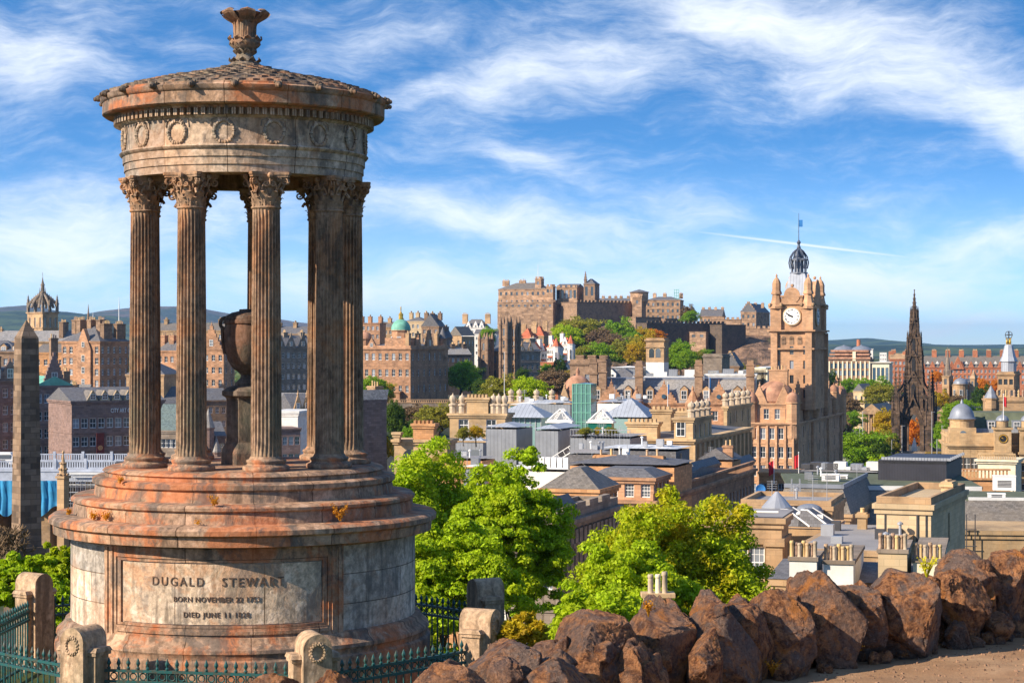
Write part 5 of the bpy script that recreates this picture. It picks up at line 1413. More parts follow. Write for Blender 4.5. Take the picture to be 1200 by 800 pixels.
# ------------------------------------------------------------------ bridge with parapets, and works below it
plain('bridge_paint', (.42, .46, .54), .6, .15)
def bridge():
    D = 330; k = D/F; x0 = (-80-600)*k; x1 = (136-600)*k
    e = thing('bridge', 'road bridge with white and blue iron parapets, partly wrapped in blue sheeting, at far left', 'bridge', (x0, D, Z_(610, D)))
    W = x1-x0; h = Z_(549, D)-Z_(610, D); dz = (533-549)/F*D*-1
    mb = MB(); mb.box(0, W, 0, 22, h-.9, h); mb.build('deck', 'tarmac', e)
    mb = MB(); mb.box(0, W, -.25, 0, h-2.2, h-.02); mb.box(0, W, -.35, 0, h-.5, h-.2); mb.build('girder', 'bridge_paint', e)
    for y in (0.0, 21.6):
        mb = MB(); mb.box(0, W, y, y+.18, h+1.15, h+1.35); mb.box(0, W, y, y+.14, h, h+.25)
        for q in range(int(W/.42)): mb.box(q*.42, q*.42+.2, y+.03, y+.11, h+.25, h+1.15)
        for q in range(int(W/5.2)): mb.box(q*5.2, q*5.2+.5, y-.12, y+.3, h, h+1.75)
        mb.build('parapet', 'bridge_paint', e)
    mb = MB(); R = random.Random(4); n = 60
    a0 = (-80-600)*k-x0; a1 = (70-600)*k-x0; A = []
    for q in range(n+1):
        x = a0+(a1-a0)*q/n; y = -.4-.25*sin(q*1.7)-.15*R.random()
        A.append((mb.vert((x, y, h-2.0)), mb.vert((x+.1, y-.25*sin(q*2.3), h-5)), mb.vert((x, y-.3, h-7.2-.9*sin(q*.4)-max(0, (n-q)*.0)))))
    for q in range(n):
        for s in range(2): mb.face((A[q][s], A[q][s+1], A[q+1][s+1], A[q+1][s]))
    mb.build('blue_sheeting', 'blue_tarp', e, smooth='all')
    mb = MB()
    for q in range(3): mb.box(8+q*9, 11+q*9, 1, 21, -6, h-.9)
    mb.build('piers', 'tan_stone', e)
    e2 = thing('scaffolding', 'grey tube scaffolding with boards beside the bridge, behind the ornate stone pillar', 'scaffold', ((82-600)*k, D-3, Z_(600, D)))
    W2 = 46*k; H2 = (600-553)*k; mb = MB()
    for i in range(9):
        for j in (0, 1.6): mb.tube((W2*i/8, j, 0), (W2*i/8, j, H2*(1-.35*(i/8))), .05, None, 5)
    for z in np.linspace(.8, H2*.95, 7): mb.tube((0, 0, z), (W2*.8, 0, z), .045, None, 5)
    mb.build('tubes', 'steel', e2, uv=False)
    mb = MB()
    for z in np.linspace(.9, H2*.9, 5): mb.box(0, W2*.85, .1, 1.5, z, z+.08)
    mb.build('boards', 'white_roof', e2)
    mb = MB(); mb.box(0, W2*1.2, 2.0, 9, H2*.95, H2); mb.build('site_roof', 'white_roof', e2)
bridge()
def vehicle(x, y, D, L, W_, Hh, rz, mat, lab, cat='van', name='parked_van', van=True):
    X0 = (x-600)/F*D; e = thing(name, lab, cat, (X0, D, Z_(y, D)), rz)
    mb = MB(); mb.hexa([(-L/2, -W_/2, .3), (L/2, -W_/2, .3), (L/2, W_/2, .3), (-L/2, W_/2, .3)], [(-L/2+.05, -W_/2+.05, Hh*.55), (L/2-.05, -W_/2+.05, Hh*.5), (L/2-.05, W_/2-.05, Hh*.5), (-L/2+.05, W_/2-.05, Hh*.55)])
    a = .02 if van else .16; mb.hexa([(-L*(.5-a), -W_/2+.06, Hh*.5), (L*.28, -W_/2+.06, Hh*.5), (L*.28, W_/2-.06, Hh*.5), (-L*(.5-a), W_/2-.06, Hh*.5)], [(-L*(.48-a*1.6), -W_/2+.15, Hh), (L*.12, -W_/2+.15, Hh), (L*.12, W_/2-.15, Hh), (-L*(.48-a*1.6), W_/2-.15, Hh)])
    mb.build('body', mat, e)
    mb = MB(); mb.box(-L*.3, L*.14, -W_/2-.0, -W_/2+.1, Hh*.58, Hh*.85); mb.build('side_window', 'pane', e, uv=False)
    for s in (-.32, .32):
        for yy in (-W_/2, W_/2-.2):
            mb = MB(); mb.M = TR(s*L, yy, .33) @ Matrix.Rotation(-pi/2, 4, 'X'); mb.lathe([(.33, 0), (.33, .2)], 14); mb.build('wheel', 'black_paint', e, uv=False)
    return e
vehicle(9, 547, 338, 5.5, 2.1, 2.6, 0, 'white_paint', 'white van crossing the bridge at the left edge of the photo')
vehicle(1, 549, 334, 4.2, 1.8, 1.5, 0, 'dark_metal', 'dark car on the bridge in front of the white van', 'car', 'parked_car', False)
# tapering obelisk
def obelisk():
    D = 200; k = D/F; xc = 31; e = thing('obelisk', 'tall dark stone obelisk with a pyramid tip, left foreground', 'obelisk', ((xc-600)*k, D, Z_(640, D)), radians(37))
    # half faces: lit left face narrow, dark right face broad
    w1 = 33*k/(cos(radians(37))+sin(radians(37))); h1 = (640-396)*k; h2 = (640-375)*k; w0 = w1*1.12; t_ = w1*.90
    mb = MB(); mb.hexa([(-w0/2, -w0/2, 0), (w0/2, -w0/2, 0), (w0/2, w0/2, 0), (-w0/2, w0/2, 0)], [(-t_/2, -t_/2, h1), (t_/2, -t_/2, h1), (t_/2, t_/2, h1), (-t_/2, t_/2, h1)]); mb.build('shaft', 'obelisk_stone', e)
    mb = MB(); mb.hexa([(-t_/2, -t_/2, h1), (t_/2, -t_/2, h1), (t_/2, t_/2, h1), (-t_/2, t_/2, h1)], [(-.03, -.03, h2), (.03, -.03, h2), (.03, .03, h2), (-.03, .03, h2)]); mb.build('tip', 'obelisk_stone', e)
    mb = MB(); mb.box(-w0*.75, w0*.75, -w0*.75, w0*.75, -8, .02); mb.build('base', 'obelisk_stone', e)
obelisk()
def ornate_pillar():
    D = 150; k = D/F; e = thing('stone_pillar', 'carved stone pillar with an ornate lantern shaped finial between obelisk and monument', 'pillar', ((74-600)*k, D, Z_(610, D)), radians(-25))
    w_ = 13*k/1.3; h = (610-560)*k; mb = MB(); mb.box(-w_/2, w_/2, -w_/2, w_/2, -6, h); mb.box(-w_*.65, w_*.65, -w_*.65, w_*.65, h, h+.18); mb.build('shaft', 'tan_stone', e)
    mb = MB(); mb.lathe([(w_*.5, h+.18), (w_*.42, h+.7), (w_*.2, h+1.3), (w_*.12, h+1.7), (w_*.02, h+2.2)], 8)
    for q in range(8):
        a = q*pi/4
        for z, r in ((h+.3, w_*.62), (h+.7, w_*.45), (h+1.15, w_*.3)): mb.ball((r*sin(a), r*cos(a), z), .09, 5)
    mb.ball((0, 0, h+2.0), .12, 6); mb.build('finial', 'tan_stone', e)
ornate_pillar()

# ------------------------------------------------------------------ domed bank headquarters
b = B('bank_building', 'grand domed bank with a green copper dome, sunlit left front, right of the monument', 'bank', 418, 481, 525, 720, 409, 'pink_stone', 20, None, 474, (3, 8), (3, 7), (1.3, 2.6), 6.0, 1.6, roof=('hip', 2.2, 'slate'), cornice=(.6,), parapet=1.0)
bank = b
turret(b.e, -b.W*.36, b.d*.25, b.H-1, b.H+7.2, 3.6, 'pink_stone', 'dome', 4.8, 'copper', 8, 3, name='dome_drum')
mb = MB(); mb.box(-b.W*.36-4.6, -b.W*.36+4.6, b.d*.25-4.6, b.d*.25+4.6, b.H, b.H+4.2); mb.build('dome_base', 'pink_stone', b.e)
mb = MB(); z = b.H+7.2+4.1; c = (-b.W*.36, b.d*.25); mb.lathe([(.9, z), (.9, z+1.6), (1.1, z+1.7), (.5, z+2.4), (.2, z+3.0), (.25, z+4.4), (.05, z+5.0)], 8, c); mb.build('lantern', 'gold', b.e)
turret(b.e, -b.W*.92, b.d*.1, b.H-7, b.H+4.0, 2.7, 'pink_stone', 'dome', 3.0, 'pink_dome', 12, 3); turret(b.e, -1, b.d*.92, b.H-3, b.H+4, 1.6, 'pink_stone', 'cone', 4.5, 'slate')
gable(b.e, .2, b.d*.5, b.H+.4, 7, 7, 'pink_stone', 1, 5, rz=pi/2, win=(1.4, 2.2)); gable(b.e, .2, b.d*.22, b.H+.4, 4, 4, 'pink_stone', 1, 4, rz=pi/2, fin=True); gable(b.e, -b.W*.72, -.1, b.H+.4, 4.4, 3.6, 'pink_stone', 1, 0, win=(1.1, 1.4))
for f in (.1, .35, .6, .85): chimney(b.e, -2.5, b.d*f, b.H+1, 1.4, 2.2, 5, 3, 'tan_stone')
mb = MB(); mb.box(-b.W*.28-2.6, -b.W*.28+2.6, -2, 0, 0, 4.4); mb.box(-b.W*.28-3, -b.W*.28+3, -2.4, 0, 4.4, 5); mb.build('porch', 'pink_stone', b.e)
e = thing('terrace_wall', 'long dark terrace wall with a white balustrade at the foot of the domed bank', 'wall', ((415-600)/F*712, 712, Z_(500, 712))); mb = MB(); mb.box(0, 46, 0, 1, 0, (500-472)/F*712); mb.build('wall', 'grey_stone', e)
mb = MB(); mb.box(0, 46, -.2, 1.2, 8.82, 9.1); [mb.box(q*.8, q*.8+.35, .2, .6, 9.1, 9.9) for q in range(57)]; mb.box(0, 46, 0, .8, 9.9, 10.1); mb.build('balustrade', 'tan_stone', e)
hs = [
 ('tenement', 'flat topped pink tenement on the skyline just right of the rightmost column', 418, 445, None, 880, 379, 'pink_stone', 10, (2, 5), None),
 ('tenement', 'pale chimneyed tenement on the skyline left of the green dome', 440, 470, None, 905, 384, 'tan_stone', 10, (2, 6), ('gx', 2.5, 'slate_brown')),
 ('tenement', 'tall pale tenement on the skyline just right of the green dome', 476, 498, None, 900, 377, 'beige_stone', 12, (3, 4), ('hip', 2, 'slate')),
 ('tenement', 'brown pointed gable tenement on the skyline above the right end of the bank', 494, 514, None, 860, 383, 'brown_stone', 12, (3, 3), ('gy', 5.5, 'slate')),
 ('tenement', 'dark tenement stepping down at the right behind the bank', 510, 530, None, 870, 396, 'grey_stone', -20, (5, 4), ('gx', 3.5, 'slate')),
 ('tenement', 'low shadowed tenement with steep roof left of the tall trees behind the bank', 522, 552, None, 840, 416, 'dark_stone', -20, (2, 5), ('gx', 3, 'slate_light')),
]
for nm, lab, xl, xc, xr, D, yt, wl, th, fr, rf in hs:
    b = B(nm, lab, 'tenement', xl, xc, xr, D, yt, wl, th, 12, None, fr, (0, 0), (1.1, 1.8), 3.8, 1.2, roof=rf, cornice=(.25,), band=False); chim_row(b, (.1, .45, .9), h=4.2, wx=1.6, wy=2.4, n=4, pr=.2)
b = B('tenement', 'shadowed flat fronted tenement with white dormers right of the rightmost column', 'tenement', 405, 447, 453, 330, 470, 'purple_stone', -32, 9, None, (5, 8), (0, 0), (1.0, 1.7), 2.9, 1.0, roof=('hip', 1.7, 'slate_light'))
for f in (.35, .5, .65, .8, .93): dormer(b.e, -b.W*(1-f), .35, b.H+.3, .95, .9, 1.6, 'white_harl', 'slate')
chimney(b.e, -.6, 1.2, b.H-2, 1.5, 3, 4.6, 3, 'tan_stone')
b = B('white_house', 'bright white harled house with grey roof on the skyline left of the castle', 'house', 542, 570, 575, 1000, 385, 'white_harl', 16, 12, None, (3, 6), (2, 2), (1.1, 1.6), 4.2, 1.0, roof=('hip', 4.6, 'slate'), cornice=(.2,), band=False)
for f in (.25, .55, .8): gable(b.e, -b.W*(1-f), -.1, b.H+.2, 3.2, 3.6, 'white_harl', .8, 0, win=(1, 1.3), fin=False)
chim_row(b, (.02, .97), h=6.5, n=4, wall='tan_stone')
b = B('stone_house', 'ochre gabled church hall right of the bank, below the white house', 'hall', 526, 541, 556, 920, 394, 'tan_stone', 35, None, None, (2, 2), (2, 4), (1.2, 2.4), 5, 2, roof=('gy', 4.4, 'slate_brown'), cornice=None)
mb = MB(); mb.poly([(-b.W, -.01, b.H), (0, -.01, b.H), (-b.W/2, -.01, b.H+4.4)]); mb.build('gable', 'tan_stone', b.e)
b = B('tenement', 'white painted house front with small windows low behind the bank roofs', 'house', 556, 582, None, 960, 392, 'white_harl', 10, 10, None, (3, 5), (0, 0), (.9, 1.4), 3.6, 1.2, roof=('gx', 2.4, 'slate'), cornice=(.2,), band=False)

# ------------------------------------------------------------------ twin towered college
def college():
    D = 850; k = D/F
    b = B('college', 'dark gothic college with pinnacled twin towers below the castle', 'college', 577, 588, None, D, 412, 'brown_stone', 20, 16, None, (3, 2), (0, 0), (1.2, 3), 6, 2, 'slit', ('gx', 3, 'slate'), cornice=(.3,))
    for xl, xc, xr, yt, pt, D_ in ((562, 571, 577, 398, 389, 845), (586.5, 594, 598, 381, 369, 838), (599, 604.5, 608.5, 382, 370, 846)):
        t_ = B('tmp', 'x', 'x', xl, xc, xr, D_, yt, 'brown_stone', 30, None, 447, (5, 1), (5, 1), (1.0, 3.2), 5.2, 1.4, 'slit', ('pyr', 1, 'slate'), cornice=(.3, 9, 17), band=False)
        mb = MB(); pw = .75
        for x, y in ((-t_.W, 0), (0, 0), (0, t_.d), (-t_.W, t_.d)):
            mb.lathe([(pw, 0), (pw, t_.H), (pw*1.2, t_.H), (pw*1.2, t_.H+.5), (.06, t_.H+(yt-pt)*k)], 8, (x, y))
            for q in range(1, 4): mb.lathe([(pw*1.3, t_.H*q/4), (pw*1.3, t_.H*q/4+.4)], 8, (x, y))
        for x, y in ((-t_.W/2, 0), (0, t_.d/2)): pinnacle(mb, x, y, t_.H, .5, (yt-pt)*k*.75)
        mb.build('corner_pinnacles', 'brown_stone', t_.e); merge(b.e, t_.e)
    sp = MB(); c = (-2.0, 9); sp.lathe([(2.0, b.H), (2.0, b.H+9), (.1, b.H+26)], 8, c)
    return b
college()
# houses below the castle esplanade
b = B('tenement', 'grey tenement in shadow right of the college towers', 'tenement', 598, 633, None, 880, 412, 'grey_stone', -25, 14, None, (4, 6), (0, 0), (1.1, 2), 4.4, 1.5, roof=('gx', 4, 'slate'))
for f in (.15, .4, .68): gable(b.e, -b.W*(1-f), -.1, b.H+.3, 3.4, 3.6, 'tan_stone', .7, 0, win=(1, 1.4))
chim_row(b, (.03, .55, .95), h=5, n=4)
for i, (xl, xc, xr, yt, D, lab) in enumerate(((608, 623, 632, 397, 1010, 'orange roofed house just right of the college towers under the castle wall'), (622, 637, 644, 394, 1030, 'orange red roofed house under the castle wall, right of its orange neighbour'))):
    b = B('tenement', lab, 'house', xl, xc, xr, D, yt, 'tan_stone', 20, None, None, (2, 3), (2, 2), (1.1, 1.6), 4, 1.2, roof=('hip', 5.2, 'red_tile'), cornice=(.25,), band=False); chim_row(b, (.1, .9), h=6, n=3)
rg = [('tall white red roofed house with balconies, left of the white turreted house under the castle', 628, 641, 646, 412, 990, 'white_harl'),
      ('white and red turreted house in the middle of the white group under the castle', 641, 652, 660, 408, 975, 'white_harl'),
      ('white house with red tiled gables at the right of the white group under the castle', 655, 669, 674, 405, 1000, 'white_harl'),
      ('red brick house front below the white turreted house', 630, 654, 663, 425, 960, 'red_stone'),
      ('narrow white house at the left edge of the white group', 622, 630, 634, 410, 985, 'white_harl')]
for i, (lab, xl, xc, xr, yt, D, wl) in enumerate(rg):
    b = B('town_house', lab, 'house', xl, xc, xr, D, yt, wl, 22, None, None, (4, 4), (4, 3), (1.1, 1.6), 3.8, 1.2, roof=('hip', 4.2, 'red_tile') if i != 3 else None, cornice=(.3,), band=False, group='white and red houses under the castle')
    if i == 3: continue
    gable(b.e, -b.W*.5, -.1, b.H+.2, b.W*.6, 4.4, wl, .8, 0, win=(1.1, 1.5), fin=False)
    if i in (1, 2): turret(b.e, 0, 0, b.H-9, b.H+1, 1.9, wl, 'cone', 4.6, 'red_tile', 8, 3)
    chimney(b.e, -b.W*.85, b.d*.4, b.H, 1.8, 2.6, 6.4, 4, 'white_harl')
    mb = MB()
    for q in (4.6, 8.4): mb.box(-b.W*.9, -b.W*.1, -.7, -.0, b.H-q, b.H-q+.8)
    mb.build('balcony', 'red_tile', b.e)
# ------------------------------------------------------------------ middle distance: the long mansard wing and what stands round it
def W_(b, x): return -b.W*(b.xc-x)/(b.xc-b.xl)
def BB(nm, lab, cat, xl, xc, xr, D, yt, *a, **k):
    b = B(nm, lab, cat, xl, xc, xr, D, yt, *a, **k); b.xl = xl; b.xc = xc; return b
b = BB('market_hall', 'long mansard roofed building with carved gables and five tall chimneys left of the clock tower', 'hall', 676, 884, None, 470, 474, 'pink_stone', 10, 16, None, (3, 16), (0, 0), (1.3, 2.4), 4.4, 1.6)
mb = MB(); z0, z1 = b.H+.3, b.H+6.0; mb.frustum(-b.W, 0, 0, 16, z0, z1, .2, 4.2); b.rh = 0; mb.build('roof', 'slate_light', b.e)
mb = MB(); mb.box(-b.W, 0, 4.1, 11.9, z1-.05, z1+.35); mb.build('ridge', 'lead', b.e)
for x in (700, 736, 762, 802, 828, 864): dormer(b.e, W_(b, x), .5, b.H+1.0, 1.9, 2.7, 4, 'tan_stone', 'slate')
for x in (717, 779, 843):
    g = gable(b.e, W_(b, x), -.3, b.H+.3, 6.4, 4.6, 'pink_stone', 1.2, 7)
    mb = MB(); mb.M = TR(W_(b, x), -.5, b.H+1.9) @ Matrix.Rotation(pi/2, 4, 'X'); mb.lathe([(.55, -.1), (.55, .1)], 16); mb.build('round_window', 'blue_glass', g, uv=False)
for x in (747, 813, 873):
    mb = MB(); mb.lathe([(1.7, b.H-4), (1.9, b.H+.3), (1.2, b.H+1.6), (.5, b.H+3.0), (.3, b.H+3.4), (.35, b.H+3.9), (.05, b.H+4.6)], 8, (W_(b, x), -1.0)); mb.build('corner_turret', 'pink_stone', b.e)
for x, yt_ in ((695, 417), (706, 415), (749, 420), (819, 419), (879, 419)): chimney(b.e, W_(b, x), 1.5, b.H-1, 1.9, 1.8, (474-yt_)*b.k-.6, 0, 'brown_stone'); mb = MB(); q_ = b.H-2+(474-yt_)*b.k; mb.box(W_(b, x)-1.15, W_(b, x)+1.15, .4, 2.6, q_-2.6, q_-2.2); mb.box(W_(b, x)-.8, W_(b, x)+.8, .8, 2.2, q_+.4, q_+1.4); mb.build('stack_moulding', 'brown_stone', b.e)
b = BB('domed_corner_block', 'brown corner pavilion with a ribbed pinkish stone dome, left end of the mansard building', 'pavilion', 654, 692, 700, 455, 470, 'tan_stone', 14, None, None, (3, 4), (0, 0), (1.2, 2.2), 4.4, 1.4)
mb = MB(); r = 3.6; c = (-b.W*.5, r+.3); pr = [(r+.15, b.H+.2), (r+.15, b.H+1.6)]+[(r*cos(q), b.H+1.6+r*1.25*sin(q)) for q in np.linspace(.1, 1.45, 9)]+[(.4, b.H+6.3), (.5, b.H+7), (.05, b.H+8)]
mb.lathe(pr, 24, c, fn=lambda r_, z, a: r_*(1+.02*(abs(sin(a*6)) > .93))); mb.build('dome', 'pink_dome', b.e, smooth=True)
for f in (.2, .55, .9): gable(b.e, -b.W*(1-f), -.2, b.H+.3, 2.4, 3.0, 'tan_stone', .9, 0)
b = BB('chimneyed_block', 'brown block with three massive chimneys, above the pink dome of the corner pavilion', 'building', 668, 708, 716, 492, 427, 'brown_stone', 14, 10, None, (1, 3), (0, 0), (1.1, 2.0), 4, 2.5, parapet=1.0); chim_row(b, (.2, .55, .9), z=b.H, h=3, n=0, wx=2, wy=2)
b = BB('office_building', 'pale blue grey modern block left of the white based tower', 'office', 712, 752, None, 600, 432, 'zinc', 14, 12, None, (0, 0), (0, 0), roof=('hip', .5, 'white_roof'), cornice=None)
b = BB('stone_house', 'dark slate mansard house with a peaked white dormer below the blue grey block', 'house', 706, 748, None, 560, 446, 'white_harl', 14, 12, None, (0, 0), (0, 0), roof=('hip', 3.4, 'slate'), cornice=(.3,)); dormer(b.e, -b.W*.75, -.2, b.H, 2.6, 2.2, 4, 'white_harl', 'slate')
b = BB('viewing_tower', 'square stone tower with paired arched windows and a white painted lower half', 'tower', 757, 778, 783.5, 600, 424.5, 'white_harl', 18, None, None, (0, 0), (0, 0), cornice=None)
t_ = BB('tmp', 'x', 'x', 757, 778, 783.5, 600, 399, 'tan_stone', 18, None, 424.5, (0, 0), (0, 0), cornice=(.5, 2.2), parapet=.5)
for x in (-t_.W*.68, -t_.W*.32):
    mb = MB(); n = 10; pts = [(-.75, 0), (.75, 0), (.75, 2.2)]+[(.75*cos(q), 2.2+.75*sin(q)) for q in np.linspace(.2, pi-.2, 7)]+[(-.75, 2.2)]
    mb.face([mb.vert((x+a, -.06, t_.H*.22+z)) for a, z in pts]); mb.build('arched_window', 'pane', t_.e, uv=False)
    mb = MB(); mb.path([Vector((x+a*1.2, -.08, t_.H*.22+z)) for a, z in pts[2:]+pts[:1]], .12, 4); mb.build('arch_moulding', 'beige_stone', t_.e)
add_window(t_.e, 1.0, 3, (.04, t_.d*.5, t_.H*.22), pi/2, 'slit'); merge(b.e, t_.e)
for lab, xl, xc, D, yt, wl, th in (('long white flat roofed building right of the white based tower', 742, 822, 540, 443, 'white_harl', 8), ('white flat roofed building behind the mansard roof, left of the clock tower', 826, 886, 545, 440, 'white_harl', 8), ('small cream gable end on the roofs left of the clock tower', 884, 897, 560, 432, 'cream_paint', 20)):
    b = BB('low_building', lab, 'building', xl, xc, None, D, yt, wl, th, 14, None, (1, 8), (0, 0), (1.6, .8), 3, 1.0, 'dark', roof=('hip', .3, 'white_roof'), cornice=(.25,))
    if 'cream' not in lab:
        R = random.Random(xl)
        for q in range(5):
            mb = MB(); x = -b.W*R.uniform(.05, .95); s = R.uniform(.8, 2.0); mb.box(x-s, x+s, 3, 5.5, b.H+.5, b.H+.5+R.uniform(.7, 2)); mb.build('roof_plant', 'white_roof' if q % 2 else 'zinc', b.e)
b = BB('stone_house', 'square grey stone block with a tall parapet left of the steep dark roofs', 'building', 824, 846, None, 600, 418, 'grey_stone', 18, 12, None, (0, 0), (0, 0), parapet=.6, cornice=(.3,))
b = BB('stone_house', 'dark double pitched roofed house with stepped gable right of the square grey block', 'house', 845, 866, 871, 620, 430, 'brown_stone', 24, None, None, (2, 3), (1, 1), (1.1, 1.6), 3.5, 1.3, roof=('gy', 4.5, 'slate')); gable(b.e, -b.W*.5, -.1, b.H+.2, b.W*.9, 5, 'tan_stone', .6, 6, fin=False)
b = BB('stone_house', 'brown house with dark windows half hidden behind the left side of the clock tower', 'house', 868, 884, None, 640, 436, 'brown_stone', 18, 12, None, (2, 4), (0, 0), (1.1, 1.6), 3.5, 1.3, cornice=(.3,))

# zinc and glass group
def shed(lab, xl, xc, xr, D, yt, wl='zinc', rf='zinc_roof', yb=None, h=.5, th=18, d=10, name='zinc_building', cat='building', **k):
    b = BB(name, lab, cat, xl, xc, xr, D, yt, wl, th, d, yb, (0, 0), (0, 0), roof=('hip', h, rf), cornice=None, **k)
    roofbits(b, 5 if xc-xl > 30 else 2, xl, b.H+.33+h); return b
shed('wide zinc clad roof storey behind the glass pavilion, left of the green glass tower', 622, 668, 672, 352, 474)
shed('pale glass and zinc roof strip left of the green glass tower', 598, 632, None, 362, 476, 'green_glass', 'white_roof')
b = BB('glass_pavilion', 'glass walled pavilion with a low metal pyramid roof in front of the green glass tower', 'pavilion', 584, 634, 646, 322, 489, 'green_glass', 18, None, None, (0, 0), (0, 0), cornice=None)
add_roof(b, 'hip', 2.2, 'zinc_roof', 1.0, z=b.H, flat=4)
mb = MB(); [mb.box(-b.W*q/8-.08, -b.W*q/8+.08, -.12, .02, b.H-4, b.H) for q in range(9)]; mb.build('mullions', 'steel', b.e)
b = BB('zinc_building', 'zinc clad box with dark side and glass strip, left of its twin', 'building', 569, 605, 624, 292, 503, 'zinc', 18, None, None, (0, 0), (0, 0), roof=('hip', .6, 'zinc_roof'), cornice=None, group='zinc clad roof boxes')
mb = MB(); mb.box(.02, .25, 1, b.d-1, b.H-5.6, b.H-2.8); mb.build('glass_strip', 'green_glass', b.e)
b = BB('zinc_building', 'zinc clad box with a white roof stair, right one of the two boxes', 'building', 627, 654, 680, 288, 505, 'zinc', 18, None, None, (0, 0), (0, 0), roof=('hip', .6, 'zinc_roof'), cornice=None, group='zinc clad roof boxes')
mb = MB(); mb.M = TR(-1, -1.2, b.H-5.2) @ Matrix.Rotation(radians(-32), 4, 'Y'); mb.box(0, 6.2, 0, .9, 0, .15); mb.box(0, 6.2, 0, .06, .9, 1.0); [mb.box(q, q+.06, 0, .06, .1, .9) for q in range(7)]; mb.build('roof_stair', 'white_paint', b.e)
b = BB('glass_tower', 'tall green glass stair tower rising above the metal roofs', 'tower', 671, 692, 699, 325, 450, 'green_glass', 18, None, None, (0, 0), (0, 0), cornice=None)
mb = MB()
for q in range(5): mb.box(-b.W*q/4-.06, -b.W*q/4+.06, -.1, 0, 0, b.H)
for q in range(12): z = b.H-q*1.6; mb.box(-b.W, .1, -.08, .0, z-.05, z+.05); mb.box(.0, .1, 0, b.d, z-.05, z+.05)
mb.build('glazing_bars', 'copper', b.e); add_roof(b, 'hip', .2, 'green_glass', .1, z=b.H)
b = shed('sloping metal roofed hall right of the green glass tower', 706, 758, None, 335, 491, 'green_glass', 'zinc_roof', h=3.2, d=9)
shed('low zinc roof block behind the sloping metal roof right of the glass tower', 700, 736, None, 352, 473, 'white_harl', 'zinc_roof')
for i, (x, lab) in enumerate(((655, 'white triangular roof truss just left of the green glass tower'), (703, 'white triangular roof truss just right of the green glass tower'))):
    e = thing('roof_truss', lab, 'truss', ((x-600)/F*318, 318, Z_(493, 318)), radians(-18)); mb = MB(); w_ = 2.0
    for y in (0, .8, 1.6):
        mb.path([Vector((-w_, y, 0)), Vector((.3, y, 2.0)), Vector((w_, y, 0)), Vector((-w_, y, 0))], .14, 5); mb.tube((-w_*.5, y, 0), (0.3, y, 2), .08); mb.tube((w_*.5, y, 0), (.3, y, 2), .08)
    mb.box(-w_*1.15, w_*1.15, -.2, 1.8, -.35, -.1); mb.build('truss', 'white_paint', e); mb = MB(); mb.box(-w_, w_, 0, 1.6, -3.5, -.35); mb.build('glass_wall', 'green_glass', e)
b = shed('low zinc building with a planted roof terrace behind railings', 668, 738, 758, 280, 514, 'zinc', 'flat_grey', h=.1)
mb = MB(); [mb.box(-b.W*q/20-.03, -b.W*q/20+.03, .1, .2, b.H, b.H+1.3) for q in range(21)]; mb.box(-b.W, 0, .1, .2, b.H+1.2, b.H+1.3); mb.build('terrace_railing', 'steel', b.e)
for i, (x, lab) in enumerate(((686, 'clipped yellow green hedge at the left of the roof terrace'), (700, 'low round shrub in the middle of the roof terrace'), (716, 'clipped yellow green hedge at the right of the roof terrace'))):
    tree(lab, x, 499, 508, 18 if i != 1 else 9, 282, 'leaf_gold' if i == 1 else 'leaf_olive', i, 'shrubs on the roof terrace', 'shrub', 'shrub')
b = shed('low zinc block with dark windows left of the zinc boxes', 534, 566, 570, 285, 519, 'zinc', 'zinc_roof')
mb = MB(); mb.box(-b.W*.9, -b.W*.1, -.05, .05, b.H-3.2, b.H-1.0); mb.build('window_strip', 'pane', b.e)
shed('pinkish flat blank wall block above the left green tree', 518, 565, 580, 240, 540, 'orange_stone', 'flat_grey', h=.1)
shed('small blue grey roof cabin right of the pinkish blank wall', 543, 560, 572, 222, 550, 'zinc', 'white_roof', h=.1)
b = shed('long low building with white flat roof sheets right of the tall green tree', 590, 668, 690, 236, 553, 'white_harl', 'white_roof', h=.4)
for q in range(7): mb = MB(); x = -b.W*(.1+.09*q); mb.box(x-.3, x+.3, 1, 1.8, b.H+.4, b.H+1.7); mb.build('roof_vent', 'white_paint', b.e)
b = shed('dark grey flat roofed plant room with a lighter top, wider one', 706, 792, 808, 236, 529, 'slate', 'white_sheet', h=.3)
shed('small grey plant room left of the wide plant room', 666, 704, 712, 232, 533, 'slate', 'flat_grey', h=.3)
b = shed('narrow orange stone wall block below the grey plant rooms', 668, 790, 811, 224, 548, 'orange_stone', 'slate', h=.8); chim_row(b, (.25, .7), z=b.H, h=1.4, n=2)

# yellow sandstone blocks with stone pots
def stonepots(b, pts, h=3.0, r=.55):
    for x, y, z in pts: finial_post(b.e, x, y, z, h, r, 'pot_stone', 'stone_pot')
b = BB('sandstone_block', 'yellow sandstone block with a battlemented centre and round stone pots, left of the glass pavilion', 'building', 527, 592, 600, 300, 487, 'yellow_stone', 12, 9, None, (1, 2), (0, 0), (1.6, 1.8), 4, .6, cornice=(.4,))
t_ = BB('tmp', 'x', 'x', 547, 572, 576, 301, 468, 'yellow_stone', 12, 5, 487, (0, 0), (0, 0), cornice=(.3,)); crenel(t_.e, -t_.W, 0, 0, t_.H+.3, .5, .55, 'yellow_stone'); merge(b.e, t_.e)
stonepots(b, [(W_(b, x), 1.0, b.H+z) for x, z in ((529, .3), (540, .3), (577, .3), (583, .3), (590, .3))], 3.2)
b2 = b
b = BB('sandstone_block', 'long roofline of pale stone pots and low parapet behind the glass pavilion', 'building', 594, 650, 660, 370, 473, 'yellow_stone', 8, 8, None, (0, 0), (0, 0), cornice=(.3,)); stonepots(b, [(W_(b, x), 1.0, b.H+.3) for x in (598, 608, 628, 646)], 2.6, .6)
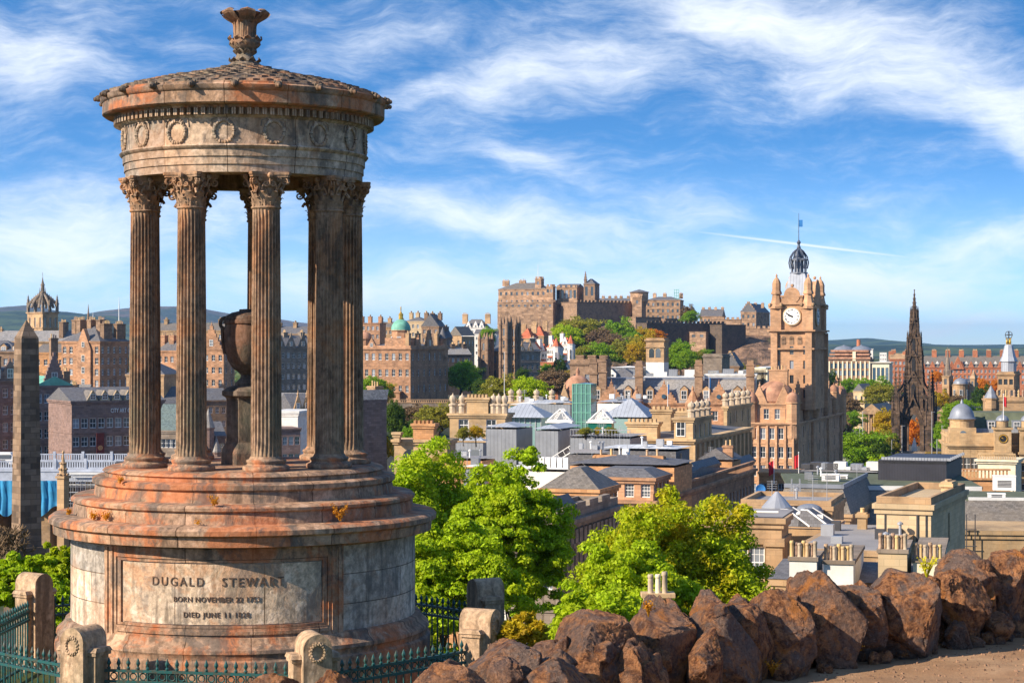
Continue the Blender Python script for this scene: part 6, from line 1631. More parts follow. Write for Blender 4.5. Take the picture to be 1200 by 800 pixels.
b = BB('sandstone_block', 'low yellow sandstone block with a battlemented chimney stack above the left green trees', 'building', 462, 524, 534, 262, 518, 'yellow_stone', 12, 9, None, (0, 0), (0, 0), cornice=(.4,))
t_ = BB('tmp', 'x', 'x', 484, 508, 512, 263, 499, 'orange_stone', 12, 4, 518, (0, 0), (0, 0), cornice=(.3,)); crenel(t_.e, -t_.W, 0, 0, t_.H+.3, .45, .5, 'orange_stone'); merge(b.e, t_.e)
t_ = BB('tmp', 'x', 'x', 461, 468, 470, 262, 509, 'yellow_stone', 12, 2, 518, (0, 0), (0, 0), cornice=(.25,)); merge(b.e, t_.e)
mb = MB(); mb.M = TR(-b.W*.72, -.05, b.H-1.9) @ Matrix.Rotation(pi/2, 4, 'X'); mb.lathe([(.8, 0), (.8, .1)], 20); mb.build('round_window', 'pane', b.e, uv=False)
b = BB('sandstone_block', 'large yellow sandstone building with battlemented attic and stone pots, left of the clock tower hotel', 'building', 727, 812, 879, 290, 517, 'yellow_stone', 18, None, None, (2, 3), (3, 12), (1.3, 2.6), 4.6, 3.4, cornice=(.5,), pil=14)
for xl, xc, xr, D, yt, yb, n in ((735, 770, 774, 292, 497, 517, 1), (764, 786, 790, 300, 482, 505, 0), (790, 812, 834, 290, 492, 517, 0), (848, 852, 880, 340, 478, 511, 0), (776, 828, 832, 318, 484, 500, 0)):
    t_ = BB('tmp', 'x', 'x', xl, xc, xr, D, yt, 'yellow_stone', 18, 4, yb, (0, 0), (1, 4) if n == 0 and xr-xc > 10 else (0, 0), (1.0, 2.0), 3, .8, cornice=(.35,))
    if yt in (482, 484, 497): crenel(t_.e, -t_.W, 0, 0, t_.H+.3, .5, .6, 'yellow_stone')
    if yt == 492: stonepots(t_, [(-.5, t_.d*q, t_.H+.3) for q in (.1, .37, .64, .9)], 2.6, .62)
    if yt == 478: stonepots(t_, [(-.5, t_.d*q, t_.H+.3) for q in (.06, .3, .54, .78, .97)], 2.6, .62)
    merge(b.e, t_.e)
add_window(b.e, 1.4, 2.4, (W_(b, 798), -.05, b.H+.7)); add_roof(b, 'hip', .6, 'slate', -1.0)
# nearer terrace along the street
b = BB('terrace_house', 'dark shadowed colonnaded terrace with grey hipped roof between the two green tree groups', 'terrace', 596, 650, 724, 150, 619, 'grey_stone', 18, None, None, (2, 4), (2, 14), (1.1, 2.2), 5.0, 2.6, cornice=(.5, 2.0), pil=16, parapet=.7)
mb = MB(); R = random.Random(2)
for q in range(4): mb.box(-.45, .05, b.d*(.12+q*.2), b.d*(.12+q*.2)+2.6, b.H+1.03, b.H+1.5)
mb.build('parapet_blocks', 'grey_stone', b.e)
t_ = BB('tmp', 'x', 'x', 636, 700, 723, 186, 577, 'orange_stone', 18, None, 606, (1, 0), (1, 4), (1.0, 1.6), 3, .5, cornice=(.35,)); add_roof(t_, 'hip', 1.9, 'slate_brown', flat=2.6); merge(b.e, t_.e)
t_ = BB('tmp', 'x', 'x', 640, 650, 672, 152, 603, 'grey_stone', 18, None, 619, (0, 0), (1, 2), (.8, 1.0), 3, .4, cornice=(.3,), roof=('hip', 1.0, 'slate')); merge(b.e, t_.e)
b = BB('terrace_house', 'pinkish stone terrace with white sash windows and attic blocks receding to the hotel', 'terrace', 690, 766, 884, 215, 590, 'pink_stone', 18, None, None, (2, 5), (2, 26), (1.15, 2.3), 5.2, 1.9, 'astragal', cornice=(.45,))
for xl, xc, xr, D, yt, yb, nb in ((690, 766, 784, 215.5, 563, 590, 4), (805, 813, 842, 248, 553, 578, 5), (858, 866, 883, 290, 546, 566, 3)):
    t_ = BB('tmp', 'x', 'x', xl, xc, xr, D, yt, 'pink_stone', 18, None, yb, (1, 4 if D < 220 else 0), (1, nb), (1.1, 1.5), 3, .4, 'astragal', cornice=(.35,)); add_roof(t_, 'hip', .9, 'slate', flat=1.8); merge(b.e, t_.e)
mb = MB(); [mb.box(-.35, -.05, q*.55, q*.55+.22, b.H+.33, b.H+1.1) for q in range(int(b.d/.55))]; mb.box(-.4, .02, 0, b.d, b.H+1.1, b.H+1.35); mb.build('balustrade', 'pink_stone', b.e)
add_roof(b, 'gx', 2.0, 'slate', -1.0)
for lab, xl, xc, xr, D, yt in (('sloping slate roofed block with an orange end wall behind the pink terrace', 760, 800, 812, 236, 561), ('stone block with broad blank gable beside the hotel foot', 820, 858, 868, 275, 541)):
    b = BB('stone_house', lab, 'building', xl, xc, xr, D, yt, 'orange_stone', 18, None, None, (0, 0), (0, 0), roof=('gy', 1.6, 'slate'), cornice=None); chimney(b.e, -.8, 1.2, b.H-.3, 1.4, 1.0, 2.6, 2)

roofbits(b, 4, 77, b.H+.5)
# ------------------------------------------------------------------ the hotel with the clock tower
plain('crown_lead', (.07, .085, .12), .5, .2, .8)
b = BB('hotel', 'grand sandstone hotel with a tall clock tower and crowned lantern', 'hotel', 878, 931, 986, 430, 497, 'hotel_stone', 18, None, None, (5, 5), (5, 9), (1.25, 2.5), 4.15, .9, cornice=(.6,), )
for m_ in ('wall', 'cornice'): pass
hotel = b
t_ = BB('tmp', 'x', 'x', 879, 930, 985, 431, 474, 'hotel_stone', 18, None, 497, (1, 4), (1, 8), (1.2, 2.3), 3, 1.0, cornice=(.35,)); t_.k = 431/F
for f in (.22, .78): gable(t_.e, -t_.W*f, -.2, t_.H+.3, 3.6, 3.6, 'hotel_stone', .8, 0)
for f in (.1, .3, .5, .72, .92): gable(t_.e, .2, t_.d*f, t_.H+.3, 3.8, 4.2, 'hotel_stone', .8, 4, rz=pi/2)
for f in (.2, .4, .62, .82): turret(t_.e, .2, t_.d*f, t_.H-3, t_.H+1.6, 1.1, 'hotel_stone', 'dome', 2.0, 'pink_dome', 8)
for x, y in ((-t_.W*.02, 0), (-t_.W*.98, 0), (0, t_.d)): turret(t_.e, x, y, -3, t_.H+.6, 1.5, 'hotel_stone', 'dome', 2.6, 'pink_dome', 8)
mb = MB(); r = 4.0; c = (-t_.W*.5, r+.6); mb.lathe([(r+.1, t_.H)]+[(r*1.15*cos(q), t_.H+.5+r*1.2*sin(q)) for q in np.linspace(.05, 1.5, 10)]+[(.05, t_.H+6.2)], 24, c, fn=lambda r_, z, a: r_*(1+.015*(abs(sin(a*6)) > .93))); mb.build('dome', 'pink_dome', t_.e, smooth=True)
for f in (.3, .62, .9): chimney(t_.e, -3, t_.d*f, t_.H, 1.8, 2.6, 6, 4, 'hotel_stone')
mb = MB(); mb.frustum(-t_.W+1, -.6, .6, t_.d-.6, t_.H, t_.H+4.2, 3.4, 3.4); mb.build('roof', 'slate_brown', t_.e)
chimney(t_.e, -t_.W*.42, 4.4, t_.H+3, 4.2, 1.5, 4.8, 5, 'hotel_stone')
merge(b.e, t_.e)
mb = MB()
for f in (0.03, .333, .666, .97): mb.box(.05, .6, hotel.d*f-.6, hotel.d*f+.6, 0, hotel.H-.4); 
for f in (.03, .2, .4, .6, .8, .97): mb.box(-hotel.W*f-.22, -hotel.W*f+.22, -.4, -.02, 0, hotel.H-.4)
mb.build('bays', 'hotel_stone', b.e)
tw = BB('tmp', 'x', 'x', 904, 951.5, 967, 440, 388, 'hotel_stone', 18, None, 480, (5, 3), (5, 2), (.9, 1.9), 3.3, 3.4, 'slit', cornice=(.9, 4.2), band=False)
k = tw.k; W, d, H = tw.W, tw.d, tw.H
for x, y in ((-W+.7, 0), (-.7, 0), (0, d-.7), (0, .9)):
    mb = MB(); mb.box(x-.75, x+.75, y-.7+(.5 if y > .5 else 0), y+.75, 0, H-.4); mb.build('corner_strip', 'hotel_stone', tw.e)
mb = MB(); z1 = H+(388-354)*k; mb.box(-W+.5, -.5, .5, d-.5, H+.3, z1); mb.box(-W+.1, -.1, .1, d-.1, z1-.5, z1); mb.build('clock_stage', 'hotel_stone', tw.e)
for x, y in ((-W+1.0, 1.0), (-1.0, 1.0), (-1.0, d-1.0), (-W+1, d-1)):
    mb = MB(); mb.box(x-1.25, x+1.25, y-1.25, y+1.25, H+.3, H+5.2); mb.lathe([(1.9, H+5.2), (1.9, H+5.7), (1.5, H+6.0), (1.1, H+7.4), (.95, H+8.4), (1.25, H+8.5), (1.25, H+8.8), (1.0, H+9.4), (1.0, H+11.0), (.7, H+11.8), (.2, H+12.4), (.25, H+12.8), (.03, H+13.2)], 8, (x, y))
    mb.build('corner_pavilion', 'hotel_stone', tw.e)
    mb = MB(); [mb.ball((x+1.3*sx, y+1.3*sy, H+6.0), .5, 5) for sx in (-1, 1) for sy in (-1, 1)]; mb.build('scroll_buttress', 'tan_stone', tw.e, uv=False)
for (x, y, rz, ww) in ((-W/2, .35, 0, W*.52), (-.35, d/2, pi/2, d*.52)):
    g_ = MB(); g_.M = TR(x, y, z1-.3) @ RZ(rz); g_.box(-ww*.5, ww*.5, 0, 1.2, 0, 1.5); g_.box(-ww*.54, ww*.54, -.2, 1.4, 1.5, 1.9)
    g_.M = TR(x, y, z1+1.6) @ RZ(rz) @ Matrix.Rotation(-pi/2, 4, 'X'); g_.lathe([(ww*.34, 0), (ww*.34, 1.2)], 28); g_.lathe([(ww*.38, -.15), (ww*.38, .1)], 28); g_.M = TR(x, y, z1-.3) @ RZ(rz); g_.ball((0, .6, 1.9+ww*.38+.4), .4, 6); g_.build('pediment', 'hotel_stone', tw.e)
    M_ = TR(x, y, z1-2.6-.6) @ RZ(rz)
    c_ = MB(); c_.M = M_ @ TR(0, -.05, 0) @ Matrix.Rotation(pi/2, 4, 'X'); R_ = 9.8*k; c_.lathe([(R_*1.12, -.1), (R_*1.12, .12), (R_*1.0, .16), (R_*1.0, -.1)], 40); cl = c_.build('clock_surround', 'beige_stone', tw.e)
    c_ = MB(); c_.M = M_ @ TR(0, -.24, 0) @ Matrix.Rotation(pi/2, 4, 'X'); c_.lathe([(R_*.98, -.1), (R_*.98, .02)], 40); c_.build('clock_face', 'white_paint', cl, uv=False)
    c_ = MB()
    for q, t in enumerate(('XII', 'I', 'II', 'III', 'IIII', 'V', 'VI', 'VII', 'VIII', 'IX', 'X', 'XI')):
        vs, fs = text_mesh(t, R_*.30, .01, .95); a = -2*pi*q/12; o = len(c_.v)
        c_.M = M_ @ TR(0, -.29, 0) @ Matrix.Rotation(pi/2, 4, 'X') @ RZ(a) @ TR(0, R_*.76, 0)
        for v in vs: c_.vert(v)
        for f_ in fs: c_.face([o+i for i in f_])
    c_.build('numerals', 'black_paint', cl, uv=False)
    c_ = MB()
    for a, l, w_ in ((radians(-300), R_*.80, .11), (radians(-296+4), R_*.5, .17)):
        c_.M = M_ @ TR(0, -.32, 0) @ Matrix.Rotation(pi/2, 4, 'X') @ RZ(a); c_.box(-w_, w_, -R_*.15, l, -.02, .04)
    c_.build('clock_hands', 'black_paint', cl, uv=False)
mb = MB(); zc = z1-.2; cx, cy = -W/2, d/2; mb.frustum(-W*.88, -W*.12, d*.5-W*.38, d*.5+W*.38, zc, zc+(354-318)*k, W*.20, W*.20); mb.build('lantern_roof', 'zinc_roof', tw.e)
mb = MB(); zz = zc+(354-318)*k
for q in range(8): a = q*pi/4+pi/8; mb.tube((cx+1.7*sin(a), cy+1.7*cos(a), zz), (cx+1.7*sin(a), cy+1.7*cos(a), zz+3.2), .2)
mb.lathe([(2.1, zz), (2.1, zz+.35)], 8, (cx, cy)); mb.lathe([(2.0, zz+3.1), (2.1, zz+3.4), (.6, zz+3.9)], 8, (cx, cy)); mb.lathe([(.8, zz), (.8, zz+3)], 8, (cx, cy)); mb.build('lantern', 'lead', tw.e)
mb = MB()
for q in range(8):
    a = q*pi/4; mb.path([Vector((cx+r_*sin(a), cy+r_*cos(a), zz+h_)) for r_, h_ in ((2.0, 1.2), (2.3, 2.6), (2.0, 4.0), (1.2, 5.2), (.3, 5.9))], .16, 5)
mb.lathe([(.3, zz+5.7), (.5, zz+6.1), (.25, zz+6.8), (.5, zz+7.4), (.1, zz+8.0)], 8, (cx, cy)); mb.tube((cx, cy, zz+7.5), (cx, cy, zz+14.2), .11, .05); mb.lathe([(1.0, zz+3.4), (1.25, zz+4.2), (1.0, zz+5.2), (.3, zz+5.9)], 8, (cx, cy)); mb.build('crown', 'crown_lead', tw.e)
mb = MB(); mb.box(cx, cx+.9, cy, cy+.04, zz+11.0, zz+12.6); mb.build('flag', 'blue_cloth', tw.e)
mb = MB(); zz2 = H-3.6
for q in range(3):
    a_ = -W*(.3+.2*q); mb.box(a_-.5, a_+.5, -.12, .05, zz2+.6, zz2+2.0); mb.M = TR(a_, .05, zz2+2.0) @ Matrix.Rotation(pi/2, 4, 'X'); mb.lathe([(.5, 0), (.5, .17)], 14); mb.M = None
mb.build('arcade', 'brown_stone', tw.e)
merge(b.e, tw.e)
# ------------------------------------------------------------------ gothic spire monument
def gothic_monument():
    D = 707; k = D/F; e = thing('spire_monument', 'blackened gothic spire monument with an open arched base, right of the clock tower hotel', 'monument', ((1071.5-600)*k, D, Z_(536, D)), radians(-18))
    S = 'spire_stone'; hh = (536-340)*k; A = 6.0; w_ = 1.3
    mb = MB(); [mb.box(-8.6+q*.7, 8.6-q*.7, -8.6+q*.7, 8.6-q*.7, q*.5-2, q*.5+.5) for q in range(5)]; mb.build('steps', 'grey_stone', e)
    for sx in (-1, 1):
        for sy in (-1, 1):
            mb = MB(); x, y = sx*A, sy*A; mb.box(x-w_, x+w_, y-w_, y+w_, 0, 17.4)
            for q in (5, 10.5, 16): mb.box(x-w_*1.15, x+w_*1.15, y-w_*1.15, y+w_*1.15, q, q+.5)
            for dx, dy in ((-1, -1), (-1, 1), (1, -1), (1, 1)): pinnacle(mb, x+dx*w_*.95, y+dy*w_*.95, 12, .62, 12, cro=3)
            pinnacle(mb, x, y, 17.4, 1.5, 14, cro=6); mb.build('buttress_tower', S, e)
            mb = MB(); mb.path([Vector((x, y, 20.5)), Vector((x*.72, y*.72, 21.6)), Vector((x*.42, y*.42, 25.2))], .48, 5); mb.path([Vector((x*.95, y*.95, 23.5)), Vector((x*.65, y*.65, 26)), Vector((x*.4, y*.4, 30))], .36, 5); mb.build('flying_buttress', S, e)
            mb = MB(); mb.box(sx*3.1-.75, sx*3.1+.75, sy*3.1-.75, sy*3.1+.75, 0, 18); mb.build('inner_pier', S, e)
    # arches between the inner piers and pointed gables above
    for q in range(4):
        mb = MB(); mb.M = RZ(q*pi/2); n = 9; o = 2.4
        L = [(-o+ (o)*(1-cos(t))*1.0, 9.5+6.4*sin(t)) for t in np.linspace(0, pi/2, n)]
        pts = L+[(-x, z) for x, z in L[::-1]][1:]
        for i in range(len(pts)-1):
            (x0, z0), (x1, z1) = pts[i], pts[i+1]; mb.hexa([(x0, -3.7, z0), (x1, -3.7, z1), (x1, -2.6, z1), (x0, -2.6, z0)], [(x0, -3.7, 18), (x1, -3.7, 18), (x1, -2.6, 18), (x0, -2.6, 18)])
        mb.path([Vector((-3.4, -3.9, 14.5)), Vector((0, -3.9, 22.4)), Vector((3.4, -3.9, 14.5))], .35, 4); pinnacle(mb, 0, -3.9, 21.5, .4, 4)
        for s in (-1, 1): mb.hexa([(s*4.6-.9, -5.6, 12), (s*4.6+.9, -5.6, 12), (s*4.6+.9, -4.9, 12), (s*4.6-.9, -4.9, 12)], [(s*4.6-.9, -5.6, 17), (s*4.6+.9, -5.6, 17), (s*4.6+.9, -4.9, 17), (s*4.6-.9, -4.9, 17)])
        mb.build('arch_wall', S, e)
    mb = MB(); c_ = (0, 0)
    def stage(a, z0, z1, ex=4.2):
        mb.box(-a, a, -a, a, z0, z1); mb.box(-a*1.12, a*1.12, -a*1.12, a*1.12, z1-.5, z1)
        for sx in (-1, 1):
            for sy in (-1, 1):
                pinnacle(mb, sx*a, sy*a, z0, .62, (z1-z0)+ex, cro=4, base=.6)
        for q in range(4):
            mb.M = RZ(q*pi/2)
            pinnacle(mb, -a*.5, -a*1.04, z0, .32, (z1-z0)*.95, cro=3); pinnacle(mb, a*.5, -a*1.04, z0, .32, (z1-z0)*.95, cro=3); mb.path([Vector((-a*.7, -a*1.1, z1-2.6)), Vector((0, -a*1.1, z1+1.8)), Vector((a*.7, -a*1.1, z1-2.6))], .25, 4); mb.M = None
    mb.box(-3.6, 3.6, -3.6, 3.6, 17.2, 18.4); stage(3.15, 18.2, 30, 3.5); stage(2.75, 30, 37.5, 3); mb.build('lower_stage', S, e); mb = MB(); stage(2.25, 37.5, 44, 2.2); stage(1.4, 44, 49.5, 1); mb.build('upper_stage', S, e)
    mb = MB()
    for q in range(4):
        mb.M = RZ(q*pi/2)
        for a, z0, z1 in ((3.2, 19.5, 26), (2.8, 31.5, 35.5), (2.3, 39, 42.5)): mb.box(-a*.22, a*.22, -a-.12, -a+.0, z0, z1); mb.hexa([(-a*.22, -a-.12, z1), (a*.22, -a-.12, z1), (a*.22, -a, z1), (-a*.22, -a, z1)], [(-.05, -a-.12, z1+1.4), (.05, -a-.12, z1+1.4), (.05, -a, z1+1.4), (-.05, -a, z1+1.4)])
    mb.M = None; mb.build('openings', 'black_paint', e, uv=False)  # solid black slabs: the shade inside pointed openings is put into the colour
    mb = MB(); mb.lathe([(1.2, 49.4), (1.7, 50.2), (1.7, 50.9), (1.05, 51.1), (.95, 53.5), (.8, 54.0), (.1, hh)], 8); [mb.lathe([(.2, 50.5), (.2, 53.2), (.03, 55.4)], 4, (1.45*sin(q*pi/4), 1.45*cos(q*pi/4))) for q in range(8)]; [mb.lathe([(.85*(1-t)+.12, 54+(hh-54)*t), (1.02*(1-t)+.2, 54.15+(hh-54)*t), (.82*(1-t)+.1, 54.4+(hh-54)*t)], 8) for t in (.15, .35, .55, .75)]; mb.ball((0, 0, hh), .3, 5); mb.build('spire', S, e)
    mb = MB(); mb.box(-.9, .9, -.9, .9, 2, 4); mb.lathe([(.9, 4), (.7, 5.2), (.45, 6.2), (.3, 6.6), (.32, 7.0), (.1, 7.3)], 8); mb.build('seated_statue', 'white_harl', e)
ashlar('spire_stone', (.115, .078, .055), .7, .95, .5, .5, (.022, .019, .017))
gothic_monument()
# ------------------------------------------------------------------ right hand distance
b = BB('long_hotel', 'very long red sandstone hotel with a row of white edged gables and chimneys, far right', 'hotel', 1042, 1235, None, 1450, 431, 'red_stone', 6, 18, None, (3, 40), (0, 0), (1.6, 2.4), 4.2, 1.4, roof=('gx', 8.6, 'slate_brown'), cornice=(.4,), band=False)
n = 17
for q in range(n): g = gable(b.e, -b.W*(q+.5)/n, -.4, b.H+.3, 4.2, 4.6, 'red_stone', .8, 0, fin=False); mb = MB(); X_ = -b.W*(q+.5)/n+3.6; mb.hexa([(X_-1.2, -.5, b.H+3), (X_+1.2, -.5, b.H+3), (X_+1.2, .3, b.H+3), (X_-1.2, .3, b.H+3)], [(X_-.2, -.5, b.H+5), (X_+.2, -.5, b.H+5), (X_+.2, .3, b.H+5), (X_-.2, .3, b.H+5)]); mb.build('white_dormer', 'white_harl', g)
for q in range(12): chimney(b.e, -b.W*(q+.6)/12, 9, b.H+6, 3.4, 2.2, 7, 5, 'red_stone', pr=.3, ph=1)
gable(b.e, W_(b, 1123), -1, b.H-1, 9, 9, 'red_stone', 2, 0, win=(1.8, 2.4))
b = BB('red_house', 'red sandstone block with big end chimneys at the left end of the long red hotel', 'building', 1043, 1062, None, 1380, 421, 'red_stone', 10, 14, None, (4, 4), (0, 0), (1.6, 2.4), 4.2, 1.4, roof=('gx', 4, 'tan_stone'), cornice=(.3,)); chim_row(b, (.08, .95), z=b.H, h=7, n=4, wx=3.6, wy=3)
b = BB('conference_hall', 'wide low office building with two green grey domes and cream columns, right of the hotel', 'office', 972, 1019, 1024, 1230, 421, 'brown_stone', 10, 20, None, (2, 9), (0, 0), (1.7, 3.2), 4.6, 2.6, 'dark', cornice=(.8,))
mb = MB(); [mb.box(-b.W-.5+i*.6, .5-i*.6, -.6+i*.6, 10, b.H+.3+i*2.2, b.H+1.6+i*2.2) for i in range(3)]; mb.build('terraces', 'pink_dome', b.e)
mb = MB(); [mb.box(-b.W*q/9-.45, -b.W*q/9+.45, -.6, 0, 0, b.H-1.2) for q in range(10)]; mb.box(-b.W*.42, -b.W*.34, -.7, 0, b.H-1, b.H+5); mb.build('cream_columns', 'cream_paint', b.e)
for x in (987, 1007.5): turret(b.e, W_(b, x), 8, b.H, b.H+6.0, 5.8, 'pink_stone', 'bell', 3.4, 'lead', 8)
b = BB('office_building', 'white roofed office block with tall dark glass bays right of the two domes', 'office', 1022, 1042, 1046, 1200, 425, 'cream_paint', 12, 16, None, (1, 4), (0, 0), (1.9, 8), 9, 3, 'dark', cornice=(1.2,), roof=('hip', .6, 'white_roof'))
b = BB('office_building', 'white stepped office block on the far side of the two domes', 'office', 1002, 1023, None, 1600, 409, 'white_harl', 10, 20, None, (3, 1), (0, 0), (10, 1.6), 4.4, 1.2, 'dark', cornice=(.5,)); mb = MB(); mb.lathe([(1.8, b.H), (1.6, b.H+8)], 10, (-b.W*.8, 4)); mb.build('red_flue', 'red_stone', b.e)
b = BB('office_building', 'small bright white block in the trees left of the gothic spire', 'office', 1031, 1039, None, 1900, 413, 'white_harl', 10, 10, None, (2, 3), (0, 0), (1.4, 1.4), 4, 2, cornice=None)
R = random.Random(12)
for i in range(34):
    x = R.uniform(966, 1250) if i < 20 else R.uniform(480, 960); D = R.uniform(1700, 3600) if i < 20 else R.uniform(2600, 4200); y = HY+ (54+R.uniform(-6, 10))/D*F*.62
    w_ = R.uniform(6, 16)
    b = B('distant_house', 'tiny distant pale house among the trees below the right hand hills', 'house', x-w_, x, x+3, D, y, R.choice(['beige_stone', 'white_harl', 'tan_stone', 'brown_stone']), 15, None, Z_(0, 1) and None, (1, 4), (0, 0), (2, 2.4), 4, 2, roof=('gx', 3.5, R.choice(['slate', 'slate_brown', 'red_tile'])), cornice=None, group='tiny distant houses beyond the city')
# churches and temples near the gardens
b = BB('church', 'pale church roof with low walls among the trees left of the gothic spire', 'church', 1000, 1013, 1024, 930, 459, 'beige_stone', 40, None, None, (1, 2), (1, 4), (1, 2.4), 4, 2, 'slit', roof=('gy', 3.6, 'slate'), cornice=(.2,))
b = BB('church', 'domed church apse beside a slender spire, in front of the long red hotel', 'church', 1116, 1132, 1146, 1000, 452, 'tan_stone', 20, None, None, (1, 3), (1, 3), (1.2, 3), 5, 2, 'slit', roof=('gx', 3, 'slate'), cornice=(.3,))
turret(b.e, -b.W*.4, .5, b.H-9, b.H+1.0, 3.7, 'tan_stone', 'dome', 3.6, 'lead', 16, 3)
t_ = BB('tmp', 'x', 'x', 1104, 1112, 1117, 1005, 441, 'tan_stone', 20, None, 475, (3, 1), (3, 1), (1.4, 3), 5, 1.2, 'slit', cornice=(.3,)); mb = MB(); c = (-t_.W/2, t_.d/2); mb.lathe([(1.9, t_.H), (1.9, t_.H+3), (1.5, t_.H+3.2), (.08, t_.H+15.2)], 8, c); [pinnacle(mb, c[0]+s*1.7, c[1]+u*1.7, t_.H, .4, 5) for s in (-1, 1) for u in (-1, 1)]; mb.build('spire', 'grey_stone', t_.e); merge(b.e, t_.e)
t_ = BB('tmp', 'x', 'x', 1137, 1142, 1145, 1002, 444, 'tan_stone', 20, None, 470, (2, 1), (2, 1), (1, 2.4), 5, 1.2, 'slit', cornice=(.3,), roof=('pyr', 4.5, 'tan_stone')); merge(b.e, t_.e)
def temple(lab, xl, xc, xr, D, yt, n):
    b = BB('gallery', lab, 'gallery', xl, xc, xr, D, yt, 'tan_stone', 22, 12, None, (0, 0), (0, 0), roof=('gy', 3.4, 'slate_brown'), cornice=(.5,))
    mb = MB()
    for q in range(n): mb.lathe([(.62, 0), (.5, b.H-.8), (.75, b.H-.4)], 12, (-b.W*(q+.3)/(n-.4), -1.6))
    mb.build('columns', 'tan_stone', b.e); mb = MB(); mb.box(-b.W-.3, .3, -2.3, 0, b.H-.4, b.H+.9); mb.poly([(-b.W-.3, -2.3, b.H+.9), (.3, -2.3, b.H+.9), (-b.W/2, -2.3, b.H+3.9)]); mb.build('portico', 'tan_stone', b.e)
temple('greek style gallery portico with tall columns, left of the gothic spire behind trees', 1012, 1033, 1050, 800, 484, 4); temple('low classical gallery front just right of the gothic spire', 1098, 1118, 1124, 780, 487, 5)
# department store tower with globe
b = BB('store_building', 'stone department store roof with a crowded parapet of chimney pots, right edge', 'store', 1156, 1236, None, 520, 470, 'tan_stone', 10, 14, None, (2, 12), (0, 0), (1.2, 2.0), 4.2, 3.2, cornice=(.4,), parapet=.8)
[finial_post(b.e, -b.W*(q+.4)/16, .3, b.H+1.0, 2.2, .28, 'pot_clay', 'chimney_pot') for q in range(16)]
turret(b.e, -b.W*.93, .5, b.H-2, b.H+.8, 1.7, 'tan_stone', 'cone', 3.4, 'lead', 8)
t_ = BB('tmp', 'x', 'x', 1169, 1188, 1195, 530, 439, 'tan_stone', 16, None, 470, (2, 3), (2, 2), (1.0, 1.5), 3.0, 1.2, 'slit', cornice=(.4,), parapet=.5); c = (-t_.W*.5, t_.d*.5); H = t_.H
mb = MB(); mb.lathe([(2.1, H+.3), (2.1, H+3.4), (2.5, H+3.6), (2.4, H+3.9), (1.9, H+5), (1.15, H+8.0), (.85, H+8.3)], 8, c); mb.build('lantern', 'zinc_roof', t_.e)
mb = MB(); [mb.lathe([(.22, H+8.3), (.34, H+9.0), (.2, H+9.6), (.2, H+10.0)], 6, (c[0]+.5*sin(q*2.1), c[1]+.5*cos(q*2.1))) for q in range(3)]; [mb.path([Vector((c[0]+.5*sin(q*2.1), c[1]+.5*cos(q*2.1), H+9.4)), Vector((c[0]+.9*sin(q*2.1), c[1]+.9*cos(q*2.1), H+10.2))], .1, 5) for q in range(3)]; mb.build('gilded_figures', 'gold', t_.e, uv=False)
mb = MB(); M_ = TR(c[0], c[1], H+11.0); mb.torus((0, 0, 0), .95, .09, M_, 20, 5); mb.torus((0, 0, 0), .95, .09, M_ @ RZ(pi/2), 20, 5); mb.torus((0, 0, 0), .95, .14, M_ @ Matrix.Rotation(pi/2, 4, 'X'), 20, 5); mb.build('open_globe', 'dark_metal', t_.e, uv=False); merge(b.e, t_.e)
# domed register building
b = BB('register_house', 'yellow stone building with blue grey corner dome and clock turrets at the right edge', 'building', 1112, 1240, None, 330, 523, 'yellow_stone', 8, 16, None, (2, 15), (0, 0), (1.35, 2.3), 4.4, 2.0, cornice=(.5,), band=False)
mb = MB(); mb.box(-b.W, 0, .2, 15.8, b.H+.33, b.H+2.2); mb.build('attic', 'yellow_stone', b.e)
t_ = BB('tmp', 'x', 'x', 1112, 1240, None, 332, 513, 'yellow_stone', 8, 14, 522, (1, 15), (0, 0), (1.25, 1.5), 3, .3, cornice=(.3,)); mb = MB(); mb.frustum(W_(t_, 1141), 0, 1.6, 15, t_.H+.3, t_.H+4.2, .8, 2.4); mb.build('roof', 'felt_green', t_.e)
mb = MB(); mb.frustum(W_(t_, 1143), 0, .6, 12, t_.H-.3, t_.H+1.5, .1, .4); mb.build('lower_roof', 'zinc', t_.e)
for x in (1163, 1193): mb = MB(); mb.box(W_(t_, x)-.75, W_(t_, x)+.75, 1.3, 3.6, t_.H+1.2, t_.H+2.9); d_ = mb.build('dormer', 'lead', t_.e); add_window(d_, 1.1, 1.3, (W_(t_, x), 1.27, t_.H+1.4), 0, 'sash')
merge(b.e, t_.e)
c = (W_(b, 1129), 2.6); H = b.H
mb = MB(); mb.prism([(c[0]+2.2*sx, c[1]+2.2*sy) for sx, sy in ((-1, -1), (1, -1), (1, 1), (-1, 1))], H, H+3.1); mb.lathe([(2.1, H+3.1), (2.1, H+4.3), (2.3, H+4.4), (2.3, H+4.6)], 24, c); mb.build('turret', 'yellow_stone', b.e)
mb = MB(); mb.lathe([(2.45, H+4.6), (2.15, H+4.9), (1.95, H+5.7), (1.5, H+6.5), (.85, H+7.0), (.3, H+7.2), (.25, H+7.5), (.03, H+8.0)], 24, c, fn=lambda r_, z, a: r_*(1+.03*(abs(sin(a*8)) > .95))); mb.build('dome', 'lead', b.e, smooth=True)
mb = MB(); mb.M = TR(c[0], c[1]-2.25, H+2.0) @ Matrix.Rotation(pi/2, 4, 'X'); mb.lathe([(.58, 0), (.58, .12)], 20); mb.build('round_window', 'blue_glass', b.e, uv=False)
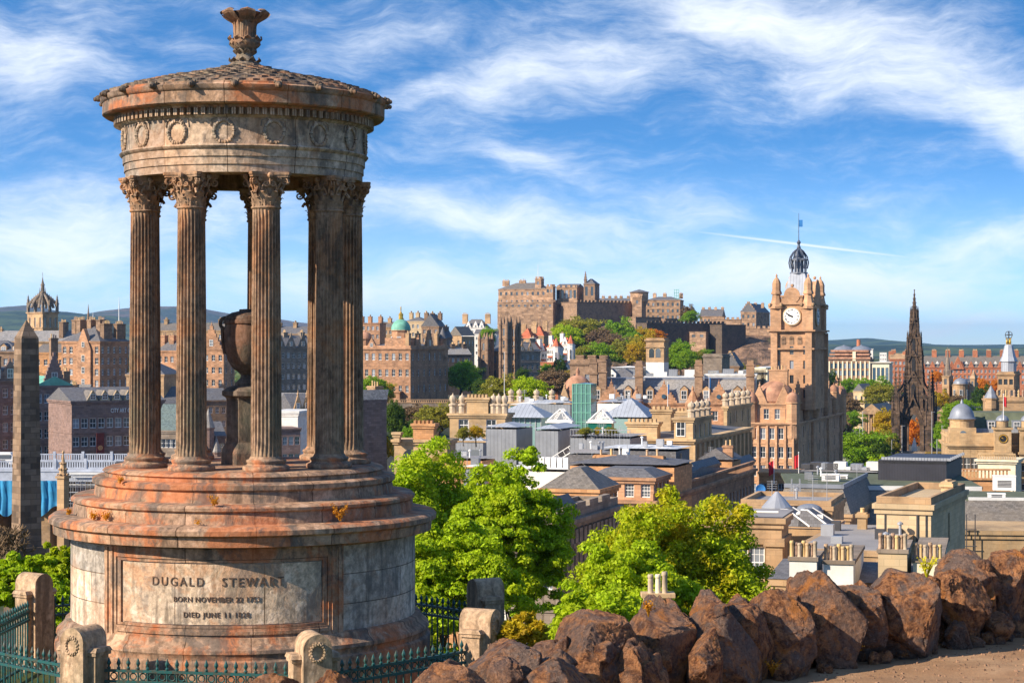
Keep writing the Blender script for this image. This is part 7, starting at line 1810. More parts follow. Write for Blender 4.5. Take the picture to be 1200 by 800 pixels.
def clock_turret(b, x, y):
    X_ = W_(b, x); z = b.H+.3; mb = MB(); mb.box(X_-1.35, X_+1.35, y-1.35, y+1.35, z-3, z+3.0); mb.box(X_-1.6, X_+1.6, y-1.6, y+1.6, z+2.6, z+3.0); mb.box(X_-1.6, X_+1.6, y-1.6, y+1.6, z-1.6, z-1.2); mb.lathe([(1.0, z+3), (1.0, z+4.0), (1.15, z+4.1)], 20, (X_, y)); t = mb.build('clock_turret', 'yellow_stone', b.e)
    mb = MB(); mb.lathe([(1.12*cos(q), z+4.1+1.0*sin(q)) for q in np.linspace(0, 1.45, 8)]+[(.12, z+5.2), (.02, z+5.9)], 20, (X_, y)); mb.build('dome', 'lead', t, smooth=True)
    mb = MB(); mb.M = TR(X_, y-1.36, z+1.1) @ Matrix.Rotation(pi/2, 4, 'X'); mb.lathe([(.78, 0), (.78, .06)], 28)
    mb.build('clock_face', 'black_paint', t, uv=False)
    mb = MB(); mb.torus((X_, y-1.45, z+1.1), .64, .07, Matrix.Identity(4), 28, 5); [mb.tube((X_+.5*sin(q*pi/6), y-1.46, z+1.1+.5*cos(q*pi/6)), (X_+.6*sin(q*pi/6), y-1.46, z+1.1+.6*cos(q*pi/6)), .035, None, 4) for q in range(12)]
    mb.tube((X_, y-1.47, z+1.1), (X_-.38, y-1.47, z+1.3), .04); mb.tube((X_, y-1.47, z+1.1), (X_-.22, y-1.47, z+1.3), .05); mb.build('clock_markings', 'gold', t, uv=False)
clock_turret(b, 1174, -1.2); clock_turret(b, 1203, -1.2)
t_ = BB('tmp', 'x', 'x', 1146, 1190, 1197, 318, 541, 'cream_paint', 8, 8, None, (0, 0), (0, 0), cornice=(.5,)); mb = MB(); [mb.box(-t_.W*q/22-.08, -t_.W*q/22+.08, .1, .4, t_.H+.3, t_.H+1.1) for q in range(23)]; mb.box(-t_.W, 0, .05, .45, t_.H+1.1, t_.H+1.35); mb.build('balustrade', 'yellow_stone', t_.e); merge(b.e, t_.e)
e = thing('balustrade_wall', 'row of orange stone balusters below the yellow clock building', 'balustrade', ((1124-600)/F*300, 300, Z_(562, 300)), radians(-8)); mb = MB(); [mb.box(q*.55, q*.55+.22, 0, .3, .3, 1.5) for q in range(14)]; mb.box(-.2, 7.8, -.1, .4, 0, .3); mb.box(-.2, 7.8, -.1, .4, 1.5, 1.75); mb.box(-.2, 7.8, .2, 4, -9, -.01); mb.build('balusters', 'orange_stone', e)
# ------------------------------------------------------------------ lower right roofs
b = BB('louvre_building', 'low roof building with a long dark louvred plant enclosure on white feet', 'building', 1016, 1148, None, 206, 573, 'tan_stone', 6, 20, None, (0, 0), (0, 0), cornice=None)
mb = MB(); mb.box(-b.W-8.5, .3, -.2, 20, b.H-.01, b.H+.25); mb.build('roof_deck', 'felt_green', b.e)
mb = MB(); mb.poly([(-b.W-2, -6.0, b.H-3.4), (0, -6.0, b.H-3.4), (0, -.2, b.H-.12), (-b.W-2, -.2, b.H-.12)]); mb.poly([(-b.W-2, -.2, b.H-.12), (-b.W-2, -.2, -2), (-b.W-2, -6, -2), (-b.W-2, -6, b.H-3.4)]); rf = mb.build('slate_slope', 'slate_brown', b.e)
mb = MB(); mb.box(-b.W-2, .2, -.35, -.1, b.H-.15, b.H+.3); mb.build('white_coping', 'white_roof', b.e)
for q, x in enumerate((1044, 1058, 1073, 1088, 1104)):
    X_ = W_(b, x); mb = MB(); mb.M = TR(X_, -2.2, b.H-1.15) @ Matrix.Rotation(radians(29), 4, 'X'); mb.box(-.5, .5, -.5, .5, 0, .18); mb.build('roof_light', 'white_paint' if q not in (3,) else 'blue_cloth', b.e)
mb = MB(); mb.box(-b.W, .1, -6.3, -6.0, 0, b.H-3.3); mb.build('front_wall', 'yellow_stone', b.e)
p = BB('tmp', 'x', 'x', 1029, 1109, 1127, 214, 540, 'louvre', 12, None, 566, (0, 0), (0, 0), cornice=None)
mb = MB(); [mb.box(-p.W*q/22, -p.W*q/22+.3, .2, .5, p.H, p.H+.3) for q in range(22)]; [mb.box(.2, .5, p.d*q/8, p.d*q/8+.3, p.H, p.H+.3) for q in range(8)]; mb.build('top_brackets', 'steel', p.e)
for f in (.98, .66, .1): mb = MB(); mb.box(-p.W*f-.5, -p.W*f+.5, .1, .9, -.7, -.02); mb.box(-p.W*f-.15, -p.W*f+.15, .2, .6, -1.1, -.69); mb.build('foot', 'white_paint', p.e)
for o in p.e.children:
    if o.name.startswith('wall'): o.name = 'louvred_enclosure'
mb = MB(); mb.box(-p.W, 0, 0, p.d, p.H-.4, p.H-.1); mb.build('enclosure_roof', 'dark_metal', p.e)
merge(b.e, p.e)
b = BB('slate_roofed_block', 'large slate roofed block with flat green top and dark glazed side below the hotel', 'building', 908, 996, 1026, 190, 606, 'tan_stone', 14, None, None, (0, 0), (0, 0), cornice=(.3,))
mb = MB(); mb.frustum(-b.W-.1, .1, -.1, b.d+.1, b.H+.33, b.H+2.9, 1.0, 1.0); mb.build('roof', 'slate_brown', b.e)
mb = MB(); mb.box(-b.W+.9, -.9, .9, b.d-.9, b.H+2.9, b.H+3.1); mb.build('flat_top', 'felt_green', b.e); roofbits(b, 7, 19, b.H+3.1); mb = MB(); mb.box(-b.W+.8, -.85, .7, .9, b.H+2.75, b.H+3.15); mb.box(-.9, -.7, .7, b.d-.8, b.H+2.75, b.H+3.15); mb.build('roof_edge', 'lead', b.e)
mb = MB(); z0, z1 = b.H+.45, b.H+2.8; [mb.poly([(.04-.1*0, b.d*f, z0), (.04, b.d*f+.5, z0), (-.86, b.d*f+.5, z1), (-.86, b.d*f, z1)]) for f in (.2, .32, .44, .56)]; mb.build('roof_glazing', 'pane', b.e, uv=False)
def acunit(x, y0, y1, w_px, D, lab):
    k = D/F; e = thing('air_conditioner', lab, 'machine', ((x-600)*k, D, Z_(y1, D)), radians(-12)); w_, h = w_px*k, (y1-y0)*k
    mb = MB(); mb.box(-w_/2, w_/2, 0, 1.2, .3, h); mb.box(-w_/2-.04, w_/2+.04, -.04, 1.24, h, h+.06); mb.build('casing', 'white_paint', e); mb = MB(); [mb.box(-w_*.3, w_*.3, -.03, 0, .3+h*.2+i*.14, .38+h*.2+i*.14) for i in range(int(h*.5/.14))]; mb.build('grille', 'dark_metal', e, uv=False); mb = MB(); [mb.box(s*w_*.4-.05, s*w_*.4+.05, .1, .2, -.1, .31) for s in (-1, 1)]; mb.build('foot', 'steel', e, uv=False)
acunit(973, 556, 567, 20, 196, 'white rooftop machine on the green flat roof below the hotel'); acunit(988, 557, 568, 10, 200, 'smaller grey white rooftop machine beside the white one'); acunit(1177, 558, 578, 26, 190, 'boxy white air conditioner with a slatted grille on the roof at the right edge')
acunit(1168, 579, 588, 20, 178, 'low flat roof machine in front of the boxy air conditioner')
b = BB('slate_roofed_block', 'broad grey slate slope with white ridge at the right edge, above the sunlit stone wall', 'building', 1134, 1262, None, 172, 623, 'tan_stone', 6, 16, None, (0, 0), (0, 0), cornice=None)
mb = MB(); mb.poly([(-b.W, -.2, b.H), (0, -.2, b.H), (0, 4, b.H+2.5), (-b.W+.6, 4, b.H+2.5)]); mb.poly([(-b.W, -.2, b.H), (-b.W+.6, 4, b.H+2.5), (-b.W, 6, b.H)]); mb.build('roof', 'slate_brown', b.e); mb = MB(); mb.box(-b.W+.6, 0, 3.9, 4.2, b.H+2.4, b.H+2.7); mb.build('ridge', 'white_roof', b.e); mb = MB(); mb.box(-b.W+.7, 0, 4.2, 15, b.H+2.2, b.H+2.45); mb.build('flat_top', 'felt_green', b.e)
b = BB('stone_wall', 'sunlit tan stone wall with a ladder and pipes below the right hand slate slope', 'wall', 1128, 1270, None, 150, 627, 'yellow_stone', 6, 8, None, (0, 0), (0, 0), cornice=(.25,)); chimney(b.e, W_(b, 1192), 1, b.H-2, 1.6, 1.0, 1.2, 2)
mb = MB(); [mb.tube((W_(b, x), -.4, b.H-4), (W_(b, x), -.4, b.H+1.6), .04) for x in (1132, 1142)]; [mb.tube((W_(b, 1130), -.4, b.H-3.5+q*1.3), (W_(b, 1144), -.4, b.H-3.5+q*1.3), .04) for q in range(4)]; mb.build('ladder', 'dark_metal', b.e, uv=False)
# square beige block
b = BB('lift_tower', 'square beige stone block with a parapet and one chimney, above the yellow chimney pots', 'building', 1027, 1091, 1131, 128, 597, 'beige_stone', 22, None, None, (0, 0), (1, 1), (.75, 2.0), 3, .8, 'slit', cornice=(.25,))
mb = MB(); z0, z1 = b.H+.33, b.H+.8; q = .25; [mb.box(*v, z0, z1) for v in ((-b.W, 0, 0, q), (-q, 0, q, b.d), (-b.W, -b.W+q, q, b.d), (-b.W+q, -q, b.d-q, b.d))]; mb.build('parapet', 'tan_stone', b.e)
mb = MB(); mb.box(-b.W+.55, -b.W+.62, -.09, -.02, 0, b.H); mb.box(-.95, -.85, -.12, -.02, 1, b.H-.3); mb.box(-.35, -.28, -.1, -.02, 0, b.H); mb.build('drainpipes', 'dark_metal', b.e, uv=False)
chimney(b.e, -.55, b.d*.72, b.H-.5, .75, 1.9, 1.7, 3, 'yellow_stone', ph=.15); 
b = BB('flat_roof_building', 'flat grey roofed stone building left of the square beige block', 'building', 930, 1040, 1080, 118, 652, 'tan_stone', 18, None, None, (1, 6), (0, 0), (1.0, 1.3), 3, 1.6, cornice=(.2,)); mb = MB(); mb.box(-b.W+.3, -.3, .3, b.d-.3, b.H+.0, b.H+.36); mb.build('roof', 'flat_grey', b.e); roofbits(b, 8, 31)
mb = MB(); mb.box(-b.W+6, -b.W+6.5, 3, 3.3, b.H+.36, b.H+.7); mb.build('vent', 'white_paint', b.e); chimney(b.e, -b.W*.62, b.d*.8, b.H, .6, .6, 1.5, 1, ph=.3, wall='yellow_stone')
b = BB('stone_house', 'tan stone house with white sash windows and leaf shadows behind the right green tree', 'house', 800, 916, 924, 128, 613, 'tan_stone', 10, 7, None, (3, 6), (0, 0), (1.05, 2.1), 2.6, 1.6, 'astragal', cornice=(.3, 1.4), band=False)
mb = MB(); mb.box(-b.W, 0, .3, 6.7, b.H+.2, b.H+.38); mb.build('roof', 'flat_grey', b.e); mb = MB(); mb.tube((-b.W*.8, -.1, b.H+.75), (-.2, -.1, b.H+.75), .07); mb.tube((-b.W*.35, 0, b.H), (-b.W*.35, 0, b.H+1), .06); mb.build('white_rail', 'white_paint', b.e, uv=False)
mb = MB(); mb.box(-1.0, .1, -.35, -.01, 0, b.H-1.5); mb.box(-1.15, .25, -.5, -.01, b.H-1.5, b.H-1.2); mb.build('corner_pier', 'tan_stone', b.e)
b = BB('courtyard_building', 'low stone building with a long parapet, glass cone and dark skylights, below the slate roofs', 'building', 868, 974, None, 150, 598, 'tan_stone', 16, 9, None, (0, 0), (0, 0), cornice=(.2,), parapet=.4)
mb = MB(); mb.box(-b.W+.3, -.3, .3, 8.7, b.H+.1, b.H+.36); mb.build('flat_roof', 'flat_grey', b.e); roofbits(b, 5, 9); mb = MB(); mb.lathe([(1.2, b.H+.3), (.12, b.H+1.5)], 16, (W_(b, 914), -1.5)); mb.lathe([(1.2, -3), (1.2, b.H+.3)], 16, (W_(b, 914), -1.5)); mb.build('glass_cone', 'steel', b.e)
mb = MB(); mb.ball((W_(b, 951), -1.2, b.H+.15), 1.0, 12, .45); mb.box(W_(b, 951)-1, W_(b, 951)+1, -2.2, -.2, -3, b.H+.1); mb.build('dome_skylight', 'lead', b.e)
s = BB('roof_lantern_block', 'low roof with two dark sloping skylights edged in white, left of the flat grey roof', 'building', 918, 975, 990, 136, 618, 'tan_stone', 18, None, None, (0, 0), (0, 0), cornice=None)
for q in (0, 1): mb = MB(); x = -s.W*(.75-q*.42); mb.hexa([(x-1.3, .1, s.H), (x+1.0, .1, s.H), (x+1.0, 3.2, s.H), (x-1.3, 3.2, s.H)], [(x-1.2, .8, s.H+1.1), (x-.7, .8, s.H+1.1), (x-.7, 2.9, s.H+1.1), (x-1.2, 2.9, s.H+1.1)]); o = mb.build('skylight', 'slate', s.e); mb = MB(); mb.path([Vector((x+1.0, .08, s.H+.03)), Vector((x-.7, .78, s.H+1.13)), Vector((x-1.2, .78, s.H+1.13))], .07, 4); mb.path([Vector((x+1.0, 3.2, s.H+.03)), Vector((x-.7, 2.9, s.H+1.13))], .07, 4); mb.build('white_edge', 'white_paint', o, uv=False)
add_roof(s, 'hip', .15, 'flat_grey', .1, z=s.H-.1)
roofbits(s, 4, 4, s.H)
# near chimney stacks standing on a roof just below the wall
cb = BB('stone_house', 'near house roof carrying four big chimney stacks, mostly hidden by the boulder wall', 'house', 905, 1118, 1140, 95, 694, 'tan_stone', 10, 10, None, (1, 6), (0, 0), (.9, 1.1), 3, .9, cornice=(.2,), roof=('gx', .6, 'slate'))
for lab, xl, xr, xs2, yt, yb, wl, n in (('bright white chimney stack with seven yellow pots, leftmost of the four stacks', 925, 957, 964, 653, 700, 'white_harl', 7), ('white chimney stack with dark right side and seven yellow pots, second from the left', 965, 1000, 1012, 657, 700, 'white_harl', 7), ('beige chimney stack with seven pots in front of the square beige block', 1029, 1063, 1068, 644, 700, 'beige_stone', 7), ('low beige chimney stack with six pots, rightmost of the four, touching the boulders', 1070, 1104, 1110, 655, 700, 'cream_paint', 6)):
    D = 93; th = 14; Cx, W, dd = solve(xl, xr, xs2, D, radians(th)); zt, zb = Z_(yt, D), Z_(yb, D)-2
    e = thing('chimney_stack', lab, 'chimney', (Cx, D, zb), -radians(th), 'chimney stacks on the near house'); h = zt-zb
    mb = MB(); mb.box(-W, 0, 0, max(.5, dd), 0, h-.18); mb.build('stack', wl, e); mb = MB(); mb.box(-W-.07, .07, -.07, max(.5, dd)+.07, h-.18, h); mb.build('coping', 'grey_stone', e)
    for q in range(n): R = random.Random(q+xl); r_ = .105; put('chimney_pot', pot_mesh(.11, .68 if q % 3 else .78, 'pot_clay' if q % 4 != 2 else 'pot_stone'), e, (-W+W*(q+.5)/n, .25+.12*(q % 2), h-.01))
D = 58; e = thing('chimney_stack', 'small stone chimney with three tall pale pots below the right green tree', 'chimney', ((771-600)/F*D, D, Z_(697, D)-3)); h = 3.0+.05
mb = MB(); mb.box(-.42, .42, -.2, .3, 0, h-.1); mb.box(-.50, .50, -.28, .38, h-.1, h+.02); mb.build('stack', 'yellow_stone', e)
for q, x in enumerate((-.22, 0, .2)): put('chimney_pot', pot_mesh(.095, .58 if q < 2 else .66, 'pot_stone' if q != 1 else 'cream_paint'), e, (x, 0, h))
# roofs between hotel foot and louvres
b = BB('stone_house', 'dark flat roofs with plant and a pale blue box at the foot of the hotel', 'building', 940, 1026, 1032, 262, 556, 'dark_stone', 12, 12, None, (0, 0), (0, 0), cornice=None, roof=('hip', .2, 'flat_grey'))
R = random.Random(6)
for q in range(9): mb = MB(); x = -b.W*(q+.5)/9; s = R.uniform(.4, .95); mb.box(x-s, x+s, 1, 3, b.H+.5, b.H+.5+R.uniform(.4, 1.3)); mb.build('roof_plant', R.choice(['dark_metal', 'steel', 'zinc', 'white_roof']), b.e)
b = BB('stone_house', 'low reddish stone front at the foot of the hotel behind the red flags', 'building', 890, 962, None, 330, 556, 'orange_stone', 12, 10, None, (1, 7), (0, 0), (1.1, 2), 4, 1.6, cornice=(.3,))
flagpole(907, 537, 566, 300, 'white flagpole with a hanging red flag in front of the hotel, left one', 'red_cloth', fl=(1.0, 2.0), side=-1, grp='flagpoles with red flags'); flagpole(936, 530, 562, 300, 'white flagpole with a pinkish red flag in front of the hotel, right one', 'red_cloth', fl=(.8, 1.9), side=-1, grp='flagpoles with red flags')
flagpole(591, 413, 482, 420, 'tall white flagpole in front of the college towers'); flagpole(770, 515, 562-60, 300, 'x') if False else None
flagpole(782.5, 448, 478, 380, 'white flagpole with a blue and white flag left of the battlemented attic', 'blue_cloth', fl=(.4, 1.9)); flagpole(831, 440, 478, 385, 'white flagpole with a blue and white flag above the stone pots', 'blue_cloth', fl=(.4, 2.0))
flagpole(1176, 462, 492, 325, 'white flagpole with a red and white flag on the yellow clock turret', 'red_cloth', fl=(.7, 1.6), side=1)
e = thing('antenna_mast', 'lattice antenna mast on the slate roof edge below the hotel', 'mast', ((933-600)/F*175, 175, Z_(601, 175))); mb = MB(); [mb.tube((x, y, 0), (x*.8, y, 3.1), .035) for x in (-.45, .45) for y in (0, .5)]; [mb.tube((-.45, 0, q*.55), (.45, 0, q*.55+.5), .025) for q in range(5)]; [mb.tube((.45, 0, q*.55), (-.45, 0, q*.55+.5), .025) for q in range(5)]; mb.build('lattice', 'steel', e, uv=False)
e = thing('satellite_dish', 'blue satellite dish on a pole at the edge of a roof below the hotel', 'dish', ((891-600)/F*200, 200, Z_(590, 200))); mb = MB(); mb.tube((0, 0, 0), (0, 0, 1.2), .05); mb.build('pole', 'steel', e, uv=False); mb = MB(); mb.M = TR(0, -.1, 1.5) @ Matrix.Rotation(radians(75), 4, 'X'); mb.lathe([(.02, 0), (.3, .04), (.52, .14), (.5, .16), (.28, .07), (.02, .03)], 20, cap=False); mb.build('dish', 'blue_cloth', e, uv=False)
# garden edge: lawn, poles, parked vehicles and people
plain('lawn_grass', (.09, .22, .02), .9, .2, .5)
mb = MB(); mb.box((985-600)/F*640, (1115-600)/F*640, 600, 672, -41.5, Z_(537, 640)-1.2); o = mb.build('lawn', 'lawn_grass'); tag(o, kind='structure')
def person(mbx, x, y, z, h, i): pass
for i, x in enumerate((1003, 1007.5, 1011, 1045, 1057, 1092, 1098, 1104)):
    h = 8+4*(i % 3); k = 560/F; e = thing('lamp_post', ('thin grey street pole at the foot of the trees and gothic spire'), 'pole', ((x-600)*k, 560, Z_(547, 560)), 0, 'street poles in front of the gothic spire'); mb = MB(); mb.lathe([(.16, 0), (.1, h), (.03, h+.1)], 6); mb.tube((0, 0, h-.2), (.9, 0, h), .06); mb.build('pole', 'steel', e, uv=False)
vehicle(1100, 540, 600, 9, 2.5, 2.9, 0, 'gold', 'yellow bus beside the trees right of the gothic spire', 'bus', 'bus'); vehicle(985, 541, 560, 4.6, 1.9, 2.1, .3, 'white_paint', 'white van at the foot of the trees right of the hotel'); vehicle(560, 461, 800, 5, 2, 1.8, .2, 'blue_cloth', 'blue car parked under the trees below the college', 'car', 'parked_car', False)

# ------------------------------------------------------------------ trees
def tn(*a, **k):
    k.setdefault('clump', .15); k.setdefault('ragged', .38)
    return tree_near(*a, **k)
tn('bright green tree between the monument side tree and the one before the metal roofs', 545, 548, 130, 100, 'leaf_spring', 17, 50000, .12, 'bright spring trees below the hill', asp=1.3)
tn('tall bright green tree behind the right side of the monument, left one of the pair', 482, 526, 190, 96, 'leaf_spring', 3, 110000, .105, 'bright spring trees below the hill', asp=1.4)
tn('tall bright green tree with its top against the metal roofs, right one of the pair', 596, 524, 150, 86, 'leaf_spring', 11, 105000, .10, 'bright spring trees below the hill', asp=1.5)
tn('low bright green tree filling the gap behind the fence posts', 516, 606, 180, 74, 'leaf_spring', 5, 75000, .09, 'bright spring trees below the hill', asp=.8)
tn('wide bright green tree with an orange tinted top above the boulder wall', 786, 571, 236, 70, 'leaf_spring_gold', 21, 130000, .083, 'bright spring trees below the hill', asp=1.1)
tn('low bright green tree nearest the boulders, left of the three pot chimney', 700, 686, 135, 56, 'leaf_spring', 12, 45000, .075, 'bright spring trees below the hill', asp=.9)
tn('bright green tree spreading low left of the orange tinted one', 740, 636, 165, 64, 'leaf_spring', 8, 80000, .078, 'bright spring trees below the hill', asp=.9)
tn('small olive and orange shrub behind the boulders right of the fence posts', 612, 728, 62, 34, 'leaf_gold', 31, 5000, .07, None, 'shrub', zb=Z_(768, 34), cat='shrub')
tn('bright green bush at the left edge behind the railing', 22, 642, 96, 58, 'leaf_spring', 41, 30000, .09, 'bushes left of the monument', 'bush', zb=Z_(740, 58), cat='bush')
tn('yellow green bush against the left side of the drum', 72, 634, 56, 62, 'leaf_spring_gold', 43, 18000, .09, 'bushes left of the monument', 'bush', zb=Z_(745, 62), cat='bush')
tn('low green bush between the mossy post and the monument drum', 66, 676, 62, 52, 'leaf_spring', 44, 9000, .1, 'bushes left of the monument', 'bush', zb=Z_(765, 52), cat='bush')
def bare_tree(x, yt, yb, w_px, D, lab, seed):
    R = random.Random(seed); X0 = (x-600)/F*D; zb = Z_(yb, D); H = Z_(yt, D)-zb; e = thing('bare_tree', lab, 'tree', (X0, D, zb)); mb = MB(); tw_ = MB()
    def grow(p, d, l, r, lv):
        q = p+d*l; (mb if lv < 2 else tw_).tube(p, q, max(r, .025), max(.018, r*.6), 5 if lv < 3 else 3, False)
        if lv == 5: return
        for k in range(3 if lv else 6):
            n = (d+Vector((R.gauss(0, .55), R.gauss(0, .55), R.gauss(.12, .35)))).normalized(); grow(p+d*l*R.uniform(.55, 1), n, l*R.uniform(.58, .82), r*.55, lv+1)
    grow(Vector((0, 0, 0)), Vector((0, 0, 1)), H*.28, H*.028, 0); mb.build('trunk', 'bark', e, uv=False); tw_.build('branches', 'twig_bark', e, uv=False)
plain('twig_bark', (.15, .10, .055), .9, .3, 2)
bare_tree(22, 578, 690, 90, 105, 'leafless brown tree at the left edge in front of the obelisk base', 5); bare_tree(-8, 590, 700, 80, 98, 'leafless tree cut by the left edge of the photo', 9)
tl = [ # label, x, ytop, yfoot, width, D, material, variant
 ('bright green round tree left of the college, beside the bank', 541, 417, 462, 34, 760, 'leaf_green', 0), ('darker green tree behind the bright round tree by the bank', 552, 424, 464, 26, 790, 'leaf_dark', 1),
 ('bright light green round tree in front of the college, right of the flagpole', 620, 437, 476, 44, 560, 'leaf_spring', 2), ('olive tree left of the flagpole in front of the college', 589, 437, 474, 42, 600, 'leaf_olive', 3),
 ('low dark green tree at the foot of the college left tower', 563, 440, 470, 20, 640, 'leaf_dark', 1), ('small olive shrub row in front of the olive tree', 573, 458, 478, 34, 540, 'leaf_olive', 0),
 ('brownish tree behind the bright round one, below the white houses', 648, 428, 466, 38, 700, 'twig_brown', 1), ('small green tree in front of the white and red houses', 643, 424, 444, 22, 860, 'leaf_green', 2), ('dark conical tree in front of the white and red houses', 656, 416, 448, 15, 850, 'leaf_dark', 3),
 ('golden tree beside the dark conical one', 664, 430, 456, 18, 840, 'leaf_gold', 0), ('bright green tree on the skyline right of the white house', 571, 380, 408, 18, 960, 'leaf_green', 1), ('brown tree above the college between the towers', 580, 384, 402, 20, 980, 'twig_brown', 2),
 ('olive brown tree high under the castle wall, leftmost of the castle slope', 677, 367, 412, 54, 1140, 'leaf_olive', 1), ('brown leafless looking tree right of the leftmost castle slope tree', 702, 380, 420, 44, 1120, 'twig_brown', 0), ('tall bright green tree in the middle of the castle slope', 727, 371, 414, 38, 1130, 'leaf_green', 3),
 ('green tree filling the slope right of the tall bright one', 740, 384, 418, 26, 1110, 'leaf_green', 0), ('green gold tree high on the castle slope', 751, 380, 410, 24, 1160, 'leaf_gold', 1), ('orange tree on the castle slope under the dark rampart', 767, 383, 402, 24, 1165, 'leaf_orange', 2),
 ('yellow green tree left of the white based tower', 757, 388, 428, 34, 1080, 'leaf_gold', 3), ('broad bright tree on the castle slope below the palace block', 664, 376, 414, 40, 1120, 'leaf_spring', 2), ('brown tree between olive and bright trees on the castle slope', 714, 388, 424, 36, 1060, 'twig_brown', 1), ('olive tree low on the castle slope above the slate roofs', 736, 394, 428, 40, 1040, 'leaf_olive', 3), ('gold tree low on the castle slope left of the white based tower', 748, 396, 430, 30, 1020, 'leaf_gold', 2), ('olive tree below the battery on the crag', 816, 408, 432, 26, 1080, 'leaf_olive', 0), ('tall green tree in the gap between battery and white based tower', 781, 404, 440, 22, 930, 'leaf_green', 0), ('low green bushes at the foot of the castle slope', 704, 397, 420, 46, 1040, 'leaf_green', 2), ('olive bushes at the foot of the castle slope near the white houses', 684, 400, 422, 34, 1040, 'leaf_olive', 0),
 ('tall light green tree right of the white based tower', 797, 394, 437, 26, 900, 'leaf_green', 1), ('rounded green tree next to the tall light green one', 806, 405, 436, 24, 890, 'leaf_green', 2), ('dark undergrowth behind the light green trees right of the tower', 790, 404, 440, 30, 920, 'leaf_dark', 3),
 ('small green tree on the castle skyline', 809, 361, 380, 19, 1300, 'leaf_green', 0), ('bare brown tree on the castle skyline behind the green one', 807, 356, 374, 16, 1315, 'twig_brown', 3), ('small tree at the foot of the castle battery', 826, 407, 420, 16, 1100, 'leaf_green', 1), ('dark bush beside the crag left of the hotel tower', 870, 422, 440, 18, 1000, 'leaf_olive', 2),
 ('golden bush beside the cream gable left of the hotel', 886, 428, 440, 13, 700, 'leaf_gold', 3),
 ('green tree right of the rightmost column, below the bank', 438, 437, 470, 32, 640, 'leaf_green', 2), ('orange brown tree left of the bank, beside the green one', 452, 444, 474, 20, 660, 'leaf_gold', 1), ('tall dark ivy green tree right of the shadowed tenement', 463, 462, 526, 26, 420, 'leaf_dark', 2),
 ('dark green tree low under the bank terrace', 476, 488, 524, 34, 430, 'leaf_dark', 0), ('bare brownish tree below the bank terrace', 490, 470, 506, 44, 520, 'twig_brown', 1), ('broad olive tree below the bank terrace, right of the bare one', 514, 471, 508, 48, 500, 'leaf_olive', 3),
 ('brown bush left of the yellow block with the battlemented stack', 453, 508, 530, 16, 330, 'leaf_gold', 2), ('bright green bush top between the bank and the yellow blocks', 480, 497, 512, 18, 400, 'leaf_green', 3), ('dark red green hedge on the low yellow block', 520, 528, 546, 34, 258, 'leaf_olive', 1),
 ('low hedge on the roof beside the yellow block, left one', 543, 497, 508, 14, 280, 'leaf_olive', 0), ('low hedge on the roof beside the yellow block, right one', 558, 496, 508, 17, 281, 'leaf_gold', 2),
 ('large mid green tree left of the gothic spire, right of the hotel', 1010, 498, 552, 58, 560, 'leaf_green', 1), ('dark green tree at the right of the large mid green one', 1030, 510, 554, 30, 555, 'leaf_dark', 2), ('brown tree half hidden behind the right edge of the hotel', 988, 486, 550, 24, 580, 'twig_brown', 3),
 ('green tree above the large mid green one, left of the gallery portico', 998, 478, 504, 28, 740, 'leaf_green', 0), ('yellow green tree touching the left side of the gothic spire', 1037, 474, 520, 28, 735, 'leaf_gold', 1), ('low tree beneath the gallery portico', 1040, 500, 535, 24, 700, 'leaf_olive', 2),
 ('orange tree seen through the arch of the gothic spire', 1072, 484, 532, 26, 780, 'leaf_orange', 3), ('brown tree cluster right of the hotel roof', 982, 452, 486, 26, 900, 'twig_brown', 0), ('brown tree cluster beside the pale church roof', 996, 462, 488, 26, 880, 'twig_brown', 2),
 ('olive tree left of the gothic spire below the office bays', 1030, 446, 478, 38, 900, 'leaf_olive', 1), ('bright green tree left of the gothic spire below the office bays', 1026, 440, 468, 40, 960, 'leaf_green', 3), ('small green tree below the two domed office building', 993, 440, 462, 20, 1050, 'leaf_green', 0), ('small green tree between domed office and pale church', 1006, 441, 460, 14, 1060, 'leaf_green', 2), ('dark green tree beside the right side of the hotel', 973, 432, 455, 18, 1000, 'leaf_dark', 3),
 ('bright green tree just right of the gothic spire', 1106, 486, 534, 24, 640, 'leaf_green', 1), ('bright green tree above the blue grey corner dome', 1127, 465, 492, 38, 560, 'leaf_green', 0), ('green tree right of the gothic spire above the low gallery', 1113, 470, 500, 18, 600, 'leaf_green', 2),
 ('yellow tree left of the church tower', 1103, 456, 480, 20, 850, 'leaf_gold', 3), ('pale brown tree in front of the church apse', 1121, 460, 478, 16, 820, 'twig_brown', 1), ('orange tree behind the church apse', 1124, 439, 456, 20, 1080, 'leaf_orange', 0), ('orange tree between church and globe topped tower', 1151, 440, 466, 20, 1080, 'leaf_orange', 2),
 ('dark green tree under the orange one left of the globe tower', 1152, 450, 480, 22, 900, 'leaf_dark', 3), ('orange tree touching the globe topped tower', 1167, 441, 464, 12, 1090, 'leaf_orange', 1), ('rusty tree right of the gothic spire pinnacles', 1098, 432, 450, 14, 1200, 'leaf_orange', 2),
 ('green shrub at the foot of the gothic spire lawn', 1029, 532, 550, 24, 540, 'leaf_spring', 3), ('small yellow shrub on the left corner of the gothic spire steps', 1051, 527, 540, 10, 650, 'leaf_olive', 0), ('dark tree behind the college right tower', 612, 428, 452, 16, 800, 'leaf_dark', 1),
]
for lab, x, yt, yb, w_px, D, kind, v in tl: tree(lab, x, yt, yb+4, w_px*1.12, D, kind, v, 'trees among the city buildings')
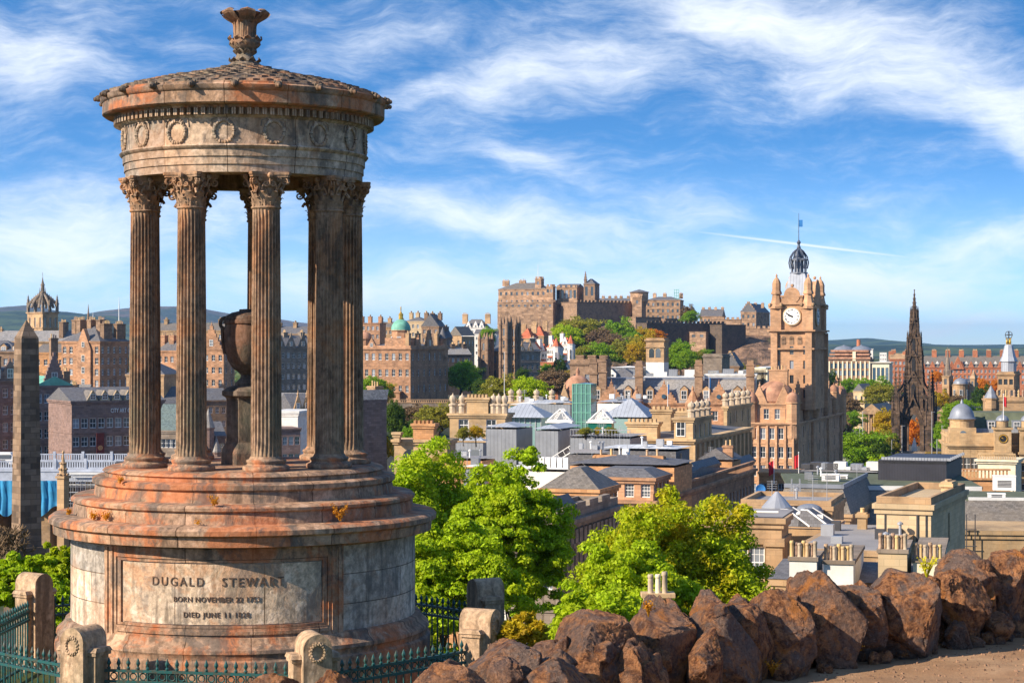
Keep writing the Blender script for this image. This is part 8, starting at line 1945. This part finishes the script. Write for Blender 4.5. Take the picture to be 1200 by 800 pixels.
# far woods: one mass of tree crowns in front of the hills
def woods():
    R = np.random.RandomState(7); n = 1500; V_ = []; Fc = []
    v0, f0 = ico(2); v0 = v0*(1+.22*R.normal(size=(len(v0), 1)).clip(-1, 1))
    for k in range(n):
        D = 1500+R.rand()**1.6*5200; x = R.uniform(-.34, .36)*D
        if -.01 < x/D < .12 and D < 1700: continue
        s = R.uniform(7, 16)*(1+D/6000); g = T(x, D); o = len(V_); a = R.rand()*6; c, s_ = cos(a), sin(a)
        for p in v0: V_.append((x+(p[0]*c-p[1]*s_)*s*1.6, D+(p[0]*s_+p[1]*c)*s, g+s*.4+p[2]*s*.62))
        Fc += [(a_+o, b_+o, c_+o) for a_, b_, c_ in f0]
    me = bpy.data.meshes.new('woodland'); me.from_pydata(V_, [], Fc); me.materials.append(MATS['far_leaf']); me.update()
    tag(put('woodland', me), 'far belt of dark green woodland between the city and the hills', 'woodland', kind='stuff')
leafmat('far_leaf', (.045, .08, .018), (.11, .10, .025), trans=.1)
woods()
# ------------------------------------------------------------------ the air
mb = MB(); mb.box(-12000, 12000, -120, 26500, -180, 262); o = mb.build('haze', 'haze_air', uv=False) if False else None
m = bpy.data.materials.new('haze_air'); m.use_nodes = True; t = NT(m.node_tree); t.N.clear(); MATS['haze_air'] = m
pv = t.n('VolumePrincipled'); pv.inputs['Color'].default_value = (.32, .62, 1, 1); pv.inputs['Density'].default_value = HAZE; pv.inputs['Anisotropy'].default_value = .3
oo = t.n('OutputMaterial'); t.L.new(pv.outputs[0], oo.inputs['Volume'])
if HAZE > 0: tag(mb.build('haze', 'haze_air', uv=False), 'thin blue air that fades the far hills', 'haze', kind='stuff')
